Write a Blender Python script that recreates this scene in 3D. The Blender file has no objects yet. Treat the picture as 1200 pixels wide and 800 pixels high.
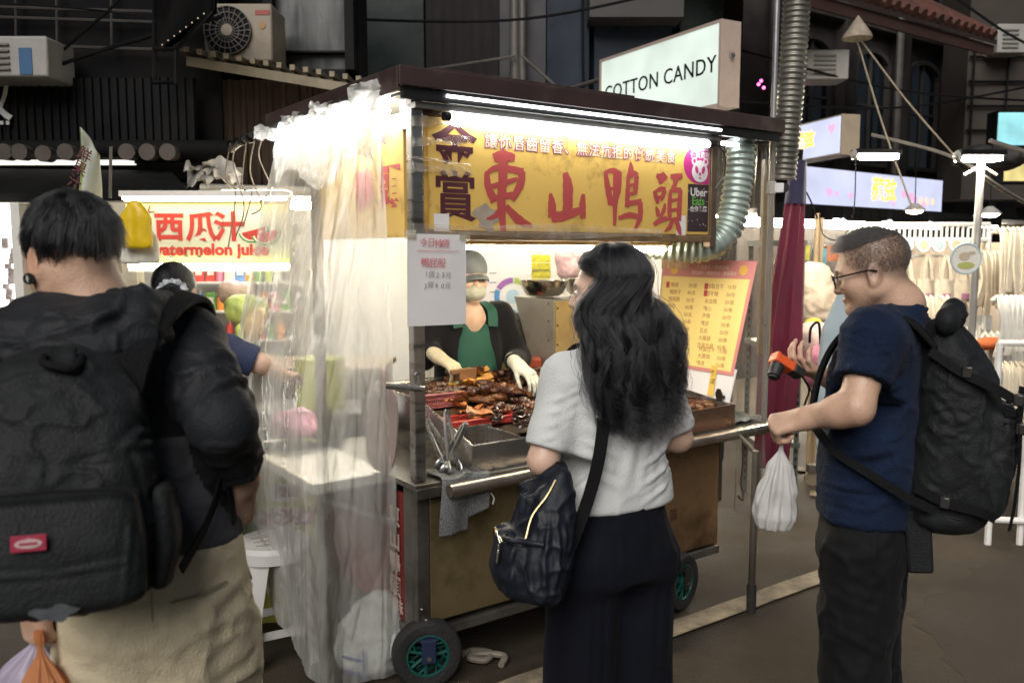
import bpy, bmesh, math, random
import numpy as np
from mathutils import Vector, Matrix, noise as mnoise
random.seed(7); RNG = np.random.default_rng(7)
SC = bpy.context.scene
COL = SC.collection
R = math.radians
# ------------------------------------------------------------------ camera
F_PX, CAM_H = 1000.0, 1.58
PITCH = math.atan(105 / F_PX)
cd = bpy.data.cameras.new('camera')
cam = bpy.data.objects.new('camera', cd); COL.objects.link(cam)
cam.location = (0, 0, CAM_H); cam.rotation_euler = (R(90) - PITCH, 0, 0)
cd.sensor_width = 36.0; cd.lens = F_PX / 1200 * 36
cd.clip_start = 0.05; cd.clip_end = 200
cd.dof.use_dof = True; cd.dof.focus_distance = 2.75; cd.dof.aperture_fstop = 4.0
SC.camera = cam
# ------------------------------------------------------------------ sky, the street's soft general light, exposure
W = bpy.data.worlds.new('World'); SC.world = W; W.use_nodes = True
nt = W.node_tree; bg = nt.nodes['Background']
sky = nt.nodes.new('ShaderNodeTexSky'); sky.sky_type = 'NISHITA'; sky.sun_disc = False
SUN_EL, SUN_AZ = R(38), R(195)
sky.sun_elevation = SUN_EL; sky.sun_rotation = SUN_AZ
hs = nt.nodes.new('ShaderNodeHueSaturation'); hs.inputs['Saturation'].default_value = 0.8
nt.links.new(sky.outputs[0], hs.inputs['Color']); nt.links.new(hs.outputs[0], bg.inputs[0])
bg.inputs[1].default_value = 0.010
sl = bpy.data.lights.new('sun', 'SUN'); sl.energy = 1.2; sl.angle = R(42); sl.color = (1.0, 0.96, 0.91)
so = bpy.data.objects.new('sun', sl); COL.objects.link(so)
# light comes from behind the camera and above
sd = Vector((math.sin(SUN_AZ) * math.cos(SUN_EL), math.cos(SUN_AZ) * math.cos(SUN_EL), math.sin(SUN_EL)))
so.rotation_euler = sd.to_track_quat('Z', 'Y').to_euler()
vs = SC.view_settings
SC.display_settings.display_device = 'sRGB'
vs.view_transform = 'Standard'; vs.look = 'None'; vs.exposure = 1.35; vs.gamma = 1.0; vs.use_curve_mapping = False
SC.cycles.use_denoising = True
SC.cycles.max_bounces = 7; SC.cycles.diffuse_bounces = 3; SC.cycles.glossy_bounces = 3
SC.cycles.transmission_bounces = 4; SC.cycles.transparent_max_bounces = 12
SC.cycles.sample_clamp_indirect = 4.0
SC.cycles.caustics_reflective = False; SC.cycles.caustics_refractive = False
try: SC.cycles_curves.shape = 'RIBBONS'
except Exception: pass

# ------------------------------------------------------------------ helpers: placing
_fw = np.array([0, math.cos(PITCH), -math.sin(PITCH)]); _up = np.array([0, math.sin(PITCH), math.cos(PITCH)])
def at(px, py, Y):
    d = _fw + np.array([(px - 600) / F_PX, 0, 0]) - _up * (py - 400) / F_PX
    p = np.array([0, 0, CAM_H]) + d * Y / d[1]
    return Vector(p)
def V3(*a): return Vector(a)
# the cart's own axes: u along its front to the right, v to its back
CO = Vector((-0.3392, 2.9556, 0)); CU = Vector((0.81412, 0.58070, 0)); CV = Vector((-0.58070, 0.81412, 0)); CZ = Vector((0, 0, 1))
def cart(u, v, z): return CO + CU * u + CV * v + CZ * z
CART = Matrix(((CU.x, CV.x, 0, CO.x), (CU.y, CV.y, 0, CO.y), (0, 0, 1, 0), (0, 0, 0, 1)))
def frame(o, x, y=None, z=None):
    """matrix with origin o, x axis x and up-ish axis"""
    x = Vector(x).normalized()
    if z is None: z = Vector(y); z = x.cross(z).normalized()
    else: z = Vector(z); z = (z - x * z.dot(x)).normalized()
    y = z.cross(x)
    m = Matrix.Identity(4)
    for i, a in enumerate((x, y, z)):
        for j in range(3): m[j][i] = a[j]
    for j in range(3): m[j][3] = o[j]
    return m
def rotz(a): return Matrix.Rotation(a, 4, 'Z')
def T(*a): return Matrix.Translation(Vector(a))

# ------------------------------------------------------------------ helpers: materials
MATS = {}
def mat(name, col, rough=0.55, metal=0.0, var=0.12, scale=6.0, bump=0.0, bscale=80.0, spec=0.5, sss=0.0,
        dirt=None, dirt_amt=0.0, dirt_scale=3.0, coat=0.0, sheen=0.0, trans=0.0, stretch=None, rvar=0.1, attr=None, alpha=1.0):
    if name in MATS: return MATS[name]
    m = bpy.data.materials.new(name); m.use_nodes = True; n = m.node_tree.nodes; l = m.node_tree.links
    b = n['Principled BSDF']; MATS[name] = m
    tc = n.new('ShaderNodeTexCoord'); mp = n.new('ShaderNodeMapping'); l.new(tc.outputs['Object'], mp.inputs[0])
    if stretch: mp.inputs['Scale'].default_value = stretch
    nz = n.new('ShaderNodeTexNoise'); nz.inputs['Scale'].default_value = scale; nz.inputs['Detail'].default_value = 5; nz.inputs['Roughness'].default_value = .6
    l.new(mp.outputs[0], nz.inputs['Vector'])
    rp = n.new('ShaderNodeValToRGB'); rp.color_ramp.elements[0].position = .3; rp.color_ramp.elements[1].position = .7
    c = Vector(col)
    rp.color_ramp.elements[0].color = (*[max(0, x * (1 - var)) for x in c], 1); rp.color_ramp.elements[1].color = (*[min(1, x * (1 + var)) for x in c], 1)
    l.new(nz.outputs['Fac'], rp.inputs[0]); out = rp.outputs[0]
    if dirt is not None:
        n2 = n.new('ShaderNodeTexNoise'); n2.inputs['Scale'].default_value = dirt_scale; n2.inputs['Detail'].default_value = 8; n2.inputs['Roughness'].default_value = .65
        l.new(mp.outputs[0], n2.inputs['Vector'])
        r2 = n.new('ShaderNodeValToRGB'); r2.color_ramp.elements[0].position = .62 - dirt_amt * .35; r2.color_ramp.elements[1].position = .72
        l.new(n2.outputs['Fac'], r2.inputs[0])
        mx = n.new('ShaderNodeMix'); mx.data_type = 'RGBA'; l.new(r2.outputs[0], mx.inputs[0]); l.new(out, mx.inputs[6]); mx.inputs[7].default_value = (*dirt, 1)
        out = mx.outputs[2]
    if attr:                                    # a colour the thing itself carries (lips, printed pattern), kept per vertex
        a = n.new('ShaderNodeAttribute'); a.attribute_name = attr
        mx = n.new('ShaderNodeMix'); mx.data_type = 'RGBA'; mx.blend_type = 'MULTIPLY'; mx.inputs[0].default_value = 1
        l.new(out, mx.inputs[6]); l.new(a.outputs['Color'], mx.inputs[7]); out = mx.outputs[2]
    l.new(out, b.inputs['Base Color'])
    b.inputs['Metallic'].default_value = metal; b.inputs['Specular IOR Level'].default_value = spec
    if rvar:
        mr = n.new('ShaderNodeMapRange'); l.new(nz.outputs['Fac'], mr.inputs[0]); mr.inputs[1].default_value = .3; mr.inputs[2].default_value = .7
        mr.inputs[3].default_value = max(.03, rough - rvar); mr.inputs[4].default_value = min(1, rough + rvar); l.new(mr.outputs[0], b.inputs['Roughness'])
    else: b.inputs['Roughness'].default_value = rough
    if bump:
        n3 = n.new('ShaderNodeTexNoise'); n3.inputs['Scale'].default_value = bscale; n3.inputs['Detail'].default_value = 3
        l.new(mp.outputs[0], n3.inputs['Vector'])
        bp = n.new('ShaderNodeBump'); bp.inputs['Strength'].default_value = bump; bp.inputs['Distance'].default_value = .01
        l.new(n3.outputs['Fac'], bp.inputs['Height']); l.new(bp.outputs[0], b.inputs['Normal'])
    if sss: b.inputs['Subsurface Weight'].default_value = sss; b.inputs['Subsurface Radius'].default_value = (.012, .005, .003); b.inputs['Subsurface Scale'].default_value = 1.0
    if coat: b.inputs['Coat Weight'].default_value = coat; b.inputs['Coat Roughness'].default_value = .15
    if sheen: b.inputs['Sheen Weight'].default_value = sheen
    if trans: b.inputs['Transmission Weight'].default_value = trans
    if alpha < 1: b.inputs['Alpha'].default_value = alpha
    return m
def glow(name, col, strength):
    if name in MATS: return MATS[name]
    m = bpy.data.materials.new(name); m.use_nodes = True; n = m.node_tree.nodes; b = n['Principled BSDF']; MATS[name] = m
    b.inputs['Base Color'].default_value = (*[min(.8, c * .22) for c in col], 1); b.inputs['Emission Color'].default_value = (*col, 1); b.inputs['Emission Strength'].default_value = strength
    return m
def film(name, tint, clear=.6, rough=.12, haze=.25, hcol=(.8, .8, .78), wscale=9.0):
    """thin clear plastic: mostly see-through, glossy, slightly milky where it creases"""
    if name in MATS: return MATS[name]
    m = bpy.data.materials.new(name); m.use_nodes = True; n = m.node_tree.nodes; l = m.node_tree.links; MATS[name] = m
    n.remove(n['Principled BSDF']); o = n['Material Output']
    tr = n.new('ShaderNodeBsdfTransparent'); tr.inputs[0].default_value = (*tint, 1)
    gl = n.new('ShaderNodeBsdfGlossy'); gl.inputs['Roughness'].default_value = rough
    df = n.new('ShaderNodeBsdfDiffuse'); df.inputs[0].default_value = (*hcol, 1)
    tl = n.new('ShaderNodeBsdfTranslucent'); tl.inputs[0].default_value = (*hcol, 1)
    tc = n.new('ShaderNodeTexCoord'); mp = n.new('ShaderNodeMapping'); mp.inputs['Scale'].default_value = (1, 1, .35); l.new(tc.outputs['Object'], mp.inputs[0])
    nz = n.new('ShaderNodeTexNoise'); nz.inputs['Scale'].default_value = wscale; nz.inputs['Detail'].default_value = 6; nz.inputs['Distortion'].default_value = 1.2; l.new(mp.outputs[0], nz.inputs['Vector'])
    mr = n.new('ShaderNodeMapRange'); l.new(nz.outputs['Fac'], mr.inputs[0]); mr.inputs[1].default_value = .35; mr.inputs[2].default_value = .75
    mr.inputs[3].default_value = haze * .70; mr.inputs[4].default_value = min(1, haze * 1.4)
    bp = n.new('ShaderNodeBump'); bp.inputs['Strength'].default_value = .6; bp.inputs['Distance'].default_value = .02; l.new(nz.outputs['Fac'], bp.inputs['Height']); l.new(bp.outputs[0], gl.inputs['Normal'])
    md = n.new('ShaderNodeMixShader'); md.inputs[0].default_value = .5; l.new(df.outputs[0], md.inputs[1]); l.new(tl.outputs[0], md.inputs[2])
    m1 = n.new('ShaderNodeMixShader'); l.new(mr.outputs[0], m1.inputs[0]); l.new(tr.outputs[0], m1.inputs[1]); l.new(md.outputs[0], m1.inputs[2])
    fr = n.new('ShaderNodeFresnel'); fr.inputs[0].default_value = 1.45; l.new(bp.outputs[0], fr.inputs['Normal'])
    ma = n.new('ShaderNodeMath'); ma.operation = 'MINIMUM'; ma.inputs[1].default_value = .26; l.new(fr.outputs[0], ma.inputs[0])
    m2 = n.new('ShaderNodeMixShader'); l.new(ma.outputs[0], m2.inputs[0]); l.new(m1.outputs[0], m2.inputs[1]); l.new(gl.outputs[0], m2.inputs[2])
    l.new(m2.outputs[0], o.inputs[0]); return m

# ------------------------------------------------------------------ helpers: objects
OFF = {}
def thing(name, label, cat, loc=(0, 0, 0), group=None):
    o = bpy.data.objects.new(name, None); COL.objects.link(o); o.location = loc; o.empty_display_size = .1
    OFF[o.name] = Vector(loc); tag(o, label, cat, group); return o
def tag(o, label=None, cat=None, group=None, kind=None):
    if label: o['label'] = label
    if cat: o['category'] = cat
    if group: o['group'] = group
    if kind: o['kind'] = kind
    return o
def link_mesh(name, me, mats, parent=None, origin=None):
    o = bpy.data.objects.new(name, me); COL.objects.link(o)
    for m in (mats if isinstance(mats, (list, tuple)) else [mats]): me.materials.append(m)
    if parent is not None:
        off = OFF[parent.name]; o.parent = parent
    else:
        off = Vector(origin) if origin is not None else Vector((0, 0, 0)); o.location = off
    OFF[o.name] = off
    if off.length > 0: me.transform(Matrix.Translation(-off))
    return o
class MB:
    """collects shapes given in world (or self.M) space; build() links them as ONE mesh object"""
    def __init__(s, M=None): s.v = []; s.f = []; s.mi = []; s.M = M or Matrix.Identity(4); s.cur = 0
    def add(s, vs, fs, M=None):
        k = len(s.v); MM = s.M @ M if M is not None else s.M
        s.v += [tuple(MM @ Vector(p)) for p in vs]; s.f += [tuple(i + k for i in f) for f in fs]; s.mi += [s.cur] * len(fs); return s
    def box(s, c, d, M=None, taper=1.0):
        x, y, z = [q / 2 for q in d]; t = taper
        vs = [(-x, -y, -z), (x, -y, -z), (x, y, -z), (-x, y, -z), (-x * t, -y * t, z), (x * t, -y * t, z), (x * t, y * t, z), (-x * t, y * t, z)]
        vs = [(a + c[0], b + c[1], e + c[2]) for a, b, e in vs]
        return s.add(vs, [(3, 2, 1, 0), (4, 5, 6, 7), (0, 1, 5, 4), (1, 2, 6, 5), (2, 3, 7, 6), (3, 0, 4, 7)], M)
    def span(s, a, b, M=None): return s.box([(p + q) / 2 for p, q in zip(a, b)], [abs(q - p) for p, q in zip(a, b)], M)
    def tube(s, pts, r, n=10, caps=True, closed=False, M=None, flat=None):
        pts = [Vector(p) for p in pts]; m = len(pts); rr = r if isinstance(r, (list, tuple, np.ndarray)) else [r] * m
        vs = []; fs = []; prev = None
        for i, p in enumerate(pts):
            if closed: t = (pts[(i + 1) % m] - pts[i - 1])
            else: t = pts[min(i + 1, m - 1)] - pts[max(i - 1, 0)]
            t = t.normalized() if t.length > 1e-9 else Vector((0, 0, 1))
            if prev is None: a = t.orthogonal().normalized()
            else: a = prev - t * prev.dot(t); a = a.normalized() if a.length > 1e-6 else t.orthogonal().normalized()
            prev = a; b = t.cross(a)
            for k in range(n):
                q = 2 * math.pi * k / n; fl = flat if flat else 1
                vs.append(p + (a * math.cos(q) + b * math.sin(q) * fl) * rr[i])
        for i in range(m if closed else m - 1):
            j = (i + 1) % m
            for k in range(n): fs.append((i * n + k, i * n + (k + 1) % n, j * n + (k + 1) % n, j * n + k))
        if caps and not closed: fs += [tuple(range(n - 1, -1, -1)), tuple(range((m - 1) * n, m * n))]
        return s.add(vs, fs, M)
    def strap(s, pts, w, th, nrm, M=None):
        """flat band along pts; nrm = face normal(s)"""
        pts = [Vector(p) for p in pts]; m = len(pts); vs = []; fs = []
        ns = nrm if isinstance(nrm, list) else [nrm] * m
        ww = w if isinstance(w, list) else [w] * m
        for i, p in enumerate(pts):
            t = (pts[min(i + 1, m - 1)] - pts[max(i - 1, 0)]).normalized(); nn = Vector(ns[i]); nn = (nn - t * nn.dot(t)).normalized(); sd_ = t.cross(nn)
            for a, b in ((-1, -1), (1, -1), (1, 1), (-1, 1)): vs.append(p + sd_ * a * ww[i] / 2 + nn * b * th / 2)
        for i in range(m - 1):
            for k in range(4): fs.append((i * 4 + k, i * 4 + (k + 1) % 4, i * 4 + 4 + (k + 1) % 4, i * 4 + 4 + k))
        fs += [(3, 2, 1, 0), tuple((m - 1) * 4 + k for k in range(4))]
        return s.add(vs, fs, M)
    def cyl(s, a, b, r, n=20, r2=None): return s.tube([a, b], [r, r if r2 is None else r2], n)
    def lathe(s, prof, n=28, M=None):
        vs = []; fs = []; m = len(prof)
        for r_, z in prof:
            for k in range(n): q = 2 * math.pi * k / n; vs.append((r_ * math.cos(q), r_ * math.sin(q), z))
        for i in range(m - 1):
            for k in range(n): fs.append((i * n + k, i * n + (k + 1) % n, (i + 1) * n + (k + 1) % n, (i + 1) * n + k))
        if prof[0][0] > 1e-5: fs.append(tuple(range(n - 1, -1, -1)))
        if prof[-1][0] > 1e-5: fs.append(tuple((m - 1) * n + k for k in range(n)))
        return s.add(vs, fs, M)
    def prism(s, poly, d, M=None):
        """polygon in xy extruded along z by d"""
        n = len(poly); vs = [(x, y, 0) for x, y in poly] + [(x, y, d) for x, y in poly]
        return s.add(vs, [tuple(range(n - 1, -1, -1)), tuple(range(n, 2 * n))] + [(i, (i + 1) % n, n + (i + 1) % n, n + i) for i in range(n)], M)
    def grid(s, fn, nu, nv, M=None, closed_u=False):
        vs = [fn(i / nu, j / nv) for j in range(nv + 1) for i in range(nu + (0 if closed_u else 1))]; w = nu + (0 if closed_u else 1); fs = []
        for j in range(nv):
            for i in range(nu): a = j * w + i; b = j * w + (i + 1) % w; fs.append((a, b, b + w, a + w))
        return s.add(vs, fs, M)
    def ball(s, c, r, n=14, M=None):
        rr = r if isinstance(r, (tuple, list)) else (r, r, r)
        def fn(a, b): q = 2 * math.pi * a; p = math.pi * (b - .5) * .9999; return (c[0] + rr[0] * math.cos(q) * math.cos(p), c[1] + rr[1] * math.sin(q) * math.cos(p), c[2] + rr[2] * math.sin(p))
        return s.grid(fn, n, max(6, n // 2), M, closed_u=True)
    def mesh(s, me, M=None):
        k = len(s.v); MM = s.M @ M if M is not None else s.M
        s.v += [tuple(MM @ v.co) for v in me.vertices]; s.f += [tuple(i + k for i in p.vertices) for p in me.polygons]; s.mi += [s.cur] * len(me.polygons); return s
    def build(s, name, mats, parent=None, smooth=38, bevel=0.0, origin=None, seg=2):
        me = bpy.data.meshes.new(name); me.from_pydata(s.v, [], s.f); me.update()
        me.polygons.foreach_set('material_index', s.mi)
        o = link_mesh(name, me, mats, parent, origin)
        if smooth: shade(me, smooth)
        if bevel:
            b = o.modifiers.new('bevel', 'BEVEL'); b.width = bevel; b.segments = seg; b.limit_method = 'ANGLE'; b.angle_limit = R(40); b.harden_normals = False
        return o
def shade(me, ang=38):
    me.polygons.foreach_set('use_smooth', [True] * len(me.polygons))
    if ang < 180: me.set_sharp_from_angle(angle=R(ang))
def text_mesh(body, size=1.0, bold=0.0, depth=.0, align='CENTER', sx=1.0, spacing=1.0, shear=0.0, line=1.0, res=3):
    cu = bpy.data.curves.new('lettering', 'FONT'); cu.body = body; cu.size = size; cu.align_x = align; cu.align_y = 'CENTER'
    cu.offset = bold; cu.extrude = depth; cu.space_character = spacing; cu.shear = shear; cu.space_line = line; cu.resolution_u = res; cu.fill_mode = 'FRONT' if depth == 0 else 'BOTH'
    o = bpy.data.objects.new('lettering', cu); COL.objects.link(o)
    me = bpy.data.meshes.new_from_object(o.evaluated_get(bpy.context.evaluated_depsgraph_get()))
    bpy.data.objects.remove(o); bpy.data.curves.remove(cu)
    if sx != 1.0: me.transform(Matrix.Diagonal((sx, 1, 1, 1)))
    return me
def copy_tree(o, parent=None, label=None):
    c = o.copy(); COL.objects.link(c); OFF[c.name] = OFF.get(o.name, Vector())
    if parent is not None: c.parent = parent
    if label: c['label'] = label
    for ch in list(o.children): copy_tree(ch, c)
    return c
def circle_pts(c, r, n, M=None, a0=0, a1=2 * math.pi):
    return [(c[0] + r * math.cos(a0 + (a1 - a0) * k / n), c[1] + r * math.sin(a0 + (a1 - a0) * k / n)) for k in range(n)]
def smooth_path(pts, n=8):
    pts = [Vector(p) for p in pts]; out = []; P = [pts[0]] + pts + [pts[-1]]
    for i in range(1, len(P) - 2):
        p0, p1, p2, p3 = P[i - 1], P[i], P[i + 1], P[i + 2]
        for k in range(n):
            t = k / n; out.append(.5 * ((2 * p1) + (-p0 + p2) * t + (2 * p0 - 5 * p1 + 4 * p2 - p3) * t * t + (-p0 + 3 * p1 - 3 * p2 + p3) * t ** 3))
    out.append(pts[-1]); return out

# ------------------------------------------------------------------ helpers: noise and sculpted (distance-field) surfaces
_LAT = np.random.default_rng(3).random((32, 32, 32)).astype(np.float32)
def vnoise(p):
    """smooth value noise, about -1..1, at points (N,3)"""
    i = np.floor(p).astype(int); f = p - i; f = f * f * (3 - 2 * f); out = 0
    for dx in (0, 1):
        wx = f[:, 0] if dx else 1 - f[:, 0]
        for dy in (0, 1):
            wy = f[:, 1] if dy else 1 - f[:, 1]
            for dz in (0, 1):
                wz = f[:, 2] if dz else 1 - f[:, 2]
                out = out + _LAT[(i[:, 0] + dx) & 31, (i[:, 1] + dy) & 31, (i[:, 2] + dz) & 31] * wx * wy * wz
    return out * 2 - 1
def fbm(p, o=3):
    r = 0; a = 1.0
    for k in range(o): r = r + a * vnoise(p * (2 ** k) + k * 7.3); a *= .5
    return r
def smin(a, b, k):
    if k <= 0: return np.minimum(a, b)
    h = np.maximum(k - np.abs(a - b), 0) / k; return np.minimum(a, b) - h * h * k * .25
class Sdf:
    def __init__(s, M=None): s.ops = []; s.M = M
    def _f(s, fn, k, sub): s.ops.append((fn, k, sub, s.M.inverted() if s.M is not None else None)); return s
    def cap(s, a, b, r1, r2=None, k=.02, sub=False):
        a = np.array(a, float); b = np.array(b, float); r2 = r1 if r2 is None else r2
        def fn(p):
            ab = b - a; t = np.clip(((p - a) @ ab) / (ab @ ab + 1e-12), 0, 1); return np.linalg.norm(p - a - t[:, None] * ab, axis=1) - (r1 + (r2 - r1) * t)
        return s._f(fn, k, sub)
    def chain(s, pts, rad, k=.02, sub=False):
        for i in range(len(pts) - 1): s.cap(pts[i], pts[i + 1], rad[i], rad[i + 1], k, sub)
        return s
    def ell(s, c, r, k=.02, sub=False, M=None):
        c = np.array(c, float); r = np.array(r, float); Rm = np.array(M.to_3x3()) if M is not None else None
        def fn(p):
            q = p - c
            if Rm is not None: q = q @ Rm
            k0 = np.linalg.norm(q / r, axis=1); k1 = np.linalg.norm(q / (r * r), axis=1); return k0 * (k0 - 1) / np.maximum(k1, 1e-9)
        return s._f(fn, k, sub)
    def box(s, c, h, rnd=.01, k=.02, sub=False, M=None):
        c = np.array(c, float); h = np.array(h, float) - rnd; Rm = np.array(M.to_3x3()) if M is not None else None
        def fn(p):
            q = p - c
            if Rm is not None: q = q @ Rm
            q = np.abs(q) - h; return np.linalg.norm(np.maximum(q, 0), axis=1) + np.minimum(q.max(axis=1), 0) - rnd
        return s._f(fn, k, sub)
    def loft(s, rows, k=.02, sub=False, n=2.4, rnd=.02):
        """rows of (z, cx, cy, half_x, half_y[, turn]) : stacked superellipses along z"""
        A = np.array([list(r) + [0] * (6 - len(r)) for r in rows], float); A = A[np.argsort(A[:, 0])]
        zz = np.linspace(A[0, 0], A[-1, 0], 80)
        def cr(col):          # smooth the profile a little
            y = np.interp(zz, A[:, 0], A[:, col]); kk = np.array([1, 2, 3, 4, 3, 2, 1], float); kk /= kk.sum(); return np.convolve(np.pad(y, 3, mode='edge'), kk, 'valid')
        tab = [cr(c) for c in range(1, 6)]
        def fn(p):
            z = np.clip(p[:, 2], zz[0], zz[-1]); cx, cy, a, b, t = [np.interp(z, zz, q) for q in tab]
            x = p[:, 0] - cx; y = p[:, 1] - cy; ct, st = np.cos(t), np.sin(t); x, y = x * ct + y * st, -x * st + y * ct
            rr = (np.abs(x / a) ** n + np.abs(y / b) ** n) ** (1 / n); d = (rr - 1) * np.minimum(a, b)
            zd = np.maximum(p[:, 2] - zz[-1], zz[0] - p[:, 2]) + rnd; dd = d + rnd
            return np.minimum(np.maximum(dd, zd), 0) + np.sqrt(np.maximum(dd, 0) ** 2 + np.maximum(zd, 0) ** 2) - rnd
        return s._f(fn, k, sub)
    def plane(s, o, nrm, k=.01):
        """keeps only what is behind the plane"""
        o = np.array(o, float); nrm = np.array(Vector(nrm).normalized())
        return s._f(lambda p: -((p - o) @ nrm), k, True)
    def fn(s, f, k=.02, sub=False): return s._f(f, k, sub)
    def ev(s, p):
        d = None
        for f, k, sub, Mi in s.ops:
            q = p if Mi is None else p @ np.array(Mi.to_3x3()).T + np.array(Mi.translation)
            e = f(q)
            if d is None: d = e
            elif sub: d = -smin(-d, e, k)
            else: d = smin(d, e, k)
        return d
def surface(sdf, lo, hi, step):
    """surface nets over a sparse grid -> verts, quads"""
    lo = np.array(lo, float); hi = np.array(hi, float); C = 6
    nc = np.maximum(1, np.ceil((hi - lo) / (step * C)).astype(int)); n = nc * C + 1
    cc = np.stack(np.meshgrid(*[np.arange(k) for k in nc], indexing='ij'), -1).reshape(-1, 3)
    ctr = lo + (cc + .5) * step * C; dc = sdf.ev(ctr); near = np.abs(dc) < step * C * 1.35
    D = np.empty(n, np.float32)
    D[:] = 1
    sg = np.where(dc < 0, -1, 1).reshape(nc)
    D[:nc[0] * C, :nc[1] * C, :nc[2] * C] = np.repeat(np.repeat(np.repeat(sg, C, 0), C, 1), C, 2)
    loc = np.stack(np.meshgrid(*[np.arange(C + 1)] * 3, indexing='ij'), -1).reshape(-1, 3)
    act = cc[near]
    for a in range(0, len(act), 400):
        idx = (act[a:a + 400, None, :] * C + loc[None]).reshape(-1, 3)
        D[idx[:, 0], idx[:, 1], idx[:, 2]] = sdf.ev(lo + idx * step)
    S = D < 0
    cells = np.zeros(n - 1, np.int8)
    for dx in (0, 1):
        for dy in (0, 1):
            for dz in (0, 1): cells += S[dx:n[0] - 1 + dx, dy:n[1] - 1 + dy, dz:n[2] - 1 + dz]
    ci = np.argwhere((cells > 0) & (cells < 8)); vid = np.full(n - 1, -1, int); vid[tuple(ci.T)] = np.arange(len(ci))
    acc = np.zeros((len(ci), 3)); cnt = np.zeros(len(ci))
    cor = [(0, 0, 0), (1, 0, 0), (0, 1, 0), (1, 1, 0), (0, 0, 1), (1, 0, 1), (0, 1, 1), (1, 1, 1)]
    ed = [(0, 1), (2, 3), (4, 5), (6, 7), (0, 2), (1, 3), (4, 6), (5, 7), (0, 4), (1, 5), (2, 6), (3, 7)]
    cv_ = [D[ci[:, 0] + c[0], ci[:, 1] + c[1], ci[:, 2] + c[2]] for c in cor]
    for a, b in ed:
        m = (cv_[a] < 0) != (cv_[b] < 0); t = np.where(m, cv_[a] / np.where(m, cv_[a] - cv_[b], 1), 0)
        pa = np.array(cor[a]); pb = np.array(cor[b]); acc += np.where(m[:, None], pa + t[:, None] * (pb - pa), 0); cnt += m
    verts = lo + (ci + acc / np.maximum(cnt, 1)[:, None]) * step
    quads = []
    for ax in range(3):
        o1, o2 = [(1, 2), (2, 0), (0, 1)][ax]
        sl0 = [slice(1, n[i] - 1) for i in range(3)]; sl1 = list(sl0); sl0[ax] = slice(0, n[ax] - 1); sl1[ax] = slice(1, n[ax])
        A = S[tuple(sl0)]; B = S[tuple(sl1)]
        for flip in (0, 1):
            e = np.argwhere((A & ~B) if not flip else (~A & B))
            if not len(e): continue
            base = e + np.array([1 if i != ax else 0 for i in range(3)])
            u1 = np.eye(3, dtype=int)[o1]; u2 = np.eye(3, dtype=int)[o2]
            q = [vid[tuple((base - o).T)] for o in (u1 + u2, u2, np.zeros(3, int), u1)]
            q = np.stack(q, 1)
            quads.append(q if not flip else q[:, ::-1])
    quads = np.concatenate(quads); quads = quads[(quads >= 0).all(1)]
    return verts, quads
def vert_normals(v, q):
    a = v[q[:, 2]] - v[q[:, 0]]; b = v[q[:, 3]] - v[q[:, 1]]; fnm = np.cross(a, b); n = np.zeros_like(v)
    for k in range(4): np.add.at(n, q[:, k], fnm)
    return n / np.maximum(np.linalg.norm(n, axis=1), 1e-12)[:, None]
def seg_dist(p, a, b):
    a = np.array(a, float); b = np.array(b, float); ab = b - a; t = np.clip(((p - a) @ ab) / (ab @ ab + 1e-12), 0, 1); return np.linalg.norm(p - a - t[:, None] * ab, axis=1), t
def sculpt(name, sdf, lo, hi, step, mats, parent=None, folds=(), noise=None, midx=None, extra=(), attr=None, origin=None, disp=None, keep=None):
    """distance field -> one smooth mesh; folds = (a, b, width, amp) ridges, noise = (scale3, amp)"""
    v, q = surface(sdf, lo, hi, step)
    for it in range(2):       # relax the net once or twice
        s_ = np.zeros_like(v); c_ = np.zeros(len(v))
        for k in range(4):
            np.add.at(s_, q[:, k], v[q[:, (k + 1) % 4]]); np.add.at(c_, q[:, k], 1)
        v = v * .5 + .5 * s_ / np.maximum(c_, 1)[:, None]
    n = vert_normals(v, q); d = np.zeros(len(v))
    for f in folds:
        a, b, w, amp = f[:4]; ds, t = seg_dist(v, a, b); end = np.sin(np.clip(t, .02, .98) * math.pi) ** .5 if len(f) < 5 else 1.0
        d += amp * np.exp(-(ds / w) ** 2) * end
    if noise is not None:
        for scl, amp in noise: d += amp * fbm(v * np.array(scl), 3)
    if disp is not None: d += disp(v, n)
    v = v + n * d[:, None]
    me = bpy.data.meshes.new(name); me.vertices.add(len(v)); me.vertices.foreach_set('co', v.astype(np.float32).ravel())
    me.loops.add(len(q) * 4); me.loops.foreach_set('vertex_index', q.ravel().astype(np.int32)); me.polygons.add(len(q))
    me.polygons.foreach_set('loop_start', np.arange(0, len(q) * 4, 4, dtype=np.int32))
    me.update(calc_edges=True); me.validate()
    me.polygons.foreach_set('use_smooth', [True] * len(me.polygons))
    if midx is not None:
        c = v[q].mean(1); me.polygons.foreach_set('material_index', midx(c).astype(np.int32))
    if attr is not None:
        ca = me.color_attributes.new('tint', 'FLOAT_COLOR', 'POINT'); col = attr(v); ca.data.foreach_set('color', np.concatenate([col, np.ones((len(v), 1))], 1).astype(np.float32).ravel())
    for e in extra:           # pieces joined into the same mesh (world space)
        bm = bmesh.new(); bm.from_mesh(me); k = len(bm.verts)
        vs_ = [bm.verts.new(p) for p in e.v]
        for f, mi in zip(e.f, e.mi):
            try: g = bm.faces.new([vs_[i] for i in f]); g.material_index = mi; g.smooth = True
            except ValueError: pass
        bm.to_mesh(me); bm.free()
    return link_mesh(name, me, mats, parent, origin)
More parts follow.
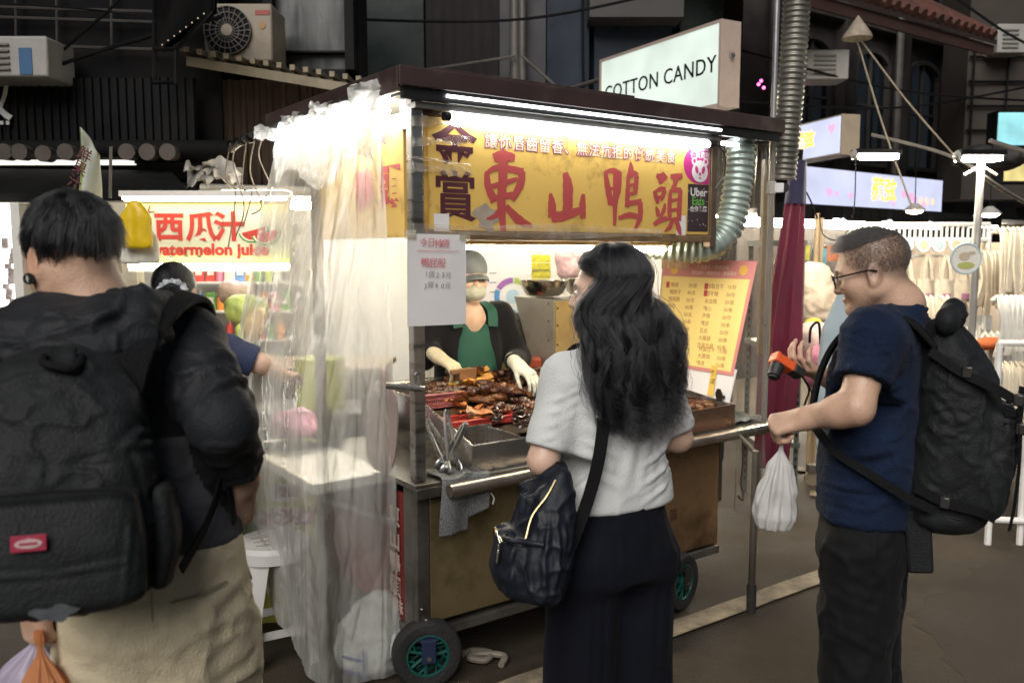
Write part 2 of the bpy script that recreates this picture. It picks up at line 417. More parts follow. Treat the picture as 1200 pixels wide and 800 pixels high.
def hair(name, strands, radius, material, parent, tip=.3):
    """strands: array (S, N, 3) world; one hair-curves object"""
    S, N, _ = strands.shape; hc = bpy.data.hair_curves.new(name); hc.add_curves([N] * S)
    o = bpy.data.objects.new(name, hc); COL.objects.link(o); off = OFF[parent.name]; o.parent = parent; OFF[o.name] = off
    hc.points.foreach_set('position', (strands - np.array(off)).astype(np.float32).ravel())
    rad = radius * (1 - (1 - tip) * np.linspace(0, 1, N) ** 2)
    rr = np.broadcast_to(rad, (S, N)) * (0.8 + .4 * RNG.random((S, 1)))
    a = hc.attributes.get('radius') or hc.attributes.new('radius', 'FLOAT', 'POINT'); a.data.foreach_set('value', rr.astype(np.float32).ravel())
    hc.materials.append(material); return o
def hair_mat(name, col, rough=.35):
    m = bpy.data.materials.new(name); m.use_nodes = True; n = m.node_tree.nodes; l = m.node_tree.links; n.remove(n['Principled BSDF'])
    h = n.new('ShaderNodeBsdfHairPrincipled'); h.parametrization = 'COLOR'; h.inputs['Color'].default_value = (*col, 1); h.inputs['Roughness'].default_value = rough; h.inputs['Radial Roughness'].default_value = .45
    h.inputs['Random Roughness'].default_value = .2
    l.new(h.outputs[0], n['Material Output'].inputs[0]); return m
# ================================================================== SETTING: road and markings
asphalt = mat('asphalt', (.036, .0255, .0145), .70, var=.45, scale=2.2, bump=.8, bscale=130, dirt=(.062, .045, .026), dirt_amt=.38, dirt_scale=1.4, rvar=.15)
def ground_grid():
    mb = MB()
    mb.grid(lambda a, b: ((a - .5) * 60, -8 + b * 60, .0), 60, 60); return mb
tag(ground_grid().build('road', asphalt), kind='structure')
paint = mat('road_paint', (.30, .245, .17), .75, var=.25, scale=14, bump=.4, bscale=120, dirt=(.06, .05, .04), dirt_amt=.55, dirt_scale=6)
def marking(a, b, w, name='road_marking'):
    a = Vector(a); b = Vector(b); t = (b - a).normalized(); n = Vector((-t.y, t.x, 0)); mb = MB(); k = max(2, int((b - a).length / .12))
    rr = random.Random(len(bpy.data.objects)); L = [w / 2 * (1 + rr.uniform(-.12, .06)) for _ in range(k + 1)]; Q = [w / 2 * (1 + rr.uniform(-.12, .06)) for _ in range(k + 1)]
    mb.grid(lambda u, v: tuple(a + (b - a) * v + n * (L[round(v * k)] if u < .5 else -Q[round(v * k)]) + Vector((0, 0, .010 + .002 * len([o for o in COL.objects if o.name.startswith(name)])))), 1, k)
    tag(mb.build(name, paint), kind='structure')
marking(cart(-.9, -.20, 0), cart(2.55, -.20, 0), .115)
marking((2.02, 4.95, 0), (2.55, 6.6, 0), .12); marking((1.95, 5.45, 0), (2.75, 5.1, 0), .12); marking((2.0, 6.1, 0), (2.9, 5.7, 0), .12)
marking((3.3, 5.35, 0), (4.9, 4.7, 0), .12)
patch = mat('asphalt_patch', (.033, .025, .017), .78, var=.35, scale=2.6, bump=.6, bscale=160, dirt=(.045, .034, .022), dirt_amt=.4, dirt_scale=2)
mbp = MB(); pl = [(1.62, 2.6), (1.75, 3.62), (2.42, 4.22), (3.0, 4.35), (3.7, 4.1), (4.4, 3.1), (3.2, 2.2)]
rq = random.Random(6); pl = [(a[0] + (b[0] - a[0]) * k / 14 + rq.uniform(-.03, .03), a[1] + (b[1] - a[1]) * k / 14 + rq.uniform(-.03, .03)) for a, b in zip(pl, pl[1:] + pl[:1]) for k in range(14)]
mbp.prism([(x, y) for x, y in pl], .0015, T(0, 0, .0012)); tag(mbp.build('road_patch', patch, smooth=0), kind='structure')

# ================================================================== BUILDINGS BEHIND
black_metal = mat('black_metal', (.007, .007, .008), .5, var=.3, scale=4, dirt=(.013, .012, .011), dirt_amt=.4, spec=.1)
dark_wall = mat('dark_wall', (.009, .009, .010), .85, spec=.08, var=.3, scale=3, bump=.2, bscale=25, dirt=(.014, .013, .012), dirt_amt=.5)
rust_sheet = mat('brown_sheet', (.036, .024, .017), .75, spec=.12, var=.35, scale=3, stretch=(3, 3, .5), dirt=(.025, .018, .014), dirt_amt=.5)
beige_plastic = mat('beige_plastic', (.26, .22, .165), .5, var=.08, dirt=(.15, .12, .09), dirt_amt=.25)
white_plastic = mat('white_plastic', (.34, .33, .31), .45, var=.06, dirt=(.25, .23, .2), dirt_amt=.2)
dark_glass = mat('dark_glass', (.008, .012, .018), .12, var=.2, spec=.6)
navy_panel = mat('navy_panel', (.020, .028, .042), .35, var=.25, scale=2, spec=.2)
green_panel = mat('green_panel', (.024, .032, .031), .3, var=.25, scale=2, spec=.2)
curtain_grey = mat('curtain_grey', (.024, .022, .022), .85, spec=.1, var=.3, scale=5, stretch=(4, 4, .4))
pipe_grey = mat('pipe_grey', (.11, .10, .09), .5, var=.25, scale=5, metal=.2)
canvas_black = mat('canvas_black', (.008, .008, .008), .8, spec=.1, var=.3, scale=5, bump=.2, bscale=60)
cream_wall = mat('cream_wall', (.50, .46, .36), .7, var=.08, scale=2, dirt=(.22, .17, .11), dirt_amt=.3, dirt_scale=2)
white_paint = mat('white_paint', (.72, .70, .66), .5, var=.05, dirt=(.45, .4, .33), dirt_amt=.2)
letter_white = mat('letter_white', (.62, .62, .60), .5, var=.05)

def px_rect(x0, y0, x1, y1, Y):       # upright rectangle facing the street, from the photo's scale at distance Y
    a = at(x0, y1, Y); b = at(x1, y0, Y); return a.x, a.z, b.x, b.z

# ---- left eatery: dark front with ribbed fascia, rolled awning
Y0 = 5.4
t = thing('eatery_building', 'dark eatery front with black ribbed fascia and white lettering', 'building', (-2.9, Y0, 0))
x0, z0, x1, z1 = px_rect(-160, 92, 232, 192, Y0)
MB().span((x0, Y0 + .12, 2.05), (x1 + .1, Y0 + .5, 5.2)).build('wall', dark_wall, t, smooth=0)
def ribs(x0, x1, z0, z1, y, pitch, depth):
    n = int((x1 - x0) / pitch); pts = []
    for i in range(n):
        x = x0 + i * pitch; pts += [(x, y), (x + pitch * .5, y), (x + pitch * .6, y - depth), (x + pitch * .9, y - depth)]
    pts += [(x0 + n * pitch, y), (x0 + n * pitch, y + .03), (x0, y + .03)]
    return MB().prism(pts, z1 - z0, T(0, 0, z0))
fa = ribs(x0, x1, z0, z1, Y0, .052, .018).build('fascia', black_metal, t, smooth=0)
mb = MB(); me = text_mesh('飯', .34, .006, .004); c = at(-14, 116, Y0); mb.mesh(me, frame((c.x, Y0 - .035, c.z), (1, 0, 0), (0, 0, 1)))
for k in range(6): mb.box((at(-22 + k * 7, 145, Y0).x, Y0 - .035, at(0, 145, Y0).z), (.02, .006, .022))
mb.build('lettering', letter_white, fa, smooth=0)
# rolled-up shade with its round end caps, and the light gap under it
vb = MB(); zz = at(0, 176, Y0).z
vb.tube([(x0, Y0 - .05, zz), (x1 + .2, Y0 - .05, zz)], .055, 12)
vb.build('shade_roll', canvas_black, t)
for px in (4, 22, 50, 76, 148, 172, 196):
    c = at(px, 176 + (px % 3) * 2, Y0 - .2); MB().tube([c, c + V3(0, .09, 0)], [.05, .045], 14).build('roll_cap', mat('brown_cap', (.075, .06, .048), .7, var=.3, scale=9), t)
xa, za, xb, zb = px_rect(-160, 188, 158, 194, Y0)
MB().span((xa, Y0 - .03, za + .004), (xb, Y0 + .02, zb)).build('light_strip', glow('strip_dim', (1, .96, .86), .45), t, smooth=0)
# black canvas awning, sloping
aw = MB(); p = [at(-160, 196, 5.35), at(200, 200, 5.35), at(222, 224, 4.85), at(-160, 228, 4.85)]
p[0].x = -3.9; p[3].x = -3.6
aw.add([tuple(q) for q in p] + [tuple(q - V3(0, 0, .05)) for q in p], [(0, 1, 2, 3), (7, 6, 5, 4), (3, 2, 6, 7), (2, 1, 5, 6), (0, 3, 7, 4), (1, 0, 4, 5)])
aw.build('awning', canvas_black, t, smooth=0)
# upper storey: railing and pipes
ub = MB()
for y in (6, 18, 50): q = at(-80, y, 5.45); r_ = at(238, y + 10, 5.45); ub.tube([q, r_], .010, 6)
for x in (18, 66, 130): ub.tube([at(x, -20, 5.45), at(x + 1, 55, 5.45)], .008, 6)
ub.build('railing', mat('rail_dark', (.04, .036, .033), .6), t)
ub = MB(); ub.tube(smooth_path([at(40, 88, 5.3), at(110, 62, 5.25), at(200, 36, 5.2), at(260, 20, 5.2)]), .012, 6); ub.tube(smooth_path([at(45, 86, 5.3), at(95, 40, 5.3), at(130, 10, 5.3), at(150, -15, 5.3)]), .009, 6)
ub.tube(smooth_path([at(0, 4, 5.1), at(90, 10, 5.1), at(160, 18, 5.1)]), .006, 6)
tag(ub.build('cable', black_metal), 'loose black cables running above the white air conditioner', 'cable')
# hanging frame sign seen from its edge
t = thing('sign_frame', 'empty black projecting sign frame hanging over the ribbed fascia', 'sign frame', (-1.95, 5.1, 2.9))
fb = MB(); P = [at(205, -30, 4.9), at(250, -30, 4.6), at(248, 12, 4.6), at(207, 58, 4.9), at(207, 97, 4.9), at(181, 97, 5.2), at(181, 58, 5.2), at(181, -30, 5.2)]
fb.tube([P[1], P[2], P[3], P[4], P[5], P[6], P[7]], .014, 6); fb.tube([P[3], P[6]], .012, 6); fb.tube([P[6], at(222, 10, 5.0)], .012, 6)
fb.build('frame', black_metal, t)
pb = MB(); pb.add([tuple(q) for q in (at(184, -30, 5.2), at(246, -30, 4.62), at(246, 12, 4.62), at(184, 60, 5.18))], [(0, 1, 2, 3)]); pb.add([tuple(q + V3(.02, .05, 0)) for q in (at(184, -30, 5.2), at(246, -30, 4.62), at(246, 12, 4.62), at(184, 60, 5.18))], [(3, 2, 1, 0)])
pb.build('panel', black_metal, t, smooth=0)
lb = MB()
for k in range(9):
    q = at(183 + k * 7, 58 - k * 5.2, 5.17 - k * .064); lb.ball(q, .004, 6)
lb.build('stud_light', glow('stud', (1, .8, .5), .22), t)

def ac_unit(label, px0, py0, px1, py1, Y, kind, depth=.32):
    x0, z0, x1, z1 = px_rect(px0, py0, px1, py1, Y); w = x1 - x0; h = z1 - z0
    t = thing('air_conditioner', label, 'air conditioner', ((x0 + x1) / 2, Y + depth / 2, z0))
    MB().span((x0, Y, z0), (x1, Y + depth, z1)).build('casing', white_plastic if kind != 'fan' else beige_plastic, t, bevel=.012)
    if kind == 'fan':
        c = V3(x0 + w * .36, Y - .012, z0 + h * .52); r_ = min(h * .44, w * .34)
        g = MB(); g.tube([c + V3(0, -.002, 0), c + V3(0, .014, 0)], r_, 32); g.build('fan_shroud', black_metal, t)
        g = MB()
        for k in range(4): rr = r_ * (k + 1) / 4; g.tube([c + V3(math.cos(a) * rr, -.012, math.sin(a) * rr) for a in np.linspace(0, 2 * math.pi, 33)[:-1]], .0035, 5, closed=True)
        for k in range(22):
            a = 2 * math.pi * k / 22; g.tube([c + V3(math.cos(a) * r_ * .22, -.014, math.sin(a) * r_ * .22), c + V3(math.cos(a + .3) * r_, -.012, math.sin(a + .3) * r_)], .003, 5)
        g.build('grille', mat('grille_grey', (.10, .095, .085), .5), t)
        g = MB(); g.tube([c + V3(0, -.022, 0), c + V3(0, 0, 0)], r_ * .24, 20); g.build('hub', beige_plastic, t)
        g = MB(); g.span((x0 + w * .76, Y - .004, z0 + h * .80), (x0 + w * .97, Y, z0 + h * .88)); g.build('maker_badge', mat('badge_red', (.30, .04, .03), .5), t, smooth=0)
        g = MB(); g.prism(circle_pts((0, 0), .022, 12), .004, frame((x0 + w * .86, Y, z0 + h * .62), (1, 0, 0), (0, 0, 1))); g.build('round_badge', mat('badge_tan', (.32, .18, .06), .5), t, smooth=0)
    else:
        g = MB()
        for k in range(5): g.box((x0 + w * .42, Y - .006, z0 + h * (.18 + k * .15)), (w * .52, .02, h * .05))
        g.build('louvre', mat('louvre_grey', (.16, .15, .13), .5), t, smooth=0)
        if kind == 'louvre':
            g = MB(); g.span((x0 + w * .76, Y - .005, z0 + h * .05), (x0 + w * .87, Y, z0 + h * .70)); g.build('blue_label', mat('label_blue', (.03, .10, .22), .5), t, smooth=0)
    return t
ac_unit('white louvred air conditioner with a blue label above the ribbed fascia', -80, 42, 54, 90, 5.1, 'louvre')
ac_unit('beige air conditioner with a round fan, on the ledge above the brown sheet wall', 240, 4, 318, 72, 5.35, 'fan')

# ---- middle-left building: window, ledge canopy, brown ribbed sheet
t = thing('tenement_building', 'dark building with a curtained window above a brown ribbed sheet wall', 'building', (-1.4, 5.7, 0))
x0, z0, x1, z1 = px_rect(231, -60, 420, 330, 5.9); MB().span((x0 - .05, 5.92, 2.06), (x1, 6.2, 4.4)).build('wall', dark_wall, t, smooth=0)
xa, za, xb, zb = px_rect(231, 94, 420, 222, 5.55); ribs(xa, xb, za, zb, 5.55, .085, .02).build('sheet_cladding', rust_sheet, t, smooth=0)
# ledge with a beige edge, slightly lower to the right
c0 = at(218, 66, 5.25); c1 = at(420, 100, 5.25)
lb = MB(); lb.add([(c0.x, 5.25, c0.z), (c1.x, 5.25, c1.z), (c1.x, 5.9, c1.z + .12), (c0.x, 5.9, c0.z + .12)] + [(c0.x, 5.25, c0.z - .055), (c1.x, 5.25, c1.z - .055), (c1.x, 5.9, c1.z + .06), (c0.x, 5.9, c0.z + .06)], [(0, 1, 2, 3), (7, 6, 5, 4), (4, 5, 1, 0), (5, 6, 2, 1), (7, 4, 0, 3), (6, 7, 3, 2)])
for k in range(14):
    f = k / 13; lb.box((c0.x + (c1.x - c0.x) * f, 5.4, c0.z + (c1.z - c0.z) * f + .04), (.03, .3, .03))
lb.build('ledge', mat('ledge_beige', (.24, .20, .135), .6, var=.2, dirt=(.09, .07, .05), dirt_amt=.4), t, smooth=0)
x0, z0, x1, z1 = px_rect(322, -70, 402, 82, 5.8)
w = MB(); w.span((x0 - .06, 5.78, z0), (x0, 5.9, z1)); w.span((x1, 5.78, z0), (x1 + .06, 5.9, z1)); w.span((x0, 5.78, z0 - .05), (x1, 5.9, z0)); zm = at(0, 62, 5.8).z; w.span((x0, 5.79, zm), (x1, 5.88, zm + .012))
wf = w.build('window', black_metal, t, smooth=0)
w = MB(); w.span((x0, 5.86, z0), (x1, 5.88, z1)); w.build('pane', mat('pane_grey', (.075, .078, .075), .18, var=.3, scale=4, stretch=(3, 3, .5)), wf, smooth=0)
# gutter pipe and crumpled sheeting under the cladding
g = MB(); g.tube([at(236, 221, 5.3), at(420, 226, 5.3)], .03, 12); g.build('gutter_pipe', mat('gutter_beige', (.36, .33, .29), .5, var=.15), t)
def crumple(o, w, h, seed, amp):
    k = np.array([[seed, 0, 0]], float)
    def fn(a, b):
        p = np.array([[a * 5, b * 4, seed * 1.7]]); d = fbm(p, 3)[0] * amp; e = fbm(p + 9, 3)[0] * amp
        return (o.x + (a - .5) * w, o.y + d, o.z + (b - .5) * h + e)
    return MB().grid(fn, 18, 10)
tag(crumple(at(250, 205, 5.1), .32, .12, 3, .06).build('plastic_sheet', mat('dull_sheet', (.20, .185, .165), .4, var=.2), None, smooth=60), 'crumpled grey plastic sheet stuffed under the brown sheet wall', 'plastic sheet')

# ---- centre: tall dark panelled front with pipes
t = thing('panelled_building', 'tall dark glass and panel building front behind the cart roof', 'building', (0.2, 8.0, 0))
YB = 8.0
MB().span((-1.9, YB + .1, 0), (2.12, YB + .5, 6)).build('wall', dark_wall, t, smooth=0)
for (a, b, m_) in ((402, 418, black_metal), (420, 496, green_panel), (500, 585, curtain_grey), (640, 692, navy_panel), (695, 790, navy_panel), (794, 850, green_panel)):
    x0, z0, x1, z1 = px_rect(a, -60, b, 170, YB); MB().span((x0, YB, 2.1), (x1, YB + .09, 5.4)).build('panel', m_, t, bevel=.008)
x0, z0, x1, z1 = px_rect(585, -60, 640, 170, YB); MB().span((x0, YB + .02, 2.1), (x1, YB + .1, 5.4)).build('panel', mat('plum_panel', (.022, .019, .024), .5), t, smooth=0)
for px, r_ in ((603, .045), (612, .035), (683, .012)):
    MB().tube([at(px, -60, YB - .12), at(px, 60, YB - .12), at(px + 2, 170, YB - .12)], r_, 10).build('drain_pipe', pipe_grey if r_ > .02 else black_metal, t)
MB().tube([at(404, 97, 7.4), at(604, 66, 7.8)], .012, 6).build('brace_wire', pipe_grey, t)
MB().tube([at(612, 66, 7.8), at(650, 100, 7.4)], .014, 6).build('brace_wire', pipe_grey, t)
# dark pelmet over the middle
x0, z0, x1, z1 = px_rect(690, -50, 800, 0, 7.8); MB().span((x0, 7.7, at(0, 20, 7.7).z), (x1, 8.1, at(0, -60, 7.7).z)).build('pelmet', mat('pelmet_dark', (.04, .037, .034), .6), t, smooth=0)

for k, (a, b, c_, lab) in enumerate((((-40, 20, 6.2), (420, -8, 6.6), 22, 'thin black cable sagging across the upper storeys at the left'), ((380, 22, 7.2), (860, -30, 7.0), 26, 'thin black cable sagging across the dark panelled front'), ((860, 118, 8.0), (1240, 95, 8.6), 20, 'black cable strung in front of the old tenement windows'), ((870, 60, 8.1), (1240, 120, 8.8), 16, 'second black cable crossing the old tenement front'), ((1110, -10, 8.0), (1240, 70, 7.6), 6, 'black cable at the top right corner'))):
    g = MB(); g.tube(smooth_path([at(*a[:2], a[2]), at((a[0] + b[0]) / 2, (a[1] + b[1]) / 2 + c_, (a[2] + b[2]) / 2), at(*b[:2], b[2])], 10), .011, 6); tag(g.build('cable', black_metal), lab, 'cable')
# ---- COTTON CANDY light box, sticking out from the wall
A = V3(.742, 7.24, 0); B = V3(1.43, 6.0, 0); d_ = (B - A).normalized(); nrm = V3(d_.y, -d_.x, 0)   # nrm faces the camera side
if nrm.y > 0: nrm = -nrm
L_ = (B - A).length; zt = at(838, 26, 6.0).z; zb = at(838, 121, 6.0).z; H_ = zt - zb
t = thing('light_box', 'white lit box sign reading COTTON CANDY above the cart roof', 'sign', (B.x, B.y, zb))
FM = frame((A.x, A.y, zb), d_, (0, 0, 1))            # x along sign, y up, z = out of its front face
mb = MB(FM); mb.span((-.02, -.02, -.17), (L_ + .004, 0, .012)); mb.span((-.02, H_, -.17), (L_ + .004, H_ + .02, .012)); mb.span((-.02, 0, -.17), (0, H_, .012)); mb.span((L_ - .016, 0, -.17), (L_ + .004, H_, .012)); mb.span((0, 0, -.17), (L_, H_, -.15))
mb.build('case', mat('case_pink', (.42, .33, .28), .55, var=.1, dirt=(.25, .19, .15), dirt_amt=.3), t, smooth=0)
def lit_face(name, col, s, vary=.25, scale=1.5):
    m = glow(name, col, s); n = m.node_tree.nodes; l = m.node_tree.links
    tc = n.new('ShaderNodeTexCoord'); nz = n.new('ShaderNodeTexNoise'); nz.inputs['Scale'].default_value = scale; l.new(tc.outputs['Object'], nz.inputs['Vector'])
    mr = n.new('ShaderNodeMapRange'); mr.inputs[1].default_value = .3; mr.inputs[2].default_value = .7; mr.inputs[3].default_value = s * (1 - vary); mr.inputs[4].default_value = s * (1 + vary)
    l.new(nz.outputs['Fac'], mr.inputs[0]); l.new(mr.outputs[0], n['Principled BSDF'].inputs['Emission Strength']); return m
fm_ = MB(FM); fm_.span((0, 0, -.03), (L_ - .016, H_, 0)); fc = fm_.build('lit_face', lit_face('cotton_face', (.88, 1.0, .90), .32, .28, 1.6), t, smooth=0)
mb = MB(FM); me = text_mesh('COTTON CANDY', .160, .0005, .002, sx=.98, spacing=1.06); mb.mesh(me, T(L_ * .50, H_ * .50, .003)); mb.build('lettering', black_metal, fc, smooth=0)
mb = MB(FM); mb.cyl((L_ + .004, H_ * .60, -.08), (L_ + .03, H_ * .60, -.08), .018, 12); mb.build('bolt', mat('chrome', (.6, .6, .6), .25, metal=1), t)
mb = MB(FM); mb.tube([(-.02, H_ * .3, -.08), (-.75, H_ * .3, -.08)], .02, 8); mb.tube([(-.02, H_ * .8, -.08), (-.75, H_ * .8, -.08)], .02, 8); mb.build('bracket', pipe_grey, t)

# ---- right: old tenement with arched windows, running away along the street
RB0 = V3(2.55, 10.2, 0); RM = frame((RB0.x, RB0.y, 0), CU, (0, 0, 1))   # x along the front, y up, z = towards the street
t = thing('old_tenement', 'old grey stone tenement with arched windows and drain pipes', 'building', (4.5, 11.4, 0))
stone = mat('old_stone', (.050, .046, .044), .88, spec=.1, var=.3, scale=3, bump=.3, bscale=40, dirt=(.03, .026, .024), dirt_amt=.5, dirt_scale=1.6)
mb = MB(RM)
mb.span((-2, 0, -.6), (11, 8.5, -.12))
mb.build('wall', stone, t, smooth=0)
for k in range(6):
    x = .95 + k * 1.32
    mb = MB(RM); mb.span((x - .12, 2.3, -.14), (x + .12, 8.4, .06)); mb.build('pier', stone, t, bevel=.02)
for k in range(5):
    x = 1.07 + k * 1.32; w_ = 1.08
    for zl in (2.75, 5.1):
        hgt = 1.35; pts = [(x + .12, zl), (x + w_ - .12, zl)] + [(x + w_ / 2 + (w_ / 2 - .12) * math.cos(a), zl + hgt + .22 * math.sin(a)) for a in np.linspace(0, math.pi, 9)]
        inner = [(x + w_ / 2 + (p[0] - x - w_ / 2) * .86, zl + .05 + (p[1] - zl) * .93) for p in pts]
        mb = MB(RM); vs = [(p[0], p[1], -.115) for p in pts] + [(p[0], p[1], -.02) for p in pts] + [(p[0], p[1], -.02) for p in inner] + [(p[0], p[1], -.11) for p in inner]
        n_ = len(pts); mb.add(vs, [(i, (i + 1) % n_, n_ + (i + 1) % n_, n_ + i) for i in range(n_)] + [(n_ + i, n_ + (i + 1) % n_, 2 * n_ + (i + 1) % n_, 2 * n_ + i) for i in range(n_)] + [(2 * n_ + i, 2 * n_ + (i + 1) % n_, 3 * n_ + (i + 1) % n_, 3 * n_ + i) for i in range(n_)])
        wf = mb.build('window', stone, t, smooth=0)
        mb = MB(RM); mb.prism(inner, .02, T(0, 0, -.11)); mb.build('pane', dark_glass, wf, smooth=0)
        mb = MB(RM); mb.span((x + w_ / 2 - .02, zl + .05, -.09), (x + w_ / 2 + .02, zl + hgt + .15, -.06)); mb.span((x + .2, zl + .8, -.088), (x + w_ - .2, zl + .83, -.062)); mb.build('glazing_bar', mat('bar_grey', (.05, .045, .04), .6), wf, smooth=0)
    mb = MB(RM); mb.span((x, 4.55, -.13), (x + w_, 4.75, .04)); mb.build('string_course', stone, t, bevel=.01)
for x in (.62, 3.3, 6.1):
    mb = MB(RM); mb.tube([(x, 2.2, .12), (x, 8.4, .12)], .05, 8); mb.build('drain_pipe', pipe_grey, t)
# red tiled eave in front of it
t = thing('tiled_eave', 'red clay tile eave sloping out above the window air conditioner', 'roof', (2.2, 8.4, 3.6))
EM = frame((1.75, 7.6, 0), CU, (0, 0, 1)); zE = at(950, 22, 8.6).z
tile = mat('clay_tile', (.10, .036, .024), .7, var=.35, scale=9, dirt=(.03, .02, .016), dirt_amt=.4)
mb = MB(EM); mb.add([(-.3, zE, .5), (3.9, zE, .5), (3.9, zE + 1.0, -1.0), (-.3, zE + 1.0, -1.0), (-.3, zE - .05, .5), (3.9, zE - .05, .5), (3.9, zE + .9, -1.0), (-.3, zE + .9, -1.0)], [(0, 1, 2, 3), (7, 6, 5, 4), (4, 5, 1, 0), (5, 6, 2, 1), (7, 4, 0, 3)]); mb.build('roof_deck', mat('eave_dark', (.03, .016, .012), .8), t, smooth=0)
mb = MB(EM)
for k in range(27):
    x = -.26 + k * .155; mb.tube([(x, zE + .03, .53), (x, zE + 1.02, -.98)], .05, 8)
mb.build('tile_course', tile, t)
mb = MB(EM); mb.span((-.3, zE - .16, .44), (3.9, zE - .052, .47)); mb.build('fascia_board', mat('fascia_brown', (.045, .02, .014), .7), t, smooth=0)
c = at(971, 76, 8.3); ac_unit('small white window air conditioner under the red tile eave', 945, 58, 996, 93, 8.3, 'louvre2')
c = at(1185, 45, 10.5); ac_unit('grey air conditioner high on the far right wall', 1168, 28, 1206, 62, 10.0, 'louvre2')
# far right block
t = thing('corner_block', 'brown corner building with steel bars at the top right', 'building', (6.4, 10.8, 0))
MB().span((5.35, 10.3, 2.2), (9, 10.9, 7)).build('wall', mat('brown_wall', (.045, .036, .030), .8, var=.3, scale=2), t, smooth=0)
g = MB()
for k in range(4): g.tube([(5.35, 10.26, 3.0 + k * .28), (8.5, 10.26, 3.0 + k * .28)], .015, 6)
for k in range(8): g.tube([(5.4 + k * .4, 10.25, 2.8), (5.4 + k * .4, 10.25, 4.0)], .012, 6)
g.build('window_bars', black_metal, t)
# distant end of the street
tag(MB().span((-9, 16.5, 0), (14, 17, 12)).build('street_backdrop_wall', dark_wall, None, smooth=0), 'dark wall closing the far end of the street', 'wall')
tag(MB().span((-6.2, -1, 0), (-5.9, 12, 8)).build('side_wall', dark_wall, None, smooth=0), 'dark wall along the left edge of the market', 'wall')

# ---- lit signs on the right
def lit_sign(label, A, B, zb, zt, text, depth, side_mat, cat='sign', tx=.5, tsize=.62, hearts=7, seed=1, face='pastel'):
    d_ = (B - A).normalized(); L_ = (B - A).length; H_ = zt - zb; M_ = frame((A.x, A.y, zb), d_, (0, 0, 1))
    t = thing('light_box', label, cat, ((A.x + B.x) / 2, (A.y + B.y) / 2, zb))
    mb = MB(M_); mb.span((-.015, -.015, -depth), (L_ + .015, H_ + .015, -.004)); mb.build('case', side_mat, t, smooth=0)
    mb = MB(M_); mb.span((0, 0, -.002), (L_, H_, .008)); fc = mb.build('lit_face', lit_face('face_' + face, (.72, .76, 1.0), .36, .10, 3), t, smooth=0)
    rr = random.Random(seed); g = MB(M_)
    for k in range(hearts):
        x = rr.uniform(.06, .94) * L_; y = rr.uniform(.15, .85) * H_; s_ = rr.uniform(.05, .10) * H_ * 2
        hp = [(x + s_ * .06 * 16 * math.sin(a) ** 3, y + s_ * .06 * (13 * math.cos(a) - 5 * math.cos(2 * a) - 2 * math.cos(3 * a) - math.cos(4 * a))) for a in np.linspace(0, 2 * math.pi, 20)[:-1]]
        g.prism(hp, .002, T(0, 0, .0085 + k * .0001))
    g.build('heart_print', glow('heart_pink', (.95, .55, .85), .36), fc, smooth=0)
    g = MB(M_); me = text_mesh(text, H_ * tsize, .012 * H_, .002); g.mesh(me, T(L_ * tx, H_ * .5, .014)); g.build('lettering', glow('yellow_letters', (1, .82, .12), .46), fc, smooth=0)
    g = MB(M_); me = text_mesh(text, H_ * tsize, .045 * H_, .001); g.mesh(me, T(L_ * tx, H_ * .5, .0115)); g.build('letter_outline', glow('pink_outline', (.95, .80, .85), .42), fc, smooth=0)
    return t, M_, L_, H_, fc
Yr = 7.0; A = V3(.316 * 7.75, 7.75, 0); B = V3(.377 * Yr, Yr, 0)
t, M_, L_, H_, fc = lit_sign('small lit pastel box sign with yellow characters, sticking out beside the tall duct', A, B, at(0, 179, Yr).z, at(0, 136, Yr).z, '蘋弦', .17, mat('case_cream', (.33, .27, .2), .6), tx=.38, tsize=.5, hearts=5, seed=4)
A = V3(.338 * 8.0, 8.0, 0); B = V3(.497 * 9.62, 9.62, 0)
t, M_, L_, H_, fc = lit_sign('long lit pastel shop sign with pink hearts and yellow characters', A, B, at(0, 238.5, 8).z, at(0, 195, 8).z, '蘋弦', .12, black_metal, tx=.53, tsize=.72, hearts=12, seed=9)
g = MB(M_)
for k in range(3): g.prism(circle_pts((L_ * (.82 + .05 * k), H_ * .3), H_ * .12, 14), .002, T(0, 0, .011))
g.build('figure_print', glow('fig_peach', (1, .75, .55), .42), fc, smooth=0)
# awning edge below the long sign with little lamps
t = thing('shop_awning', 'dark ridged awning edge under the long pastel sign', 'awning', (3.6, 8.7, 2.0)); M2 = frame((A.x - .5, A.y - .3, 0), d_ if False else (B - A).normalized(), (0, 0, 1)); zA = at(0, 240, 8).z
mb = MB(M2); mb.span((0, zA - .13, -.02), (L_ + 1.6, zA - .01, .3)); mb.build('canopy', canvas_black, t, smooth=0)
mb = MB(M2)
for k in range(24): mb.tube([(.05 + k * .16, zA - .14, .31), (.05 + k * .16, zA - .03, .31)], .086, 8)
mb.build('scallop_edge', canvas_black, t)
for k in range(4):
    mb = MB(M2); mb.ball((.7 + k * .85, zA - .14, .36), (.09, .016, .03), 10); mb.build('downlight', glow('downlight_white', (.9, .95, 1), 4), t)
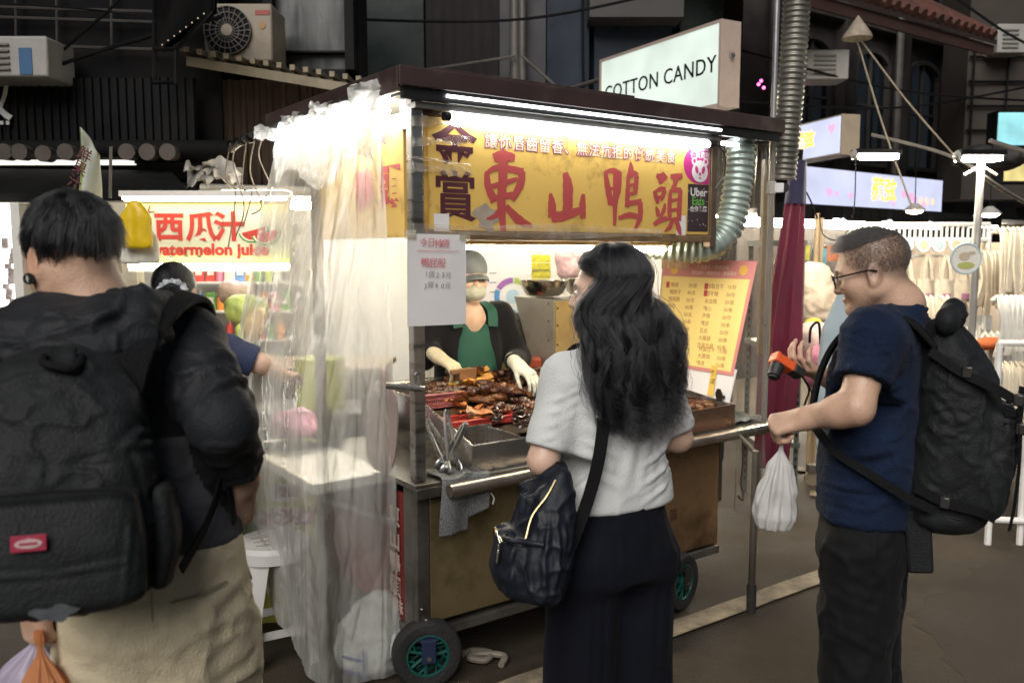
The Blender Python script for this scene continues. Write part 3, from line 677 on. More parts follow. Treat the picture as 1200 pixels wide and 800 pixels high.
# cyan sign at the right edge
x0, z0, x1, z1 = px_rect(1168, 132, 1240, 170, 8.5)
t = thing('light_box', 'cyan lit box sign at the right edge of the street', 'sign', (x0 + .4, 8.5, z0)); MB().span((x0, 8.52, z0 - .02), (x1, 8.7, z1 + .02)).build('case', black_metal, t, smooth=0); MB().span((x0 + .01, 8.5, z0), (x1, 8.518, z1)).build('lit_face', lit_face('face_cyan', (.35, .80, .85), .38, .3, 4), t, smooth=0)
x0, z0, x1, z1 = px_rect(1176, 186, 1240, 212, 8.0)
t = thing('light_box', 'yellow lit sign below the cyan sign', 'sign', (x0 + .4, 8.0, z0)); MB().span((x0, 8.02, z0 - .02), (x1, 8.2, z1 + .02)).build('case', black_metal, t, smooth=0); MB().span((x0 + .01, 8.0, z0), (x1, 8.018, z1)).build('lit_face', lit_face('face_yellow', (.9, .75, .3), .34, .4, 5), t, smooth=0)
# magenta fairy lights by the duct
for px, py in ((892, 95), (895, 103), (889, 99), (934, 110), (934, 121)):
    c = at(px, py, 8.6); mb = MB(); mb.ball(c, .016, 8); tag(mb.build('fairy_light', glow('magenta', (1, .12, .5), 2.2)), 'tiny magenta fairy light glowing beside the tall duct', 'fairy light', group='magenta fairy lights by the duct')
# ================================================================== THE FOOD CART
steel = mat('steel', (.42, .41, .39), .32, metal=.95, var=.12, scale=5, stretch=(1, 1, 6), dirt=(.16, .13, .10), dirt_amt=.35, dirt_scale=4, rvar=.12)
steel_dull = mat('steel_dull', (.24, .225, .20), .45, metal=.85, var=.25, scale=5, dirt=(.06, .048, .035), dirt_amt=.5, dirt_scale=3.5)
warm_lit_steel = mat('lit_stained_steel', (.42, .33, .17), .38, metal=.8, var=.2, scale=2, dirt=(.045, .033, .022), dirt_amt=.45, dirt_scale=2.6)  # golden base colour holds the warm light reflected by stained steel
copper_panel = mat('rusty_panel', (.40, .25, .13), .38, metal=.75, var=.2, scale=2, dirt=(.075, .04, .024), dirt_amt=.45, dirt_scale=3)
roof_brown = mat('roof_brown', (.045, .026, .024), .5, var=.25, scale=4, dirt=(.09, .07, .06), dirt_amt=.25, dirt_scale=5)
dark_trim = mat('dark_trim', (.022, .021, .021), .4, var=.25, metal=.3)
sign_yellow = mat('sign_yellow', (.74, .48, .12), .42, var=.07, scale=2.5, dirt=(.30, .155, .03), dirt_amt=.22, dirt_scale=5, coat=.25)
brush_red = mat('brush_red', (.46, .075, .070), .5, var=.06)
plum = mat('plum_print', (.085, .020, .028), .5, var=.08)
pale_print = mat('pale_print', (.72, .60, .50), .5, var=.05)
mauve_print = mat('mauve_print', (.34, .09, .10), .5, var=.05)
tube_white = glow('tube_white', (.94, .97, 1.0), 10.0)
tube_warm = glow('tube_warm', (1.0, .88, .64), 48)
paper = mat('paper', (.74, .72, .72), .7, var=.03)
rubber = mat('rubber', (.018, .018, .018), .75, var=.3, bump=.4, bscale=90, dirt=(.05, .045, .04), dirt_amt=.4)

t = thing('food_cart', 'yellow signed street food cart with steel counter, brown roof and lit tubes', 'food cart', cart(.8, .4, 0))
ct = t
def cb(name, spans, m, bevel=.004, parent=None, smooth=0):
    mb = MB(CART)
    for a, b in spans: mb.span(a, b)
    return mb.build(name, m, parent or ct, smooth=smooth, bevel=bevel)
# --- lower cabinet
cb('front_panel', [((.055, .003, .235), (1.0, .02, .70))], warm_lit_steel, .003)
cb('front_panel', [((1.003, .0, .225), (1.575, .02, .70))], copper_panel, .003)
cb('corner_post', [((0, 0, .195), (.052, .03, .74)), ((0, .03, .195), (.012, .10, .74))], steel_dull, .003)
cb('corner_post', [((1.578, .0, .215), (1.60, .03, .70))], copper_panel, .003)
cb('side_panel', [((.004, .102, .215), (.02, .80, .70))], mat('red_banner', (.20, .02, .018), .5, var=.3, scale=6, dirt=(.05, .015, .012), dirt_amt=.3), .002)
g = MB(CART)
SIDE = CART @ frame((0, 0, 0), (0, -1, 0), (0, 0, 1))
g = MB(SIDE)
for k, ch in enumerate('東山鴨頭'): g.mesh(text_mesh(ch, .085, .002, .001), T(-.17, .60 - k * .09, .001) )
g.mesh(text_mesh('滷味', .06, .001, .001), T(-.17, .26, .001)); g.build('side_lettering', mat('pale_letter', (.55, .42, .36), .6), ct, smooth=0)
cb('side_panel', [((1.584, .03, .22), (1.60, .80, .70))], steel_dull, .002)
cb('back_panel', [((.02, .78, .22), (1.584, .80, .70))], steel_dull, .002)
cb('base_frame', [((-.006, -.006, .175), (1.61, .024, .212)), ((-.006, .026, .175), (.03, .80, .212)), ((1.58, .026, .175), (1.61, .80, .212)), ((.03, .77, .175), (1.58, .80, .212)), ((.032, .03, .18), (1.578, .765, .195))], steel_dull, .004)
g = MB(CART)
for u in (.012, .03): g.ball((u, -.008, .255 if u > .02 else .30), .006, 8)
for v in (.06, .2): g.ball((-.008, v, .195), .007, 8)
g.build('rivet', steel, ct)
# latches on the panels
g = MB(CART)
g.span((1.282, -.006, .39), (1.318, -.001, .44))
g.build('latch', mat('rust_metal', (.12, .06, .035), .6, metal=.5), ct)
# --- counter top
cb('counter', [((-.02, -.03, .742), (1.62, .82, .764)), ((1.62, -.03, .742), (2.0, .55, .764)), ((-.02, -.034, .712), (2.0, -.03, .75))], steel_dull, .004)
g = MB(CART); g.tube([(.085, -.085, .742), (1.86, -.085, .760)], .024, 18); hp = g.build('push_bar', mat('push_bar_metal', (.42, .36, .30), .3, metal=.9, var=.2, scale=5, dirt=(.15, .08, .05), dirt_amt=.4), ct)  # brownish base colour holds the coppery reflections on the steel bar
g = MB(CART)
for u in (.25, 1.0, 1.7): g.tube([(u, -.085, .745), (u, -.02, .735)], .010, 8)
g.build('bar_bracket', steel_dull, ct)
g = MB(CART); g.span((1.60, -.004, .62), (1.625, .03, .70)); g.span((1.66, .05, .40), (1.68, .5, .742)); g.build('shelf_bracket', steel_dull, ct, smooth=0)
# side shelf that folds out on the left
cb('side_shelf', [((-.315, .17, .757), (-.022, .96, .772)), ((-.315, .166, .735), (-.022, .17, .772)), ((-.319, .166, .735), (-.315, .96, .772))], mat('shelf_steel', (.62, .61, .57), .3, metal=.6, var=.06), .002)
g = MB(CART); g.tube([(-.26, .2, .745), (-.26, .2, .70), (0.0, .16, .58)], .011, 8); g.tube([(0, .16, .54), (0, .16, .74)], .010, 8); g.build('shelf_strut', steel, ct)
# --- posts, sign boxes
cb('post', [((.0, .004, .765), (.045, .045, 2.10))], steel, .004)
cb('post', [((1.505, .004, 1.60), (1.545, .045, 2.10))], mat('post_brown', (.16, .11, .075), .5, metal=.3, var=.3, scale=6, dirt=(.06, .04, .03), dirt_amt=.4), .004)
cb('post', [((.0, .86, .0), (.04, .90, 2.10)), ((1.86, .86, .0), (1.90, .90, 2.10))], steel_dull, .004)
cb('sign_box', [((.05, .03, 1.628), (1.50, .12, 2.055))], mat('signbox_back', (.35, .25, .13), .6, var=.2), .003)
sp = cb('sign_panel', [((.052, .010, 1.655), (1.500, .028, 2.045))], sign_yellow, .002)
cb('sign_frame', [((.046, .004, 1.622), (1.504, .028, 1.652)), ((.046, .004, 2.047), (1.504, .028, 2.062))], mat('frame_wood', (.20, .125, .06), .5, var=.3, scale=7, stretch=(.4, 4, 4), dirt=(.09, .05, .03), dirt_amt=.4), .003)
cb('sign_edge', [((.047, .006, 1.655), (.064, .0095, 2.045))], mat('tape_yellow', (.48, .28, .06), .35, var=.25, scale=12), 0, sp)
FS = CART @ frame((0, 0, 0), (1, 0, 0), (0, 0, 1))                 # x along u, y up, z = towards the street; z=-.010 is the panel face
def sgn(me, x, y, z=-.0085): return (me, T(x, y, z))
def lettering(name, items, m, parent, M=FS):
    g = MB(M)
    for me, mm in items: g.mesh(me, mm)
    return g.build(name, m, parent, smooth=0)
lettering('block_lettering', [sgn(text_mesh('金', .185, .0045, .0), .175, 1.940), sgn(text_mesh('賞', .185, .0032, .0), .175, 1.762)], plum, sp)
sl_ = '讓你唇齒留香、無法抗拒的傳統美食'
it1 = []; it2 = []
for k, ch in enumerate(sl_):
    x = .330 + k * .0615; y = 1.976 + .0 * k; it1.append(sgn(text_mesh(ch, .057, .0042), x, y, -.0088)); it2.append(sgn(text_mesh(ch, .057, .0002), x, y, -.0080))
lettering('slogan_outline', it1, mauve_print, sp); lettering('slogan', it2, pale_print, sp)
# brush characters, stroke by stroke: (points, widths) in the big sign's own units
def brush(strokes, sx, ox, oy, s):
    g = []; zi = [0]
    mb = MB(FS)
    for pts, w in strokes:
        P = [Vector((p[0], -p[1], 0)) for p in pts]; Q = smooth_path(P, 6); n = len(Q)
        ww = [np.interp(i / (n - 1), np.linspace(0, 1, len(w)), w) * .60 for i in range(n)]
        L = []; Rr = []
        for i, p in enumerate(Q):
            d = (Q[min(i + 1, n - 1)] - Q[max(i - 1, 0)]).normalized(); nn = Vector((-d.y, d.x, 0)); j = 1 + .06 * math.sin(i * 2.1 + len(g))
            L.append(p + nn * ww[i] * j); Rr.append(p - nn * ww[i] * (2 - j))
        vs = [((v.x) * s * sx + ox, v.y * s + oy, -.0086 + zi[0] * .00012) for v in L + Rr]; zi[0] += 1
        mb.add(vs, [(i + 1, i, n + i, n + i + 1) for i in range(n - 1)])
    return mb
# stroke units are picture-zoom pixels; 1 unit = s metres
zs = .00091
EAST = [([(515, 272), (570, 258), (640, 262)], [36, 52, 30]), ([(570, 222), (574, 262)], [10, 50]), ([(478, 345), (484, 420), (522, 500)], [22, 34, 40]), ([(470, 358), (545, 318), (690, 335)], [16, 26, 34]), ([(682, 330), (672, 400), (622, 488)], [34, 38, 26]),
        ([(500, 420), (560, 405), (655, 372)], [18, 26, 16]), ([(515, 482), (570, 470), (640, 455)], [20, 30, 24]), ([(574, 250), (568, 380), (560, 520), (574, 682)], [46, 44, 42, 20]), ([(566, 520), (530, 570), (474, 592)], [34, 26, 8]), ([(585, 520), (660, 590), (742, 622)], [26, 44, 14])]
MOUNT = [([(880, 322), (898, 400), (896, 540)], [26, 56, 52]), ([(786, 440), (796, 500), (800, 575)], [12, 42, 46]), ([(792, 575), (870, 562), (1010, 520)], [44, 50, 26]), ([(1000, 436), (994, 500), (998, 574)], [18, 38, 32])]
X7 = 660 - 480   # second picture crop starts here
def sh(L, dx, dy): return [([(x + dx, y + dy) for x, y in p], w) for p, w in L]
DUCK = [([(122, 300), (140, 390), (165, 490)], [20, 34, 36]), ([(118, 305), (180, 292), (232, 318)], [14, 28, 34]), ([(222, 305), (216, 400), (190, 485)], [26, 30, 24]), ([(150, 400), (214, 388)], [16, 18]), ([(160, 486), (212, 470)], [20, 18]), ([(190, 300), (192, 480), (190, 610)], [22, 28, 18]),
        ([(298, 232), (302, 280), (284, 330)], [6, 36, 24]), ([(284, 310), (280, 420), (278, 500)], [20, 28, 26]), ([(285, 322), (330, 300), (352, 310)], [18, 26, 20]), ([(345, 312), (338, 380), (336, 420)], [26, 30, 22]), ([(286, 372), (336, 362)], [14, 14]), ([(280, 425), (340, 412)], [16, 16]), ([(278, 478), (330, 470), (384, 462)], [24, 24, 30]), ([(216, 566), (290, 546), (352, 552)], [18, 28, 26]), ([(372, 468), (372, 560), (330, 636)], [32, 32, 10])]
HEAD = [([(452, 302), (500, 310), (522, 290)], [18, 46, 40]), ([(490, 320), (482, 350)], [44, 22]), ([(436, 395), (452, 430), (470, 470)], [16, 30, 22]), ([(440, 402), (490, 380), (525, 384)], [14, 24, 24]), ([(518, 386), (506, 420), (490, 452)], [26, 26, 16]), ([(452, 440), (500, 426)], [16, 16]), ([(452, 490), (466, 520), (472, 550)], [10, 28, 22]), ([(522, 468), (512, 510), (488, 552)], [12, 26, 18]), ([(438, 600), (480, 575), (540, 556)], [20, 30, 22]),
        ([(560, 302), (610, 300), (654, 292)], [22, 34, 24]), ([(604, 306), (596, 345), (570, 376)], [26, 26, 14]), ([(566, 380), (556, 470), (560, 570)], [18, 28, 26]), ([(560, 392), (600, 382), (646, 380)], [18, 24, 24]), ([(640, 380), (634, 480), (632, 575)], [28, 32, 30]), ([(565, 448), (632, 438)], [16, 16]), ([(565, 508), (630, 498)], [16, 16]), ([(562, 570), (628, 556)], [20, 20]), ([(580, 575), (560, 610), (520, 640)], [26, 26, 8]), ([(612, 570), (632, 620), (650, 664)], [24, 34, 10])]
for nm, gl_, x0_, cx in (('east', EAST, 606, .375), ('mount', MOUNT, 898, .655), ('duck', DUCK, 248, .945), ('head', HEAD, 545, 1.205)):
    mb = brush(sh(gl_, -x0_, -445), 1.12, cx + .035, 1.800, .00069)
    mb.build('brush_character', brush_red, sp, smooth=0)
# stickers on the sign's right end
g = MB(FS); g.prism([(1.352 + .092 * (1 - math.cos(a)) * .6 - .03 * math.sin(a), 1.885 + .16 * a / math.pi) for a in np.linspace(math.pi, 0, 12)] + [(1.494, 1.885), (1.494, 2.045)][::1], .001, T(0, 0, -.0092))
g = MB(FS); pts = [(1.494, 1.875), (1.494, 2.043), (1.375, 2.043)] + [(1.430 - .098 * math.cos(a), 1.958 - .083 * math.sin(a)) for a in np.linspace(-.9, 1.35, 12)]
g.prism(pts, .0006, T(0, 0, -.0094)); stk = g.build('pink_sticker', mat('sticker_pink', (.50, .035, .20), .4, var=.06), sp, smooth=0)
lettering('sticker_lettering', [sgn(text_mesh('foodpanda', .026, .0006), 1.432, 2.028, -.0084), sgn(text_mesh('優質商家', .031, .0008), 1.435, 1.998, -.0084)], mat('sticker_white', (.70, .66, .64), .5), stk)
g = MB(FS); g.prism([(1.434 + .050 * math.cos(a) * (1 - .12 * math.sin(a)), 1.930 + .047 * math.sin(a)) for a in np.linspace(0, 2 * math.pi, 28)[:-1]], .0006, T(0, 0, -.0086))
for s_ in (-1, 1): g.prism(circle_pts((1.434 + s_ * .036, 1.972), .017, 14), .0005, T(0, 0, -.0089))
pf = g.build('panda_head', mat('sticker_white', (.70, .66, .64), .5), stk, smooth=0)
g = MB(FS)
for s_ in (-1, 1): g.prism([(1.434 + s_ * (.021 + .010 * math.cos(a) + .004 * math.sin(a)), 1.936 + .017 * math.sin(a)) for a in np.linspace(0, 2 * math.pi, 14)[:-1]][::s_], .0005, T(0, 0, -.0079)); g.prism(circle_pts((1.434 + s_ * .036, 1.973), .009, 10), .0005, T(0, 0, -.0083))
g.prism(circle_pts((1.434, 1.918), .007, 10), .0005, T(0, 0, -.0079)); g.prism([(1.424, 1.904), (1.434, 1.896), (1.444, 1.904)], .0005, T(0, 0, -.0079))
g.build('panda_face', mat('sticker_pink', (.50, .035, .20), .4), pf, smooth=0)
g = MB(FS); g.prism([(1.362, 1.668), (1.494, 1.668), (1.494, 1.873), (1.362, 1.873)], .0006, T(0, 0, -.0094)); bs = g.build('black_sticker', mat('sticker_black', (.045, .028, .035), .4, var=.1), sp, smooth=0)
lettering('sticker_lettering', [sgn(text_mesh('Uber', .050, .0008), 1.428, 1.838, -.0086), sgn(text_mesh('合作餐廳', .027, .0006), 1.430, 1.765, -.0086)], mat('sticker_white', (.70, .66, .64), .5), bs)
lettering('green_lettering', [sgn(text_mesh('Eats', .050, .0008), 1.428, 1.800, -.0086)], mat('sticker_green', (.12, .42, .06), .5), bs)
g = MB(FS); rr = random.Random(5)
for k in range(16): g.prism(circle_pts((rr.uniform(1.366, 1.49), rr.uniform(1.672, 1.868)), .0022, 6), .0004, T(0, 0, -.0088))
g.build('confetti_print', mat('sticker_white', (.70, .66, .64), .5), bs, smooth=0)
g = MB(FS)
for (x, y, w_, h_) in ((.118, 1.672, .062, .082), (1.322, 1.688, .058, .095)): g.span((x - w_ / 2, y - h_ / 2, -.0082), (x + w_ / 2, y + h_ / 2, -.0076))
g.build('white_sticker', paper, sp, smooth=0)
g = MB(FS); pts = [(.315 + (.055 + .018 * math.sin(a * 3) + .012 * math.cos(a * 5)) * math.cos(a), 1.700 + (.048 + .012 * math.sin(a * 4)) * math.sin(a)) for a in np.linspace(0, 2 * math.pi, 30)[:-1]]
g.prism(pts, .0006, T(0, 0, -.0090)); g.build('torn_patch', mat('torn_paper', (.36, .30, .24), .8, var=.25, scale=20), sp, smooth=0)
# clear tape strips and wrapping across the sign's left end
tape = film('tape_film', (.96, .94, .88), rough=.08, haze=.28, hcol=(.85, .82, .75))
for k, (za, zb_, w_) in enumerate(((2.02, 2.035, .03), (1.95, 1.975, .025), (1.868, 1.862, .03), (1.655, 1.66, .045), (1.90, 1.885, .012))):
    g = MB(FS)
    g.grid(lambda a, b: (-.005 + a * (.24 if k != 3 else 1.2), za + (zb_ - za) * a + (b - .5) * w_ * (1 + .3 * math.sin(a * 9 + k)), .0045 + .003 * math.sin(a * 31 + k) + .0025 * math.sin(b * 6 + a * 12)), 40, 5)
    g.build('clear_tape', tape, sp, smooth=60)
# left side sign with the last two characters
ls = MB(CART).span((.006, .075, 1.63), (.022, .80, 2.06)).build('side_sign_panel', sign_yellow, ct, smooth=0, bevel=.002)
LS = CART @ frame((.006, 0, 0), (0, -1, 0), (0, 0, 1))
lettering('side_sign_lettering', [(text_mesh('頭', .165, .006), T(-.18, 1.80, .0015)), (text_mesh('鴨', .165, .006), T(-.39, 1.80, .0015)), (text_mesh('美食', .055, .002), T(-.20, 1.985, .0015))], brush_red, ls, LS)
g = MB(CART); g.box((.004, .06, 2.05), (.006, .05, .10)); g.build('corner_plate', paper, ct, smooth=0)
# --- roof
cb('roof', [((-.075, -.055, 2.168), (1.92, 1.20, 2.19))], roof_brown, .004)
cb('roof_fascia', [((-.078, -.060, 2.125), (1.925, -.045, 2.185)), ((-.080, -.045, 2.105), (-.066, 1.20, 2.187)), ((1.912, -.045, 2.11), (1.926, 1.20, 2.187))], roof_brown, .003)
cb('roof_ridge', [((.10, .02, 2.19), (1.05, .05, 2.215))], roof_brown, .003)
cb('eave_trim', [((-.06, -.044, 2.085), (1.91, -.028, 2.125)), ((-.05, -.027, 2.10), (1.905, .06, 2.112))], dark_trim, .003)
cb('lamp_rail', [((.0, -.026, 2.062), (1.53, .028, 2.084))], mat('lamp_rail_grey', (.26, .25, .235), .4, metal=.5, var=.2), .003)
cb('ceiling', [((-.06, .07, 2.140), (1.905, 1.18, 2.152))], mat('ceiling_cream', (.42, .37, .29), .6, var=.15, dirt=(.2, .14, .09), dirt_amt=.4), .002)
g = MB(CART); g.tube([(.11, -.047, 2.108), (1.50, -.047, 2.106)], .0055, 8); g.build('light_strip', glow('strip_white', (.92, .97, 1), 5), ct)
g = MB(CART); g.tube([(.135, -.020, 2.044), (1.452, -.020, 2.044)], .0145, 12); tb = g.build('light_tube', tube_white, ct)
g = MB(CART)
for u in (.125, 1.462): g.tube([(u - .012, -.020, 2.044), (u + .012, -.020, 2.044)], .016, 12)
g.build('tube_cap', dark_trim, tb)
g = MB(CART); g.tube(smooth_path([(1.47, -.02, 2.05), (1.54, -.03, 2.02), (1.56, -.02, 1.93), (1.53, .0, 1.86)]), .004, 6); g.build('tube_wire', dark_trim, ct)
g = MB(CART); g.tube([(.17, .16, 1.600), (1.47, .16, 1.590)], .011, 10); g.build('light_tube', tube_warm, ct)
cb('tube_rail', [((.10, .135, 1.606), (1.49, .185, 1.626))], mat('rail_cream', (.42, .33, .20), .5, var=.2), .002)
# tube lights under the left and right ends of the roof, seen through the curtain
g = MB(CART); g.tube([(-.03, .12, 2.068), (-.03, 1.02, 2.068)], .0125, 10); g.build('light_tube', glow('tube_side', (.92, .97, 1), 40), ct)
g = MB(CART); g.tube([(1.60, .03, 2.065), (1.74, .03, 2.065)], .010, 10); g.build('light_tube', glow('tube_right', (.92, .97, 1), 8), ct)
# --- wheels
def wheel(u, v, yaw, label=None):
    M_ = CART @ T(u, v, .128) @ rotz(yaw)
    g = MB(M_ @ Matrix.Rotation(R(90), 4, 'X'))
    prof = [(.078, -.030), (.098, -.036), (.118, -.034), (.127, -.022), (.128, 0), (.127, .022), (.118, .034), (.098, .036), (.078, .030)]
    g.lathe(prof + [prof[0]], 36)
    wh = g.build('wheel', rubber, ct)
    green = mat('hub_green', (.008, .085, .068), .4, var=.15, dirt=(.03, .04, .035), dirt_amt=.3)
    g = MB(M_ @ Matrix.Rotation(R(90), 4, 'X'))
    for z_ in (-.026, .026): g.tube([(.076 * math.cos(a), .076 * math.sin(a), z_) for a in np.linspace(0, 2 * math.pi, 33)[:-1]], .006, 6, closed=True)
    for k in range(7):
        a = 2 * math.pi * k / 7
        for z_ in (-.022, .022): g.tube([(.022 * math.cos(a), .022 * math.sin(a), z_), (.076 * math.cos(a + .12), .076 * math.sin(a + .12), z_)], .0065, 6); g.tube([(.05 * math.cos(a), .05 * math.sin(a), z_), (.076 * math.cos(a - .28), .076 * math.sin(a - .28), z_)], .004, 6)
    g.tube([(0, 0, -.034), (0, 0, .034)], .024, 14); g.build('rim', green, wh)
    g = MB(M_ @ Matrix.Rotation(R(90), 4, 'X')); g.tube([(0, 0, -.055), (0, 0, .055)], .009, 8); g.build('axle', steel_dull, wh)
    return M_
fork = mat('fork_blue', (.015, .025, .07), .45, var=.2, dirt=(.02, .02, .02), dirt_amt=.4)
for (u, v, yaw, fm) in ((.035, .0, R(-20), fork), (1.285, -.055, R(14), dark_trim), (.10, .66, R(10), fork), (1.45, .68, R(0), dark_trim)):
    M_ = wheel(u, v, yaw)
    g = MB(M_)
    for s_ in (-1, 1): g.span((-.026, s_ * .046 - .004, -.02), (.026, s_ * .046 + .004, .062))
    g.span((-.03, -.05, .058), (.03, .05, .068)); g.build('fork', fm, ct, smooth=0, bevel=.003)
# support leg at the right front, on a short arm from the push bar
lp = Vector((1.0541, 3.6194, 0)); g = MB(); g.tube([lp + V3(0, 0, .10), lp + V3(0, 0, .725)], .0155, 14)
leg = g.build('support_leg', mat('leg_steel', (.20, .18, .155), .4, metal=.7, var=.3, dirt=(.08, .06, .045), dirt_amt=.4), ct)
g = MB(); g.tube([lp, lp + V3(0, 0, .13)], .021, 14); g.build('rubber_foot', rubber, leg)
g = MB(); q = cart(1.62, -.085, .757); g.tube([lp + V3(0, 0, .715), q], .009, 8); g.build('leg_arm', steel_dull, ct)
# right pole carrying the curtain and the duct
g = MB(); pb_ = cart(1.94, .02, .0); pt_ = cart(1.94, .02, 2.9)
g.tube([pb_ + V3(0, 0, .74), pt_], .0135, 12); g.build('awning_pole', mat('pole_grey', (.34, .34, .34), .35, metal=.6, var=.12), ct)
g = MB(); q = cart(1.94, .02, 1.88); g.tube([q - V3(0, 0, .03), q + V3(0, 0, .03)], .022, 12); g.box((q.x + .03, q.y - .01, q.z), (.05, .02, .045)); pc = g.build('pole_clamp', paper, ct, bevel=.004)
g = MB(); g.tube([q + V3(.062, -.01, 0), q + V3(.062, .03, 0)], .022, 14); g.build('clamp_knob', rubber, pc)
# wooden far-right upright behind the pole
g = MB(); q = cart(2.02, .10, 0); g.box((q.x, q.y, 1.55), (.055, .05, .95)); g.build('wooden_upright', mat('upright_wood', (.34, .22, .06), .6, var=.2), ct, smooth=0)

# ================================================================== THINGS ON THE CART
# hand-written price paper
PF = CART @ frame((.088, -.008, 1.482), (1, 0, -.012), (0, 0, 1))
t = thing('price_paper', 'white paper with hand-written red and grey prices taped below the sign', 'paper sign', cart(.088, -.008, 1.482))
g = MB(PF); g.grid(lambda a, b: ((a - .5) * .238, (b - .5) * .318, .004 * math.sin(a * 3) * (1 - b) + .002), 8, 8); g.grid(lambda a, b: ((.5 - a) * .238, (b - .5) * .318, .004 * math.sin((1 - a) * 3) * (1 - b) + .001), 8, 8); g.build('sheet', paper, t)
red_ink = mat('red_ink', (.62, .07, .10), .7); grey_ink = mat('grey_ink', (.16, .16, .18), .7)
def hand(chars, y, x0, s, m, name):
    g = MB(PF); rr = random.Random(len(chars) + int(y * 1000))
    for k, ch in enumerate(chars): g.mesh(text_mesh(ch, s, -.0002, shear=.15), T(x0 + k * s * .92 + rr.uniform(-.002, .002), y + rr.uniform(-.003, .003), .0085) @ Matrix.Rotation(rr.uniform(-.1, .1), 4, 'Z'))
    return g.build(name, m, t, smooth=0)
hand('今日特價', .125, -.062, .033, red_ink, 'heading'); hand('鴨屁股', .058, -.055, .036, red_ink, 'heading')
hand('1個25元', .018, -.05, .025, grey_ink, 'price'); hand('3個60元', -.02, -.055, .025, grey_ink, 'price')
g = MB(PF); g.span((-.085, .100, .0078), (.085, .1015, .0083)); g.build('underline', red_ink, t, smooth=0)
g = MB(PF)
for x in (-.11, .11): g.box((x, .155, .006), (.045, .03, .0015))
g.build('tape', tape, t, smooth=0)

# big sloped display tray
TR = mat('tray_steel', (.50, .49, .47), .28, metal=.95, var=.1, scale=4, dirt=(.25, .2, .15), dirt_amt=.2, rvar=.1)
t = thing('display_tray', 'wide stainless steel display tray of braised food on the counter', 'tray', cart(1.0, .4, .766))
def wall_prof(u, rows, th=.006, name='tray_wall'):      # side wall in the plane u: rows (v, ztop)
    g = MB(CART); zb_ = .766; n = len(rows)
    vs = [(u, v, zb_) for v, z in rows] + [(u, v, z) for v, z in rows] + [(u + th, v, zb_) for v, z in rows] + [(u + th, v, z) for v, z in rows]
    fs = []
    for i in range(n - 1): fs += [(i, n + i, n + i + 1, i + 1), (2 * n + i + 1, 3 * n + i + 1, 3 * n + i, 2 * n + i), (n + i, 3 * n + i, 3 * n + i + 1, n + i + 1)]
    fs += [(0, 2 * n, 3 * n, n), (n - 1, 2 * n - 1, 4 * n - 1, 3 * n - 1)]
    g.add(vs, fs); return g.build(name, TR, t, smooth=0)
wall_prof(.235, [(0, .865), (.40, .982), (.80, .990)]); wall_prof(1.697, [(0, .872), (.40, .93), (.80, .990)])
def slab(a, b, m=TR, name='tray_wall', par=None): g = MB(CART); g.span(a, b); return g.build(name, m, par or t, smooth=0, bevel=.0015)
slab((.241, .0, .766), (1.35, .006, .864)); slab((1.352, .0, .766), (1.697, .006, .872), mat('tray_copper', (.44, .27, .19), .3, metal=.9, var=.12))
slab((.241, .794, .766), (1.697, .80, .990)); slab((.241, .006, .767), (1.697, .794, .773), name='tray_floor')
slab((.241, .195, .774), (.455, .200, .895), name='divider'); slab((.455, .006, .774), (.460, .200, .878), name='divider')
g = MB(CART); g.tube([(.235, .803, .992), (1.70, .803, .992)], .009, 8); g.tube([(.238, 0, .867), (.238, .40, .984), (.238, .80, .992)], .005, 6); g.tube([(.238, .002, .867), (1.35, .002, .867)], .004, 6); g.build('rolled_rim', mat('rim_bright', (.66, .64, .60), .25, metal=.95), t)
g = MB(CART); g.grid(lambda a, b: (.245 + a * .205, .01 + b * .18, .792 + .006 * math.sin(a * 17) * math.sin(b * 13)), 20, 16); g.build('sauce', mat('sauce_brown', (.07, .035, .015), .2, var=.4, scale=30), t)
# raised bed the food lies on (the tray's sloping inner rack)
g = MB(CART); g.grid(lambda a, b: (.243 + a * 1.452, .205 + b * .586, .835 + .095 * b), 8, 6); g.build('inner_rack', mat('rack_dark', (.05, .035, .022), .5, var=.4, scale=20), t, smooth=0)
def atz(px, py, z):
    d = _fw + np.array([(px - 600) / F_PX, 0, 0]) - _up * (py - 400) / F_PX
    return Vector(np.array([0, 0, CAM_H]) + d * (z - CAM_H) / d[2])
# ---------------------------------------------------------------- food
braise = mat('braised_dark', (.060, .020, .010), .25, var=.55, scale=45, bump=.5, bscale=130, coat=.35)
braise2 = mat('braised_brown', (.13, .048, .018), .28, var=.45, scale=40, bump=.5, bscale=110, coat=.3)
golden = mat('tofu_golden', (.50, .25, .06), .4, var=.3, scale=35, bump=.4, bscale=90)
orange = mat('skin_orange', (.40, .15, .05), .35, var=.3, scale=30, bump=.4, bscale=90, coat=.2)
black_int = mat('braised_black', (.030, .014, .010), .22, var=.5, scale=60, coat=.4)
def rnd_tube(seed, L, r, bend, m, name, bumps=.25, n=9):
    rr = random.Random(seed); pts = []; rad = []
    for i in range(n):
        f = i / (n - 1); pts.append((L * (f - .5), bend * math.sin(f * math.pi) + rr.uniform(-.2, .2) * r, rr.uniform(-.15, .15) * r)); rad.append(r * (1 + rr.uniform(-bumps, bumps)) * (1 if 0 < i < n - 1 else .55))
    return smooth_path(pts, 3), np.interp(np.linspace(0, 1, (n - 1) * 3 + 1), np.linspace(0, 1, n), rad)
PROTO = {}
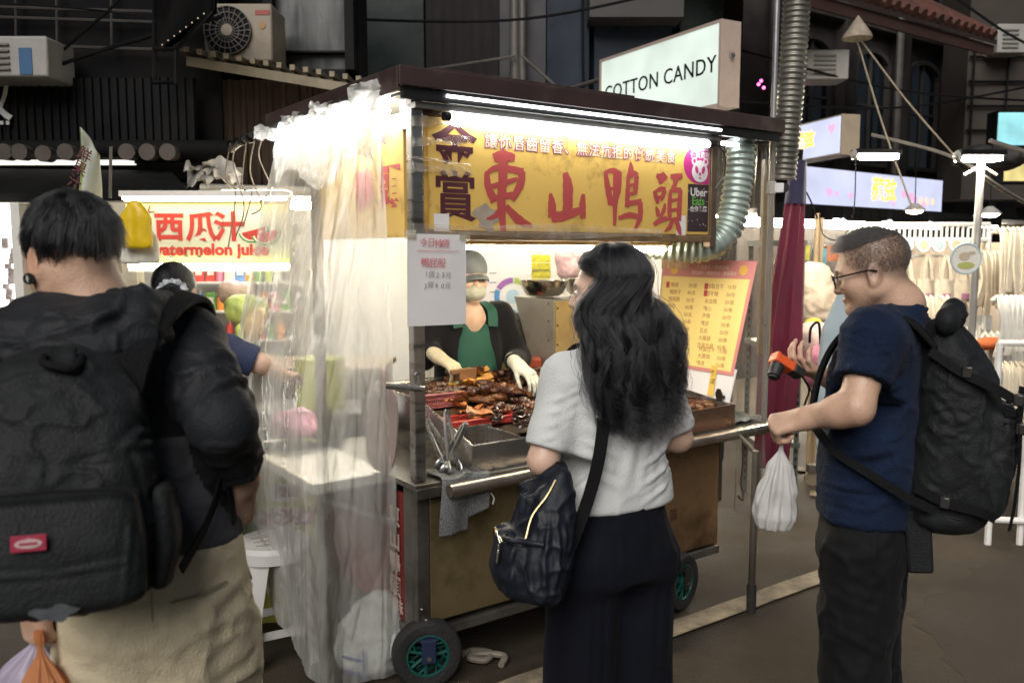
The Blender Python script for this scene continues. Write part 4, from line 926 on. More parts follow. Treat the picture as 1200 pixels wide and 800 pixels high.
def food(kind, seed):
    g = MB()
    if kind == 'duck_neck': p, r_ = rnd_tube(seed, .13, .0125, .025, None, kind); g.tube(p, list(r_), 9)
    if kind == 'duck_wing':
        p, r_ = rnd_tube(seed, .10, .014, .0, None, kind); p = [q + Vector((0, abs(q.x) * .9, 0)) for q in p]; g.tube(p, list(r_), 9)
    if kind == 'duck_head':
        g.ball((0, 0, .014), (.026, .019, .017), 12); g.tube([(.018, 0, .012), (.04, 0, .009), (.055, 0, .007)], [.012, .009, .006], 8, flat=.6); p, r_ = rnd_tube(seed, .05, .010, .01, None, kind); g.tube([q + Vector((-.045, 0, .008)) for q in p], list(r_), 8)
        for s_ in (-1, 1): g.ball((.008, s_ * .016, .019), .0035, 6)
    if kind == 'tofu_piece':
        rr = random.Random(seed); g.grid(lambda a, b: ((a - .5) * .085, (b - .5) * .05, .014 + .008 * math.sin(a * 6 + seed) + .006 * math.sin(b * 7 + a * 4)), 10, 8); g.grid(lambda a, b: ((.5 - a) * .085, (b - .5) * .05, .002 + .004 * math.sin((1 - a) * 6 + seed)), 10, 8)
    if kind == 'intestine':
        pts = [(.035 * math.cos(a) * (1 - a / 30), .022 * math.sin(a), .006 + .0022 * a + .003 * math.sin(a * 3)) for a in np.linspace(0, 11, 60)]; g.tube(pts, .0062, 7)
    if kind == 'skewer':
        g.tube([(-.09, 0, .01), (.07, 0, .01)], .0017, 6)
        for k in range(5): g.ball((-.07 + k * .021, 0, .010), (.0115, .011, .010), 8)
    if kind == 'meat_strip': p, r_ = rnd_tube(seed, .11, .009, .012, None, kind, .3); g.tube(p, list(r_), 7, flat=.6)
    return g
FOODM = {'duck_neck': braise, 'duck_wing': braise2, 'duck_head': braise, 'tofu_piece': golden, 'intestine': black_int, 'skewer': braise2, 'meat_strip': braise, 'skin_piece': orange}
LAB = {'duck_neck': ('glossy dark brown braised duck neck heaped in the display tray', 'duck neck', 'braised duck necks in the tray'),
       'duck_wing': ('bent brown braised duck wing heaped in the display tray', 'duck wing', 'braised duck wings in the tray'),
       'duck_head': ('dark braised duck head with beak lying in the display tray', 'duck head', 'braised duck heads in the tray'),
       'tofu_piece': ('golden wrinkled fried tofu piece in the display tray', 'tofu', 'golden tofu pieces in the tray'),
       'intestine': ('coiled black braised intestine at the front of the tray', 'intestine', 'coiled intestines in the tray'),
       'skewer': ('brown meat skewer on a thin stick in the display tray', 'skewer', 'skewers in the tray'),
       'meat_strip': ('dark braised meat strip piled in the pink basket', 'meat strip', 'meat strips over the pink basket'),
       'skin_piece': ('flat orange braised skin piece along the front of the tray', 'skin piece', 'orange skin pieces in the tray')}
FP = {}
def put(kind, pos, yaw, tilt=0, seed=0, s=1.0):
    k = (kind, seed % 3)
    src = 'tofu_piece' if kind == 'skin_piece' else kind
    if k not in FP:
        o = food(src, seed % 3 + 1).build('braised_' + kind.split('_')[0] if kind == 'duck_head' else kind, FOODM[kind]); tag(o, *LAB[kind]); FP[k] = o
    else: o = FP[k].copy(); COL.objects.link(o)
    o.location = pos; o.rotation_euler = (tilt, RNG.uniform(-.2, .2), yaw); o.scale = (s, s, s); return o
rr = random.Random(11)
def heap(kind, n, u0, u1, v0, v1, lift, yaw0=0, dy=3.1, s=1.0, dz=.012):
    for k in range(n):
        u = rr.uniform(u0, u1); v = rr.uniform(v0, v1); z = .838 + .095 * (v - .205) / .586 + lift + dz * (k % 4)
        put(kind, cart(u, v, z), yaw0 + rr.uniform(-dy / 2, dy / 2), rr.uniform(-.3, .3), k, s * rr.uniform(.9, 1.15))
heap('duck_neck', 14, .62, 1.25, .50, .78, .050, .5, 2.4, 1.25)
heap('duck_wing', 12, .56, 1.2, .42, .76, .045, 0, 6, 1.2)
heap('duck_neck', 16, .80, 1.25, .45, .75, .018, .5, 2.0, 1.15)
heap('duck_head', 12, .62, 1.20, .36, .60, .030, .3, 2.5, 1.15)
heap('duck_wing', 12, .60, 1.20, .30, .66, .018, 0, 6, 1.1)
heap('tofu_piece', 6, .56, .78, .56, .74, .050, .5, 2, 1.25)
heap('tofu_piece', 9, .52, .68, .52, .72, .022, .5, 2, 1.1)
heap('intestine', 7, .50, .68, .22, .34, .014, 0, 6, 1.05)
heap('skewer', 9, .62, 1.0, .22, .36, .018, -.6, .5, 1.0, .007)
heap('skin_piece', 8, .40, .60, .32, .46, .012, .5, .8, 1.0)
heap('duck_wing', 10, 1.30, 1.66, .06, .45, .015, 0, 6, 1.0); heap('meat_strip', 14, 1.34, 1.66, .08, .30, .012, 0, 6, .8)
# baskets
def basket(name, label, c, w, d, h, m, yaw, holes=True):
    M_ = T(*c) @ rotz(yaw); t = thing(name, label, 'basket', c)
    g = MB(M_)
    for s_ in (-1, 1):
        for k in range(int(w / .011) + 1): x = -w / 2 + w * k / int(w / .011); g.tube([(x * .93, s_ * d / 2 * .92, 0), (x, s_ * d / 2, h)], .0022, 5)
        for k in range(int(d / .011) + 1): y = -d / 2 + d * k / int(d / .011); g.tube([(s_ * w / 2 * .93, y * .92, 0), (s_ * w / 2, y, h)], .0022, 5)
    for z, f in ((h * .35, .955), (h * .68, .98)):
        g.tube([(-w / 2 * f, -d / 2 * f, z), (w / 2 * f, -d / 2 * f, z), (w / 2 * f, d / 2 * f, z), (-w / 2 * f, d / 2 * f, z)], .0022, 5, closed=True)
    g.build('lattice', m, t)
    g = MB(M_); g.box((0, 0, .002), (w * .93, d * .92, .004)); g.build('base', m, t, smooth=0)
    g = MB(M_); g.tube([(-w / 2, -d / 2, h), (w / 2, -d / 2, h), (w / 2, d / 2, h), (-w / 2, d / 2, h)], .005, 6, closed=True); g.build('rim', m, t)
    return t
yc = math.atan2(CU.y, CU.x)
basket('basket', 'pink lattice plastic basket heaped with dark meat strips', cart(.46, .62, .905), .20, .13, .060, mat('pink_plastic', (.42, .13, .14), .4), yc)
for k in range(16): put('meat_strip', cart(.46 + rr.uniform(-.075, .085), .62 + rr.uniform(-.05, .05), .962 + .006 * (k % 6)), yc + rr.uniform(-.4, .7), rr.uniform(-.2, .2), k, 1.1)
basket('basket', 'low red plastic basket of orange pieces at the front of the tray', cart(.50, .36, .862), .34, .12, .030, mat('red_plastic', (.50, .05, .04), .4), yc)
t = thing('stick_bundle', 'bundle of thin yellow bamboo sticks at the back of the tray', 'bamboo sticks', cart(.52, .70, .93)); g = MB(CART)
for k in range(18): a = rr.uniform(-.02, .02); g.tube([(.46 + a, .72 + rr.uniform(-.03, .03), .945 + .004 * (k % 4)), (.64 + a, .70 + rr.uniform(-.05, .05), .985 + rr.uniform(0, .02))], .0018, 5)
g.build('sticks', mat('bamboo', (.62, .42, .10), .5, var=.15), t)
# ---------------------------------------------------------------- tongs against the tray's left wall
tong = mat('tong_steel', (.50, .50, .49), .3, metal=.95, var=.1)
def tongs(label, top, bot, side, open_=.02):
    top = Vector(top); bot = Vector(bot); ax = (bot - top).normalized(); nn = Vector(side) - ax * Vector(side).dot(ax); nn.normalize(); out = ax.cross(nn)
    t = thing('tongs', label, 'tongs', bot, 'serving tongs on the counter edge'); L_ = (bot - top).length
    for s_ in (-1, 1):
        g = MB(); P = [top + nn * 0, top + ax * L_ * .08 + nn * s_ * .008, top + ax * L_ * .5 + nn * s_ * open_ * .8, top + ax * L_ * .8 + nn * s_ * open_]
        g.strap(smooth_path(P, 5), .014, .0022, nn); 
        e = P[-1]; g.add([tuple(e + ax * (a * L_ * .22) + out * w_ + nn * s_ * (.004 * math.sin(a * 3.14))) for a in (0, .25, .5, .75, 1) for w_ in (-.011 - .011 * math.sin(a * 2.6), .011 + .011 * math.sin(a * 2.6))], [(2 * i, 2 * i + 1, 2 * i + 3, 2 * i + 2) for i in range(4)])
        o = g.build('arm', tong, t, smooth=60); sm = o.modifiers.new('thick', 'SOLIDIFY'); sm.thickness = .0018
    g = MB(); g.tube([top - out * .008, top + out * .008], .007, 10); g.tube([top + nn * .006 + ax * .03, top - nn * .006 + ax * .03, top - ax * .012, ], .0025, 6); g.build('hinge', tong, t)
    return t
tongs('steel tongs standing front-most against the display tray, wide flat tips down', cart(.185, .10, .985), cart(.165, .01, .775), CU)
tongs('steel tongs leaning just behind the front pair by the tray', cart(.225, .03, .945), cart(.14, .07, .775), CV)
tongs('steel tongs leaning against the cart post, left of the other tongs', cart(.15, .20, .96), cart(.185, .06, .775), CU)
# ---------------------------------------------------------------- grey mesh rag over the counter corner
ragm = mat('mesh_rag', (.17, .175, .175), .9, var=.5, scale=160, bump=1.0, bscale=220)
g = MB()
def ragf(a, b):
    u = .075 + a * .20 + .01 * math.sin(b * 5); L_ = b * .34
    if L_ < .14: v, z = .11 - L_, .771
    else: v, z = -.036 - .010 * math.sin((L_ - .14) * 12) - .012 * a * (L_ > .2), .771 - (L_ - .14)
    z += (.05 * a if L_ >= .14 and a > .62 else 0) * min(1, (L_ - .14) / .12) * 1.5 if L_ >= .14 else 0
    z += .006 * math.sin(a * 11 + b * 4) * (1 if L_ < .14 else .2)
    v2 = v - .03 if (L_ >= .14 and u > .10) else v
    return tuple(cart(u, v - .012 * math.sin(a * 8) * (L_ > .14), z))
g.grid(ragf, 40, 60); o = g.build('mesh_rag', ragm, None, smooth=60, origin=cart(.15, 0, .77)); sm = o.modifiers.new('thick', 'SOLIDIFY'); sm.thickness = .004
tag(o, 'grey mesh scouring rag draped over the front left counter corner', 'rag')
g = MB(CART); g.tube(smooth_path([(.27, -.04, .71), (.29, -.06, .68), (.285, -.062, .655)], 5), .003, 5); tag(g.build('string_loop', mat('string_white', (.55, .55, .53), .7)), 'short white string hanging beside the grey rag', 'string')
# grey-green rag at the right end
g = MB(CART); g.grid(lambda a, b: (1.72 + a * .24, .02 + b * .22, .771 + .01 * abs(math.sin(a * 9 + b * 5)) + .008 * math.sin(b * 11)), 24, 20); o = g.build('cleaning_rag', mat('rag_green', (.22, .24, .22), .9, var=.3, scale=40, bump=.6, bscale=150), None, smooth=60, origin=cart(1.85, .1, .77)); tag(o, 'crumpled grey green rag at the right end of the counter', 'rag')
g = MB(CART); g.tube(smooth_path([(1.72, -.03, .72), (1.722, -.035, .60), (1.72, -.03, .50), (1.722, -.04, .45), (1.70, -.06, .425), (1.675, -.05, .45)], 6), .004, 6); tag(g.build('hook', mat('hook_rust', (.10, .05, .03), .5, metal=.5)), 'rusty wire hook hanging under the right counter end', 'hook')
# handle stub and ladle on the left of the post
t = thing('side_clamp', 'steel pipe stub clamped to the left cart post', 'pipe clamp', cart(.0, .05, 1.14)); g = MB(CART); g.tube([(-.10, .03, 1.12), (.03, -.012, 1.10)], .012, 12); g.build('pipe', steel, t); g = MB(CART); g.tube([(.012, -.004, 1.10), (.012, -.004, 1.15)], .008, 10); g.tube([(.012, .0, 1.15), (.012, .03, 1.16)], .012, 10); g.build('bolt', steel, t)
t = thing('cutting_board', 'thin pinkish oval board standing on the side shelf behind the post', 'board', cart(-.06, .16, .772)); M_ = CART @ T(-.045, .19, .775) @ Matrix.Rotation(R(8), 4, 'X') @ frame((0, 0, 0), (.25, -1, 0), (0, 0, 1))
g = MB(M_); g.prism([(.085 * math.copysign(abs(math.cos(a)) ** .6, math.cos(a)), .17 + .17 * math.copysign(abs(math.sin(a)) ** .7, math.sin(a))) for a in np.linspace(0, 2 * math.pi, 40)[:-1]], .008); g.build('board', mat('board_pink', (.36, .28, .26), .45, metal=.3, var=.15), t, bevel=.002)
g = MB(M_); g.tube([(.0, .33, .004), (.0, .39, .004)], .014, 8); g.build('handle', mat('board_handle', (.34, .2, .2), .5), t)
# ---------------------------------------------------------------- menu board on the tray's right end
b0 = cart(1.70, .528, 0); e_ = (-CV); tl = V3(0, 0, 1) + CU * .06
MF = frame(cart(1.688, .53, .885), -CV, None, (-CU + V3(0, 0, .10)))       # x towards the street, y up, z = its face
t = thing('menu_board', 'yellow menu board with a pink header clipped to the right end of the tray', 'menu board', cart(1.69, .26, .885))
mbw, mbh = .56, .655
g = MB(MF); g.add([(0, .045, 0), (mbw - .055, -.012, 0), (mbw - .03, .15, 0), (0, .15, 0)], [(0, 1, 2, 3)]); g.add([(0, .045, -.006), (mbw - .055, -.012, -.006), (mbw - .03, .15, -.006), (0, .15, -.006)], [(3, 2, 1, 0)]); g.build('white_backing', paper, t, smooth=0)
g = MB(MF); shp = [(-.005, .125), (mbw - .045, .118), (mbw + .035, mbh), (.0, mbh + .01)]; g.prism(shp, .004, T(0, 0, .0005)); bd = g.build('board', mat('menu_pink', (.62, .24, .22), .5, var=.05), t, smooth=0)
g = MB(MF); shp2 = [(.008, .142), (mbw - .060, .136), (mbw + .002, mbh - .085), (.008, mbh - .08)]; g.prism(shp2, .001, T(0, 0, .0046)); yp = g.build('yellow_sheet', mat('menu_yellow', (.86, .66, .24), .5, var=.04), bd, smooth=0)
def mtext(items, m, name, par):
    g = MB(MF)
    for body, x, y, s_, al in items: g.mesh(text_mesh(body, s_, .0002, align=al), T(x + y * .105 - .03, y, .0062))
    return g.build(name, m, par, smooth=0)
brown_ink = mat('menu_ink', (.40, .19, .07), .6)
L1 = [('鴨頭', '50/個'), ('鴨脖子', '40/支'), ('鴨翅膀', '25/支'), ('鴨翅', '40/隻'), ('鴨腳', '30/支'), ('鴨心', '20/串'), ('鴨胗', '30/串'), ('鴨腸', '25/串'), ('鴨舌', '25/串')]
L2 = [('特製豆干', '15/份'), ('甜不辣', '20/份'), ('米血糕', '20/個'), ('雞心', '30/串'), ('海帶', '20/份'), ('雞皮', '30/串'), ('豆皮', '20/份'), ('大腸頭', '30/串'), ('百頁豆腐', '30/串')]
it = []
for k, (a, b) in enumerate(L1): y = .53 - k * .036; it += [(a, .045, y, .026, 'LEFT'), (b, .165, y, .024, 'LEFT')]
for k, (a, b) in enumerate(L2): y = .53 - k * .036; it += [(a, .285, y, .026, 'LEFT'), (b, .41, y, .024, 'LEFT')]
for k, (a, b) in enumerate((('特製豆干', '15/個'), ('大腸頭', '30/串'), ('雞皮', '25/串'))): y = .225 - k * .034; it += [(a, .30, y, .026, 'LEFT'), (b, .42, y, .024, 'LEFT')]
mtext(it, brown_ink, 'menu_lettering', yp)
g = MB(MF)
for (x, y) in ((.05, .531), (.305, .531), (.305, .497)): g.box((x, y, .0060), (.022, .03, .0006))
g.build('red_tab', mat('tab_red', (.5, .05, .06), .5), yp, smooth=0)
mtext([('傳統美食・精選滷味', .30, .622, .022, 'CENTER'), ('天然滷汁・新鮮現滷・美味滿分', .31, .594, .020, 'CENTER')], mat('header_pale', (.8, .62, .5), .5), 'header_lettering', bd)
g = MB(MF); g.prism(circle_pts((.085, .610), .026, 16), .001, T(0, 0, .0048)); g.prism(circle_pts((.52, .612), .024, 16), .001, T(0, 0, .0048)); g.build('emblem', mat('emblem_gold', (.72, .42, .08), .5), bd, smooth=0)
g = MB(MF); g.prism([(.375, .012), (.41, .008), (.42, .155), (.385, .155)], .001, T(0, 0, .0058)); ys = g.build('yellow_strip', mat('menu_strip', (.72, .48, .09), .5), t, smooth=0)
g = MB(MF)
for k, ch in enumerate('雞皮'): g.mesh(text_mesh(ch, .03, .0006), T(.40, .115 - k * .038, .0070))
g.build('strip_lettering', mat('strip_ink', (.10, .06, .02), .6), ys, smooth=0)
clipm = mat('clip_bronze', (.09, .075, .055), .35, metal=.8)
def clip(label, x, y, px):
    c = MF @ Vector((x, y, .008)); t = thing('spring_clip', label, 'clip', c, 'spring clips on the menu board'); 
    for s_ in (-1, 1):
        g = MB(MF @ T(x, y, .01 * s_ + .004)); g.add([(-.016, 0, s_ * .003), (.016, 0, s_ * .003), (.022, .035, s_ * .012), (.010, .06, s_ * .016), (-.010, .06, s_ * .016), (-.022, .035, s_ * .012)], [(0, 1, 2, 3, 4, 5)]); o = g.build('jaw', clipm, t, smooth=0); o.modifiers.new('thick', 'SOLIDIFY').thickness = .003
    g = MB(MF @ T(x, y, .004)); g.tube([(-.018, .022, 0), (.018, .022, 0)], .008, 8); g.build('spring', clipm, t)
clip('bronze spring clip at the near lower corner of the menu board', mbw - .10, -.01, 0); clip('bronze spring clip at the far lower corner of the menu board', .10, .055, 0)
# ---------------------------------------------------------------- big bent duct, up out of the cart roof
def ribbed_duct(pts, r0, m, name, label, pitch=.030, amp=.010, n=22):
    P = smooth_path(pts, 24); d = [0]
    for a, b in zip(P, P[1:]): d.append(d[-1] + (b - a).length)
    N = int(d[-1] / pitch * 6); Q = []; rad = []
    for i in range(N + 1):
        s_ = d[-1] * i / N; k = min(np.searchsorted(d, s_), len(P) - 1); k = max(1, k); f = (s_ - d[k - 1]) / max(1e-9, d[k] - d[k - 1]); Q.append(P[k - 1].lerp(P[k], f)); rad.append(r0 - amp * (.5 - .5 * math.cos(2 * math.pi * s_ / pitch)) )
    g = MB(); g.tube(Q, rad, n); 
    o = g.build(name, m, None, smooth=75, origin=Q[0]); tag(o, label, 'duct'); return o
duct_m = mat('duct_foil', (.44, .52, .47), .35, metal=.45, var=.18, scale=9, dirt=(.2, .22, .19), dirt_amt=.3)
duct_d = mat('duct_dark', (.22, .21, .18), .4, metal=.6, var=.3, scale=9)
ribbed_duct([cart(1.76, .06, 2.09), cart(1.75, .05, 1.98), cart(1.725, .05, 1.83), cart(1.70, .05, 1.73), cart(1.65, .06, 1.645), cart(1.56, .09, 1.60), cart(1.46, .16, 1.60), cart(1.36, .26, 1.62)], .070, duct_m, 'air_duct', 'fat ribbed grey green duct bending down under the right end of the cart roof')
ribbed_duct([cart(2.06, .05, 1.93), cart(2.065, .04, 2.1), cart(2.08, .03, 2.4), cart(2.10, .03, 2.75), cart(2.10, .03, 3.1)], .066, duct_d, 'air_duct', 'tall dark ribbed duct rising beside the pole above the cart roof', .026, .008)
# ---------------------------------------------------------------- clear curtains
clear = film('curtain_film', (.97, .965, .95), haze=.44, rough=.05, hcol=(.92, .91, .86), wscale=5)
film_top = film('curtain_film_top', (.97, .97, .96), rough=.1, haze=.85, hcol=(.92, .92, .90), wscale=12)
def curtain(top, bot, zt, zb, nu, nv, folds, amp0, amp1, seed, name, label, m, smooth=True, hem=None):
    """hangs from the top path to the bottom path (plan points u,v), with vertical folds"""
    def res(path, n):
        P = [Vector((a, b, 0)) for a, b in path]; d = [0]
        for a, b in zip(P, P[1:]): d.append(d[-1] + (b - a).length)
        out = []
        for i in range(n + 1):
            s_ = d[-1] * i / n; k = max(1, min(int(np.searchsorted(d, s_)), len(P) - 1)); f = (s_ - d[k - 1]) / max(1e-9, d[k] - d[k - 1]); out.append(P[k - 1].lerp(P[k], f))
        return out
    A = res(top, nu); B = res(bot, nu); g = MB(CART); rng = np.random.default_rng(seed); ph = rng.uniform(0, 6, 6)
    def fn(a, b):
        i = round(a * nu); p = A[i].lerp(B[i], min(1, b * 1.9) ** .85); q0 = A[max(0, i - 2)].lerp(B[max(0, i - 2)], min(1, b * 1.9) ** .85); q1 = A[min(nu, i + 2)].lerp(B[min(nu, i + 2)], min(1, b * 1.9) ** .85); tt = (q1 - q0).normalized(); nn = Vector((-tt.y, tt.x, 0))
        am = amp0 + (amp1 - amp0) * b; w = sum(math.sin(a * folds * f * 6.283 + ph[k] + 1.1 * math.sin(b * (2 + k) + ph[k])) * c for k, (f, c) in enumerate(((1, .6), (1.73, .4), (2.9, .26), (5.3, .05))))
        z1 = zt(a) if callable(zt) else zt; z0 = zb(a) if callable(zb) else zb
        NZ = lambda *q: mnoise.noise(q) + .5 * mnoise.noise([x_ * 2 for x_ in q]); cr = NZ(a * 9, b * 12, seed) * .004; r1 = NZ(a * 13 + 3 * b, b * 3.2 - a * 2, seed + 4.); r2 = NZ(a * 16 - b * 9, b * 11 + a * 5, seed + 8.); cr += max(0, 1 - abs(r1) * 3.2) ** 2 * .005 + max(0, 1 - abs(r2) * 3.6) ** 2 * .0025
        p = p + nn * (w * am + cr); return (p.x, p.y, z1 + (z0 - z1) * b)
    g.grid(fn, nu, nv); o = g.build(name, m, None, smooth=180, origin=CART @ Vector((*top[0], 0))); tag(o, label, 'curtain'); return o
curtain([(-.115, .90), (-.115, .55), (-.105, .10), (-.10, .04)], [(-.345, .95), (-.355, .60), (-.35, .17), (-.30, .125), (-.02, .115)], lambda a: 2.10 + .045 * a * a + .018 * math.sin(a * 23), lambda a: .24 - .22 * min(1, max(0, (a - .35) * 2.2)), 230, 170, 3.6, .008, .013, 3, 'plastic_curtain', 'long clear plastic curtain hanging over the left side of the cart', clear)
cu2 = curtain([(-.125, .90), (-.125, .45), (-.112, .02)], [(-.150, .90), (-.150, .45), (-.135, .03)], 2.115, lambda a: 1.86 + .05 * math.sin(a * 9), 140, 50, 5, .006, .012, 13, 'added_glow_layer', '', film_top)  # extra milky layer, added to whiten the curtain top like tube glow
cu2.location = (0, 0, 0); cu2.data.transform(Matrix.Translation(OFF[cu2.name] - OFF['plastic_curtain'])); cu2.parent = bpy.data.objects['plastic_curtain']
del cu2['category']
# crumpled tied bits of the curtain along its top edge
for k, (u, v, z, w_) in enumerate(((-.10, .10, 2.15, .16), (-.12, .42, 2.13, .14), (-.12, .72, 2.13, .13), (-.12, 1.02, 2.12, .14))):
    o = crumple(cart(u, v, z - .03), w_, .045, 20 + k, .022).build('curtain_knot', clear, bpy.data.objects['plastic_curtain'], smooth=180); o.data.materials[0] = film_top
curtain([(1.905, -.03), (1.905, .12), (1.89, .30)], [(1.84, -.09), (1.86, .10), (1.87, .36)], 2.09, .30, 60, 90, 3, .010, .022, 8, 'plastic_curtain', 'narrow clear plastic curtain hanging by the pole at the right end of the cart', film('curtain_film_right', (.86, .84, .80), rough=.12, haze=.26, hcol=(.45, .42, .38), wscale=10))
curtain([(1.50, .30), (1.70, .32), (1.88, .34)], [(1.50, .30), (1.70, .33), (1.88, .36)], 2.08, 1.50, 50, 30, 4, .012, .014, 5, 'plastic_sheet', 'creased yellowed plastic sheet behind the bent duct', film('sheet_yellowed', (.9, .82, .62), rough=.12, haze=.6, hcol=(.60, .50, .32), wscale=16))
# rod and wires at the roof's back left corner
t = thing('curtain_rod', 'dark rod with loose looped wires at the back left roof corner', 'rod', cart(-.11, 1.2, 2.10)); g = MB(CART); g.tube(smooth_path([(-.10, .2, 2.12), (-.11, 1.0, 2.115), (-.11, 1.35, 2.10), (-.11, 1.6, 2.07)], 8), .016, 8); g.build('rod', mat('rod_dark', (.05, .045, .04), .5, metal=.4, var=.3), t)
for k in range(5):
    g = MB(CART); v0 = 1.12 + k * .12; g.tube(smooth_path([(-.11, v0, 2.10), (-.13, v0 + .03, 2.0 - .06 * (k % 3)), (-.10, v0 - .02, 1.86 - .07 * (k % 2)), (-.12, v0 + .06, 1.80 - .05 * k)], 7), .0035, 5); g.build('loose_wire', mat('wire_tan', (.22, .17, .11), .6, var=.3), t)
for k in range(4): g = MB(CART); v0 = 1.2 + k * .1; g.tube([(-.11, v0, 2.095), (-.11, v0 + .03, 2.092)], .022, 8); g.build('wrapped_tape', black_metal, t)
# ---------------------------------------------------------------- steel hood box and bowls behind the counter
hc = cart(1.295, .86, 0); t = thing('steel_cabinet', 'tall grey steel cabinet with a slanted left side, behind the counter', 'cabinet', hc)
hood = mat('hood_steel', (.42, .41, .39), .42, metal=.6, var=.12, dirt=(.25, .21, .16), dirt_amt=.2)
g = MB(CART); vs = [(1.295, .86, 1.333), (1.295, 1.215, 1.340), (1.85, 1.215, 1.340), (1.85, .86, 1.333), (1.295, .86, .05), (1.295, 1.02, .05), (1.85, 1.02, .05), (1.85, .86, .05), (1.295, 1.06, 1.0), (1.85, 1.06, 1.0)]
g.add(vs, [(0, 1, 2, 3), (0, 4, 5, 8, 1), (3, 2, 9, 6, 7), (0, 3, 7, 4), (1, 8, 9, 2), (8, 5, 6, 9), (4, 7, 6, 5)]); g.build('body', hood, t, smooth=0, bevel=.004)
g = MB(CART); g.span((1.30, .848, .90), (1.84, .858, 1.325)); g.build('lit_front_plate', mat('hood_yellow_lit', (.50, .37, .17), .5, metal=.2, var=.15, dirt=(.3, .17, .07), dirt_amt=.3), t, smooth=0)  # plate added to carry the warm yellow light on this cabinet face
g = MB(CART)
for z in (.98, 1.10, 1.2, 1.29): g.ball((1.31, .845, z), .006, 8); g.ball((1.291, .90, z + .02), .005, 8)
g.build('rivet', mat('rivet_rust', (.2, .1, .04), .5, metal=.4), t)
bowl_m = mat('bowl_steel', (.62, .58, .50), .18, metal=1, var=.05, rvar=.05)
def bowl(label, c, r, h):
    M_ = T(*c); g = MB(M_); g.lathe([(0, .003), (r * .62, .003), (r * .80, h * .25), (r * .95, h * .72), (r, h), (r * 1.06, h + .002), (r * 1.06, h + .005), (r * .985, h + .003), (r * .93, h * .72), (r * .78, h * .28), (r * .6, .008), (0, .008)], 36); o = g.build('mixing_bowl', bowl_m, None, smooth=50, origin=c); tag(o, label, 'bowl', 'mixing bowls on the steel cabinet'); return o
bowl('large shiny steel mixing bowl on the left corner of the steel cabinet', cart(1.355, 1.02, 1.342), .128, .082)
bowl('smaller steel bowl behind the large one on the steel cabinet', cart(1.62, 1.04, 1.342), .09, .085)
# ================================================================== WATERMELON JUICE STALL (left)
t = thing('juice_stall', 'bright watermelon juice stall with a lit yellow green sign and stocked shelves', 'stall', (-1.7, 5.0, 0)); js = t
YS = 4.75
x0, z0, x1, z1 = px_rect(150, 236, 338, 307, YS)
# sign panel printed yellow-white-green
m = bpy.data.materials.new('juice_print'); m.use_nodes = True; n = m.node_tree.nodes; l = m.node_tree.links; b = n['Principled BSDF']
tc = n.new('ShaderNodeTexCoord'); sx_ = n.new('ShaderNodeSeparateXYZ'); l.new(tc.outputs['Generated'], sx_.inputs[0]); rp = n.new('ShaderNodeValToRGB'); l.new(sx_.outputs['Z'], rp.inputs[0])
e = rp.color_ramp.elements; e[0].position = 0; e[0].color = (.46, .52, .16, 1); e[1].position = 1; e[1].color = (.76, .66, .26, 1)
for p_, c_ in ((.22, (.74, .74, .50, 1)), (.5, (.72, .70, .55, 1)), (.8, (.78, .74, .56, 1))): q = e.new(p_); q.color = c_
l.new(rp.outputs[0], b.inputs['Base Color']); b.inputs['Roughness'].default_value = .5
sgp = MB().span((x0, YS, z0), (x1, YS + .05, z1)).build('sign_panel', m, js, smooth=0)
zc = lambda y: at(0, y, YS).z; xc = lambda x: at(x, 300, YS).x
red_print = mat('red_print', (.55, .045, .03), .5, var=.06); outl = mat('outline_cream', (.75, .68, .5), .5)
def jt(txt, px, py, s, bold, y, m, name, sx=1): g = MB(); g.mesh(text_mesh(txt, s, bold, sx=sx), frame((xc(px), y, zc(py)), (1, 0, 0), (0, 0, 1))); return g.build(name, m, sgp, smooth=0)
for ch, px in (('西', 200), ('瓜', 237), ('汁', 270)): jt(ch, px, 268, .165, .0055, YS - .004, red_print, 'lettering', 1.02); jt(ch, px, 268, .165, .011, YS - .002, outl, 'letter_outline', 1.02)
jt('watermelon juice', 246, 293, .088, .0035, YS - .004, red_print, 'lettering', 1.06)
g = MB()
for k, (px, py, s_) in enumerate(((298, 276, .085), (313, 279, .085))):
    c = V3(xc(px), YS - .003 - k * .002, zc(py) + .03); F_ = frame(c, (1, 0, 0), (0, 0, 1)) @ Matrix.Rotation(R(14), 4, 'Z')
    for nm, r_, mm, dz in (('rind_print', s_, mat('rind_green', (.08, .22, .03), .5), 0), ('pith_print', s_ * .90, mat('pith', (.72, .72, .55), .5), .0004), ('flesh_print', s_ * .78, red_print, .0008)):
        g = MB(F_); g.prism([(r_ * math.cos(a), r_ * .8 * math.sin(a)) for a in np.linspace(math.pi, 2 * math.pi, 18)], .0004, T(0, 0, dz)); g.build(nm, mm, sgp, smooth=0)
    g = MB(F_)
    for (a, b_) in ((-.5, -.25), (-.1, -.3), (.3, -.22), (0, -.55), (.45, -.4), (-.4, -.5)): g.prism(circle_pts((a * s_, b_ * s_), .003, 6), .0003, T(0, 0, .0013))
    g.build('seed_print', black_metal, sgp, smooth=0)
g = MB(); F_ = frame((xc(176), YS - .002, zc(248)), (1, 0, 0), (0, 0, 1))
for k in range(5): a = k * math.pi / 2.5; g.tube([F_ @ Vector((0, 0, 0)), F_ @ Vector((.035 * math.cos(a), .035 * math.sin(a), 0))], .004, 5)
g.build('star_print', mat('star_brown', (.25, .1, .05), .5), sgp, smooth=0)
g = MB()
for px in (186, 201, 219, 234): g.ball((xc(px), YS - .008, zc(301)), .010, 8)
g.build('small_bulb', steel, sgp)
juice_tube = glow('juice_tube', (1.0, .88, .62), 7)
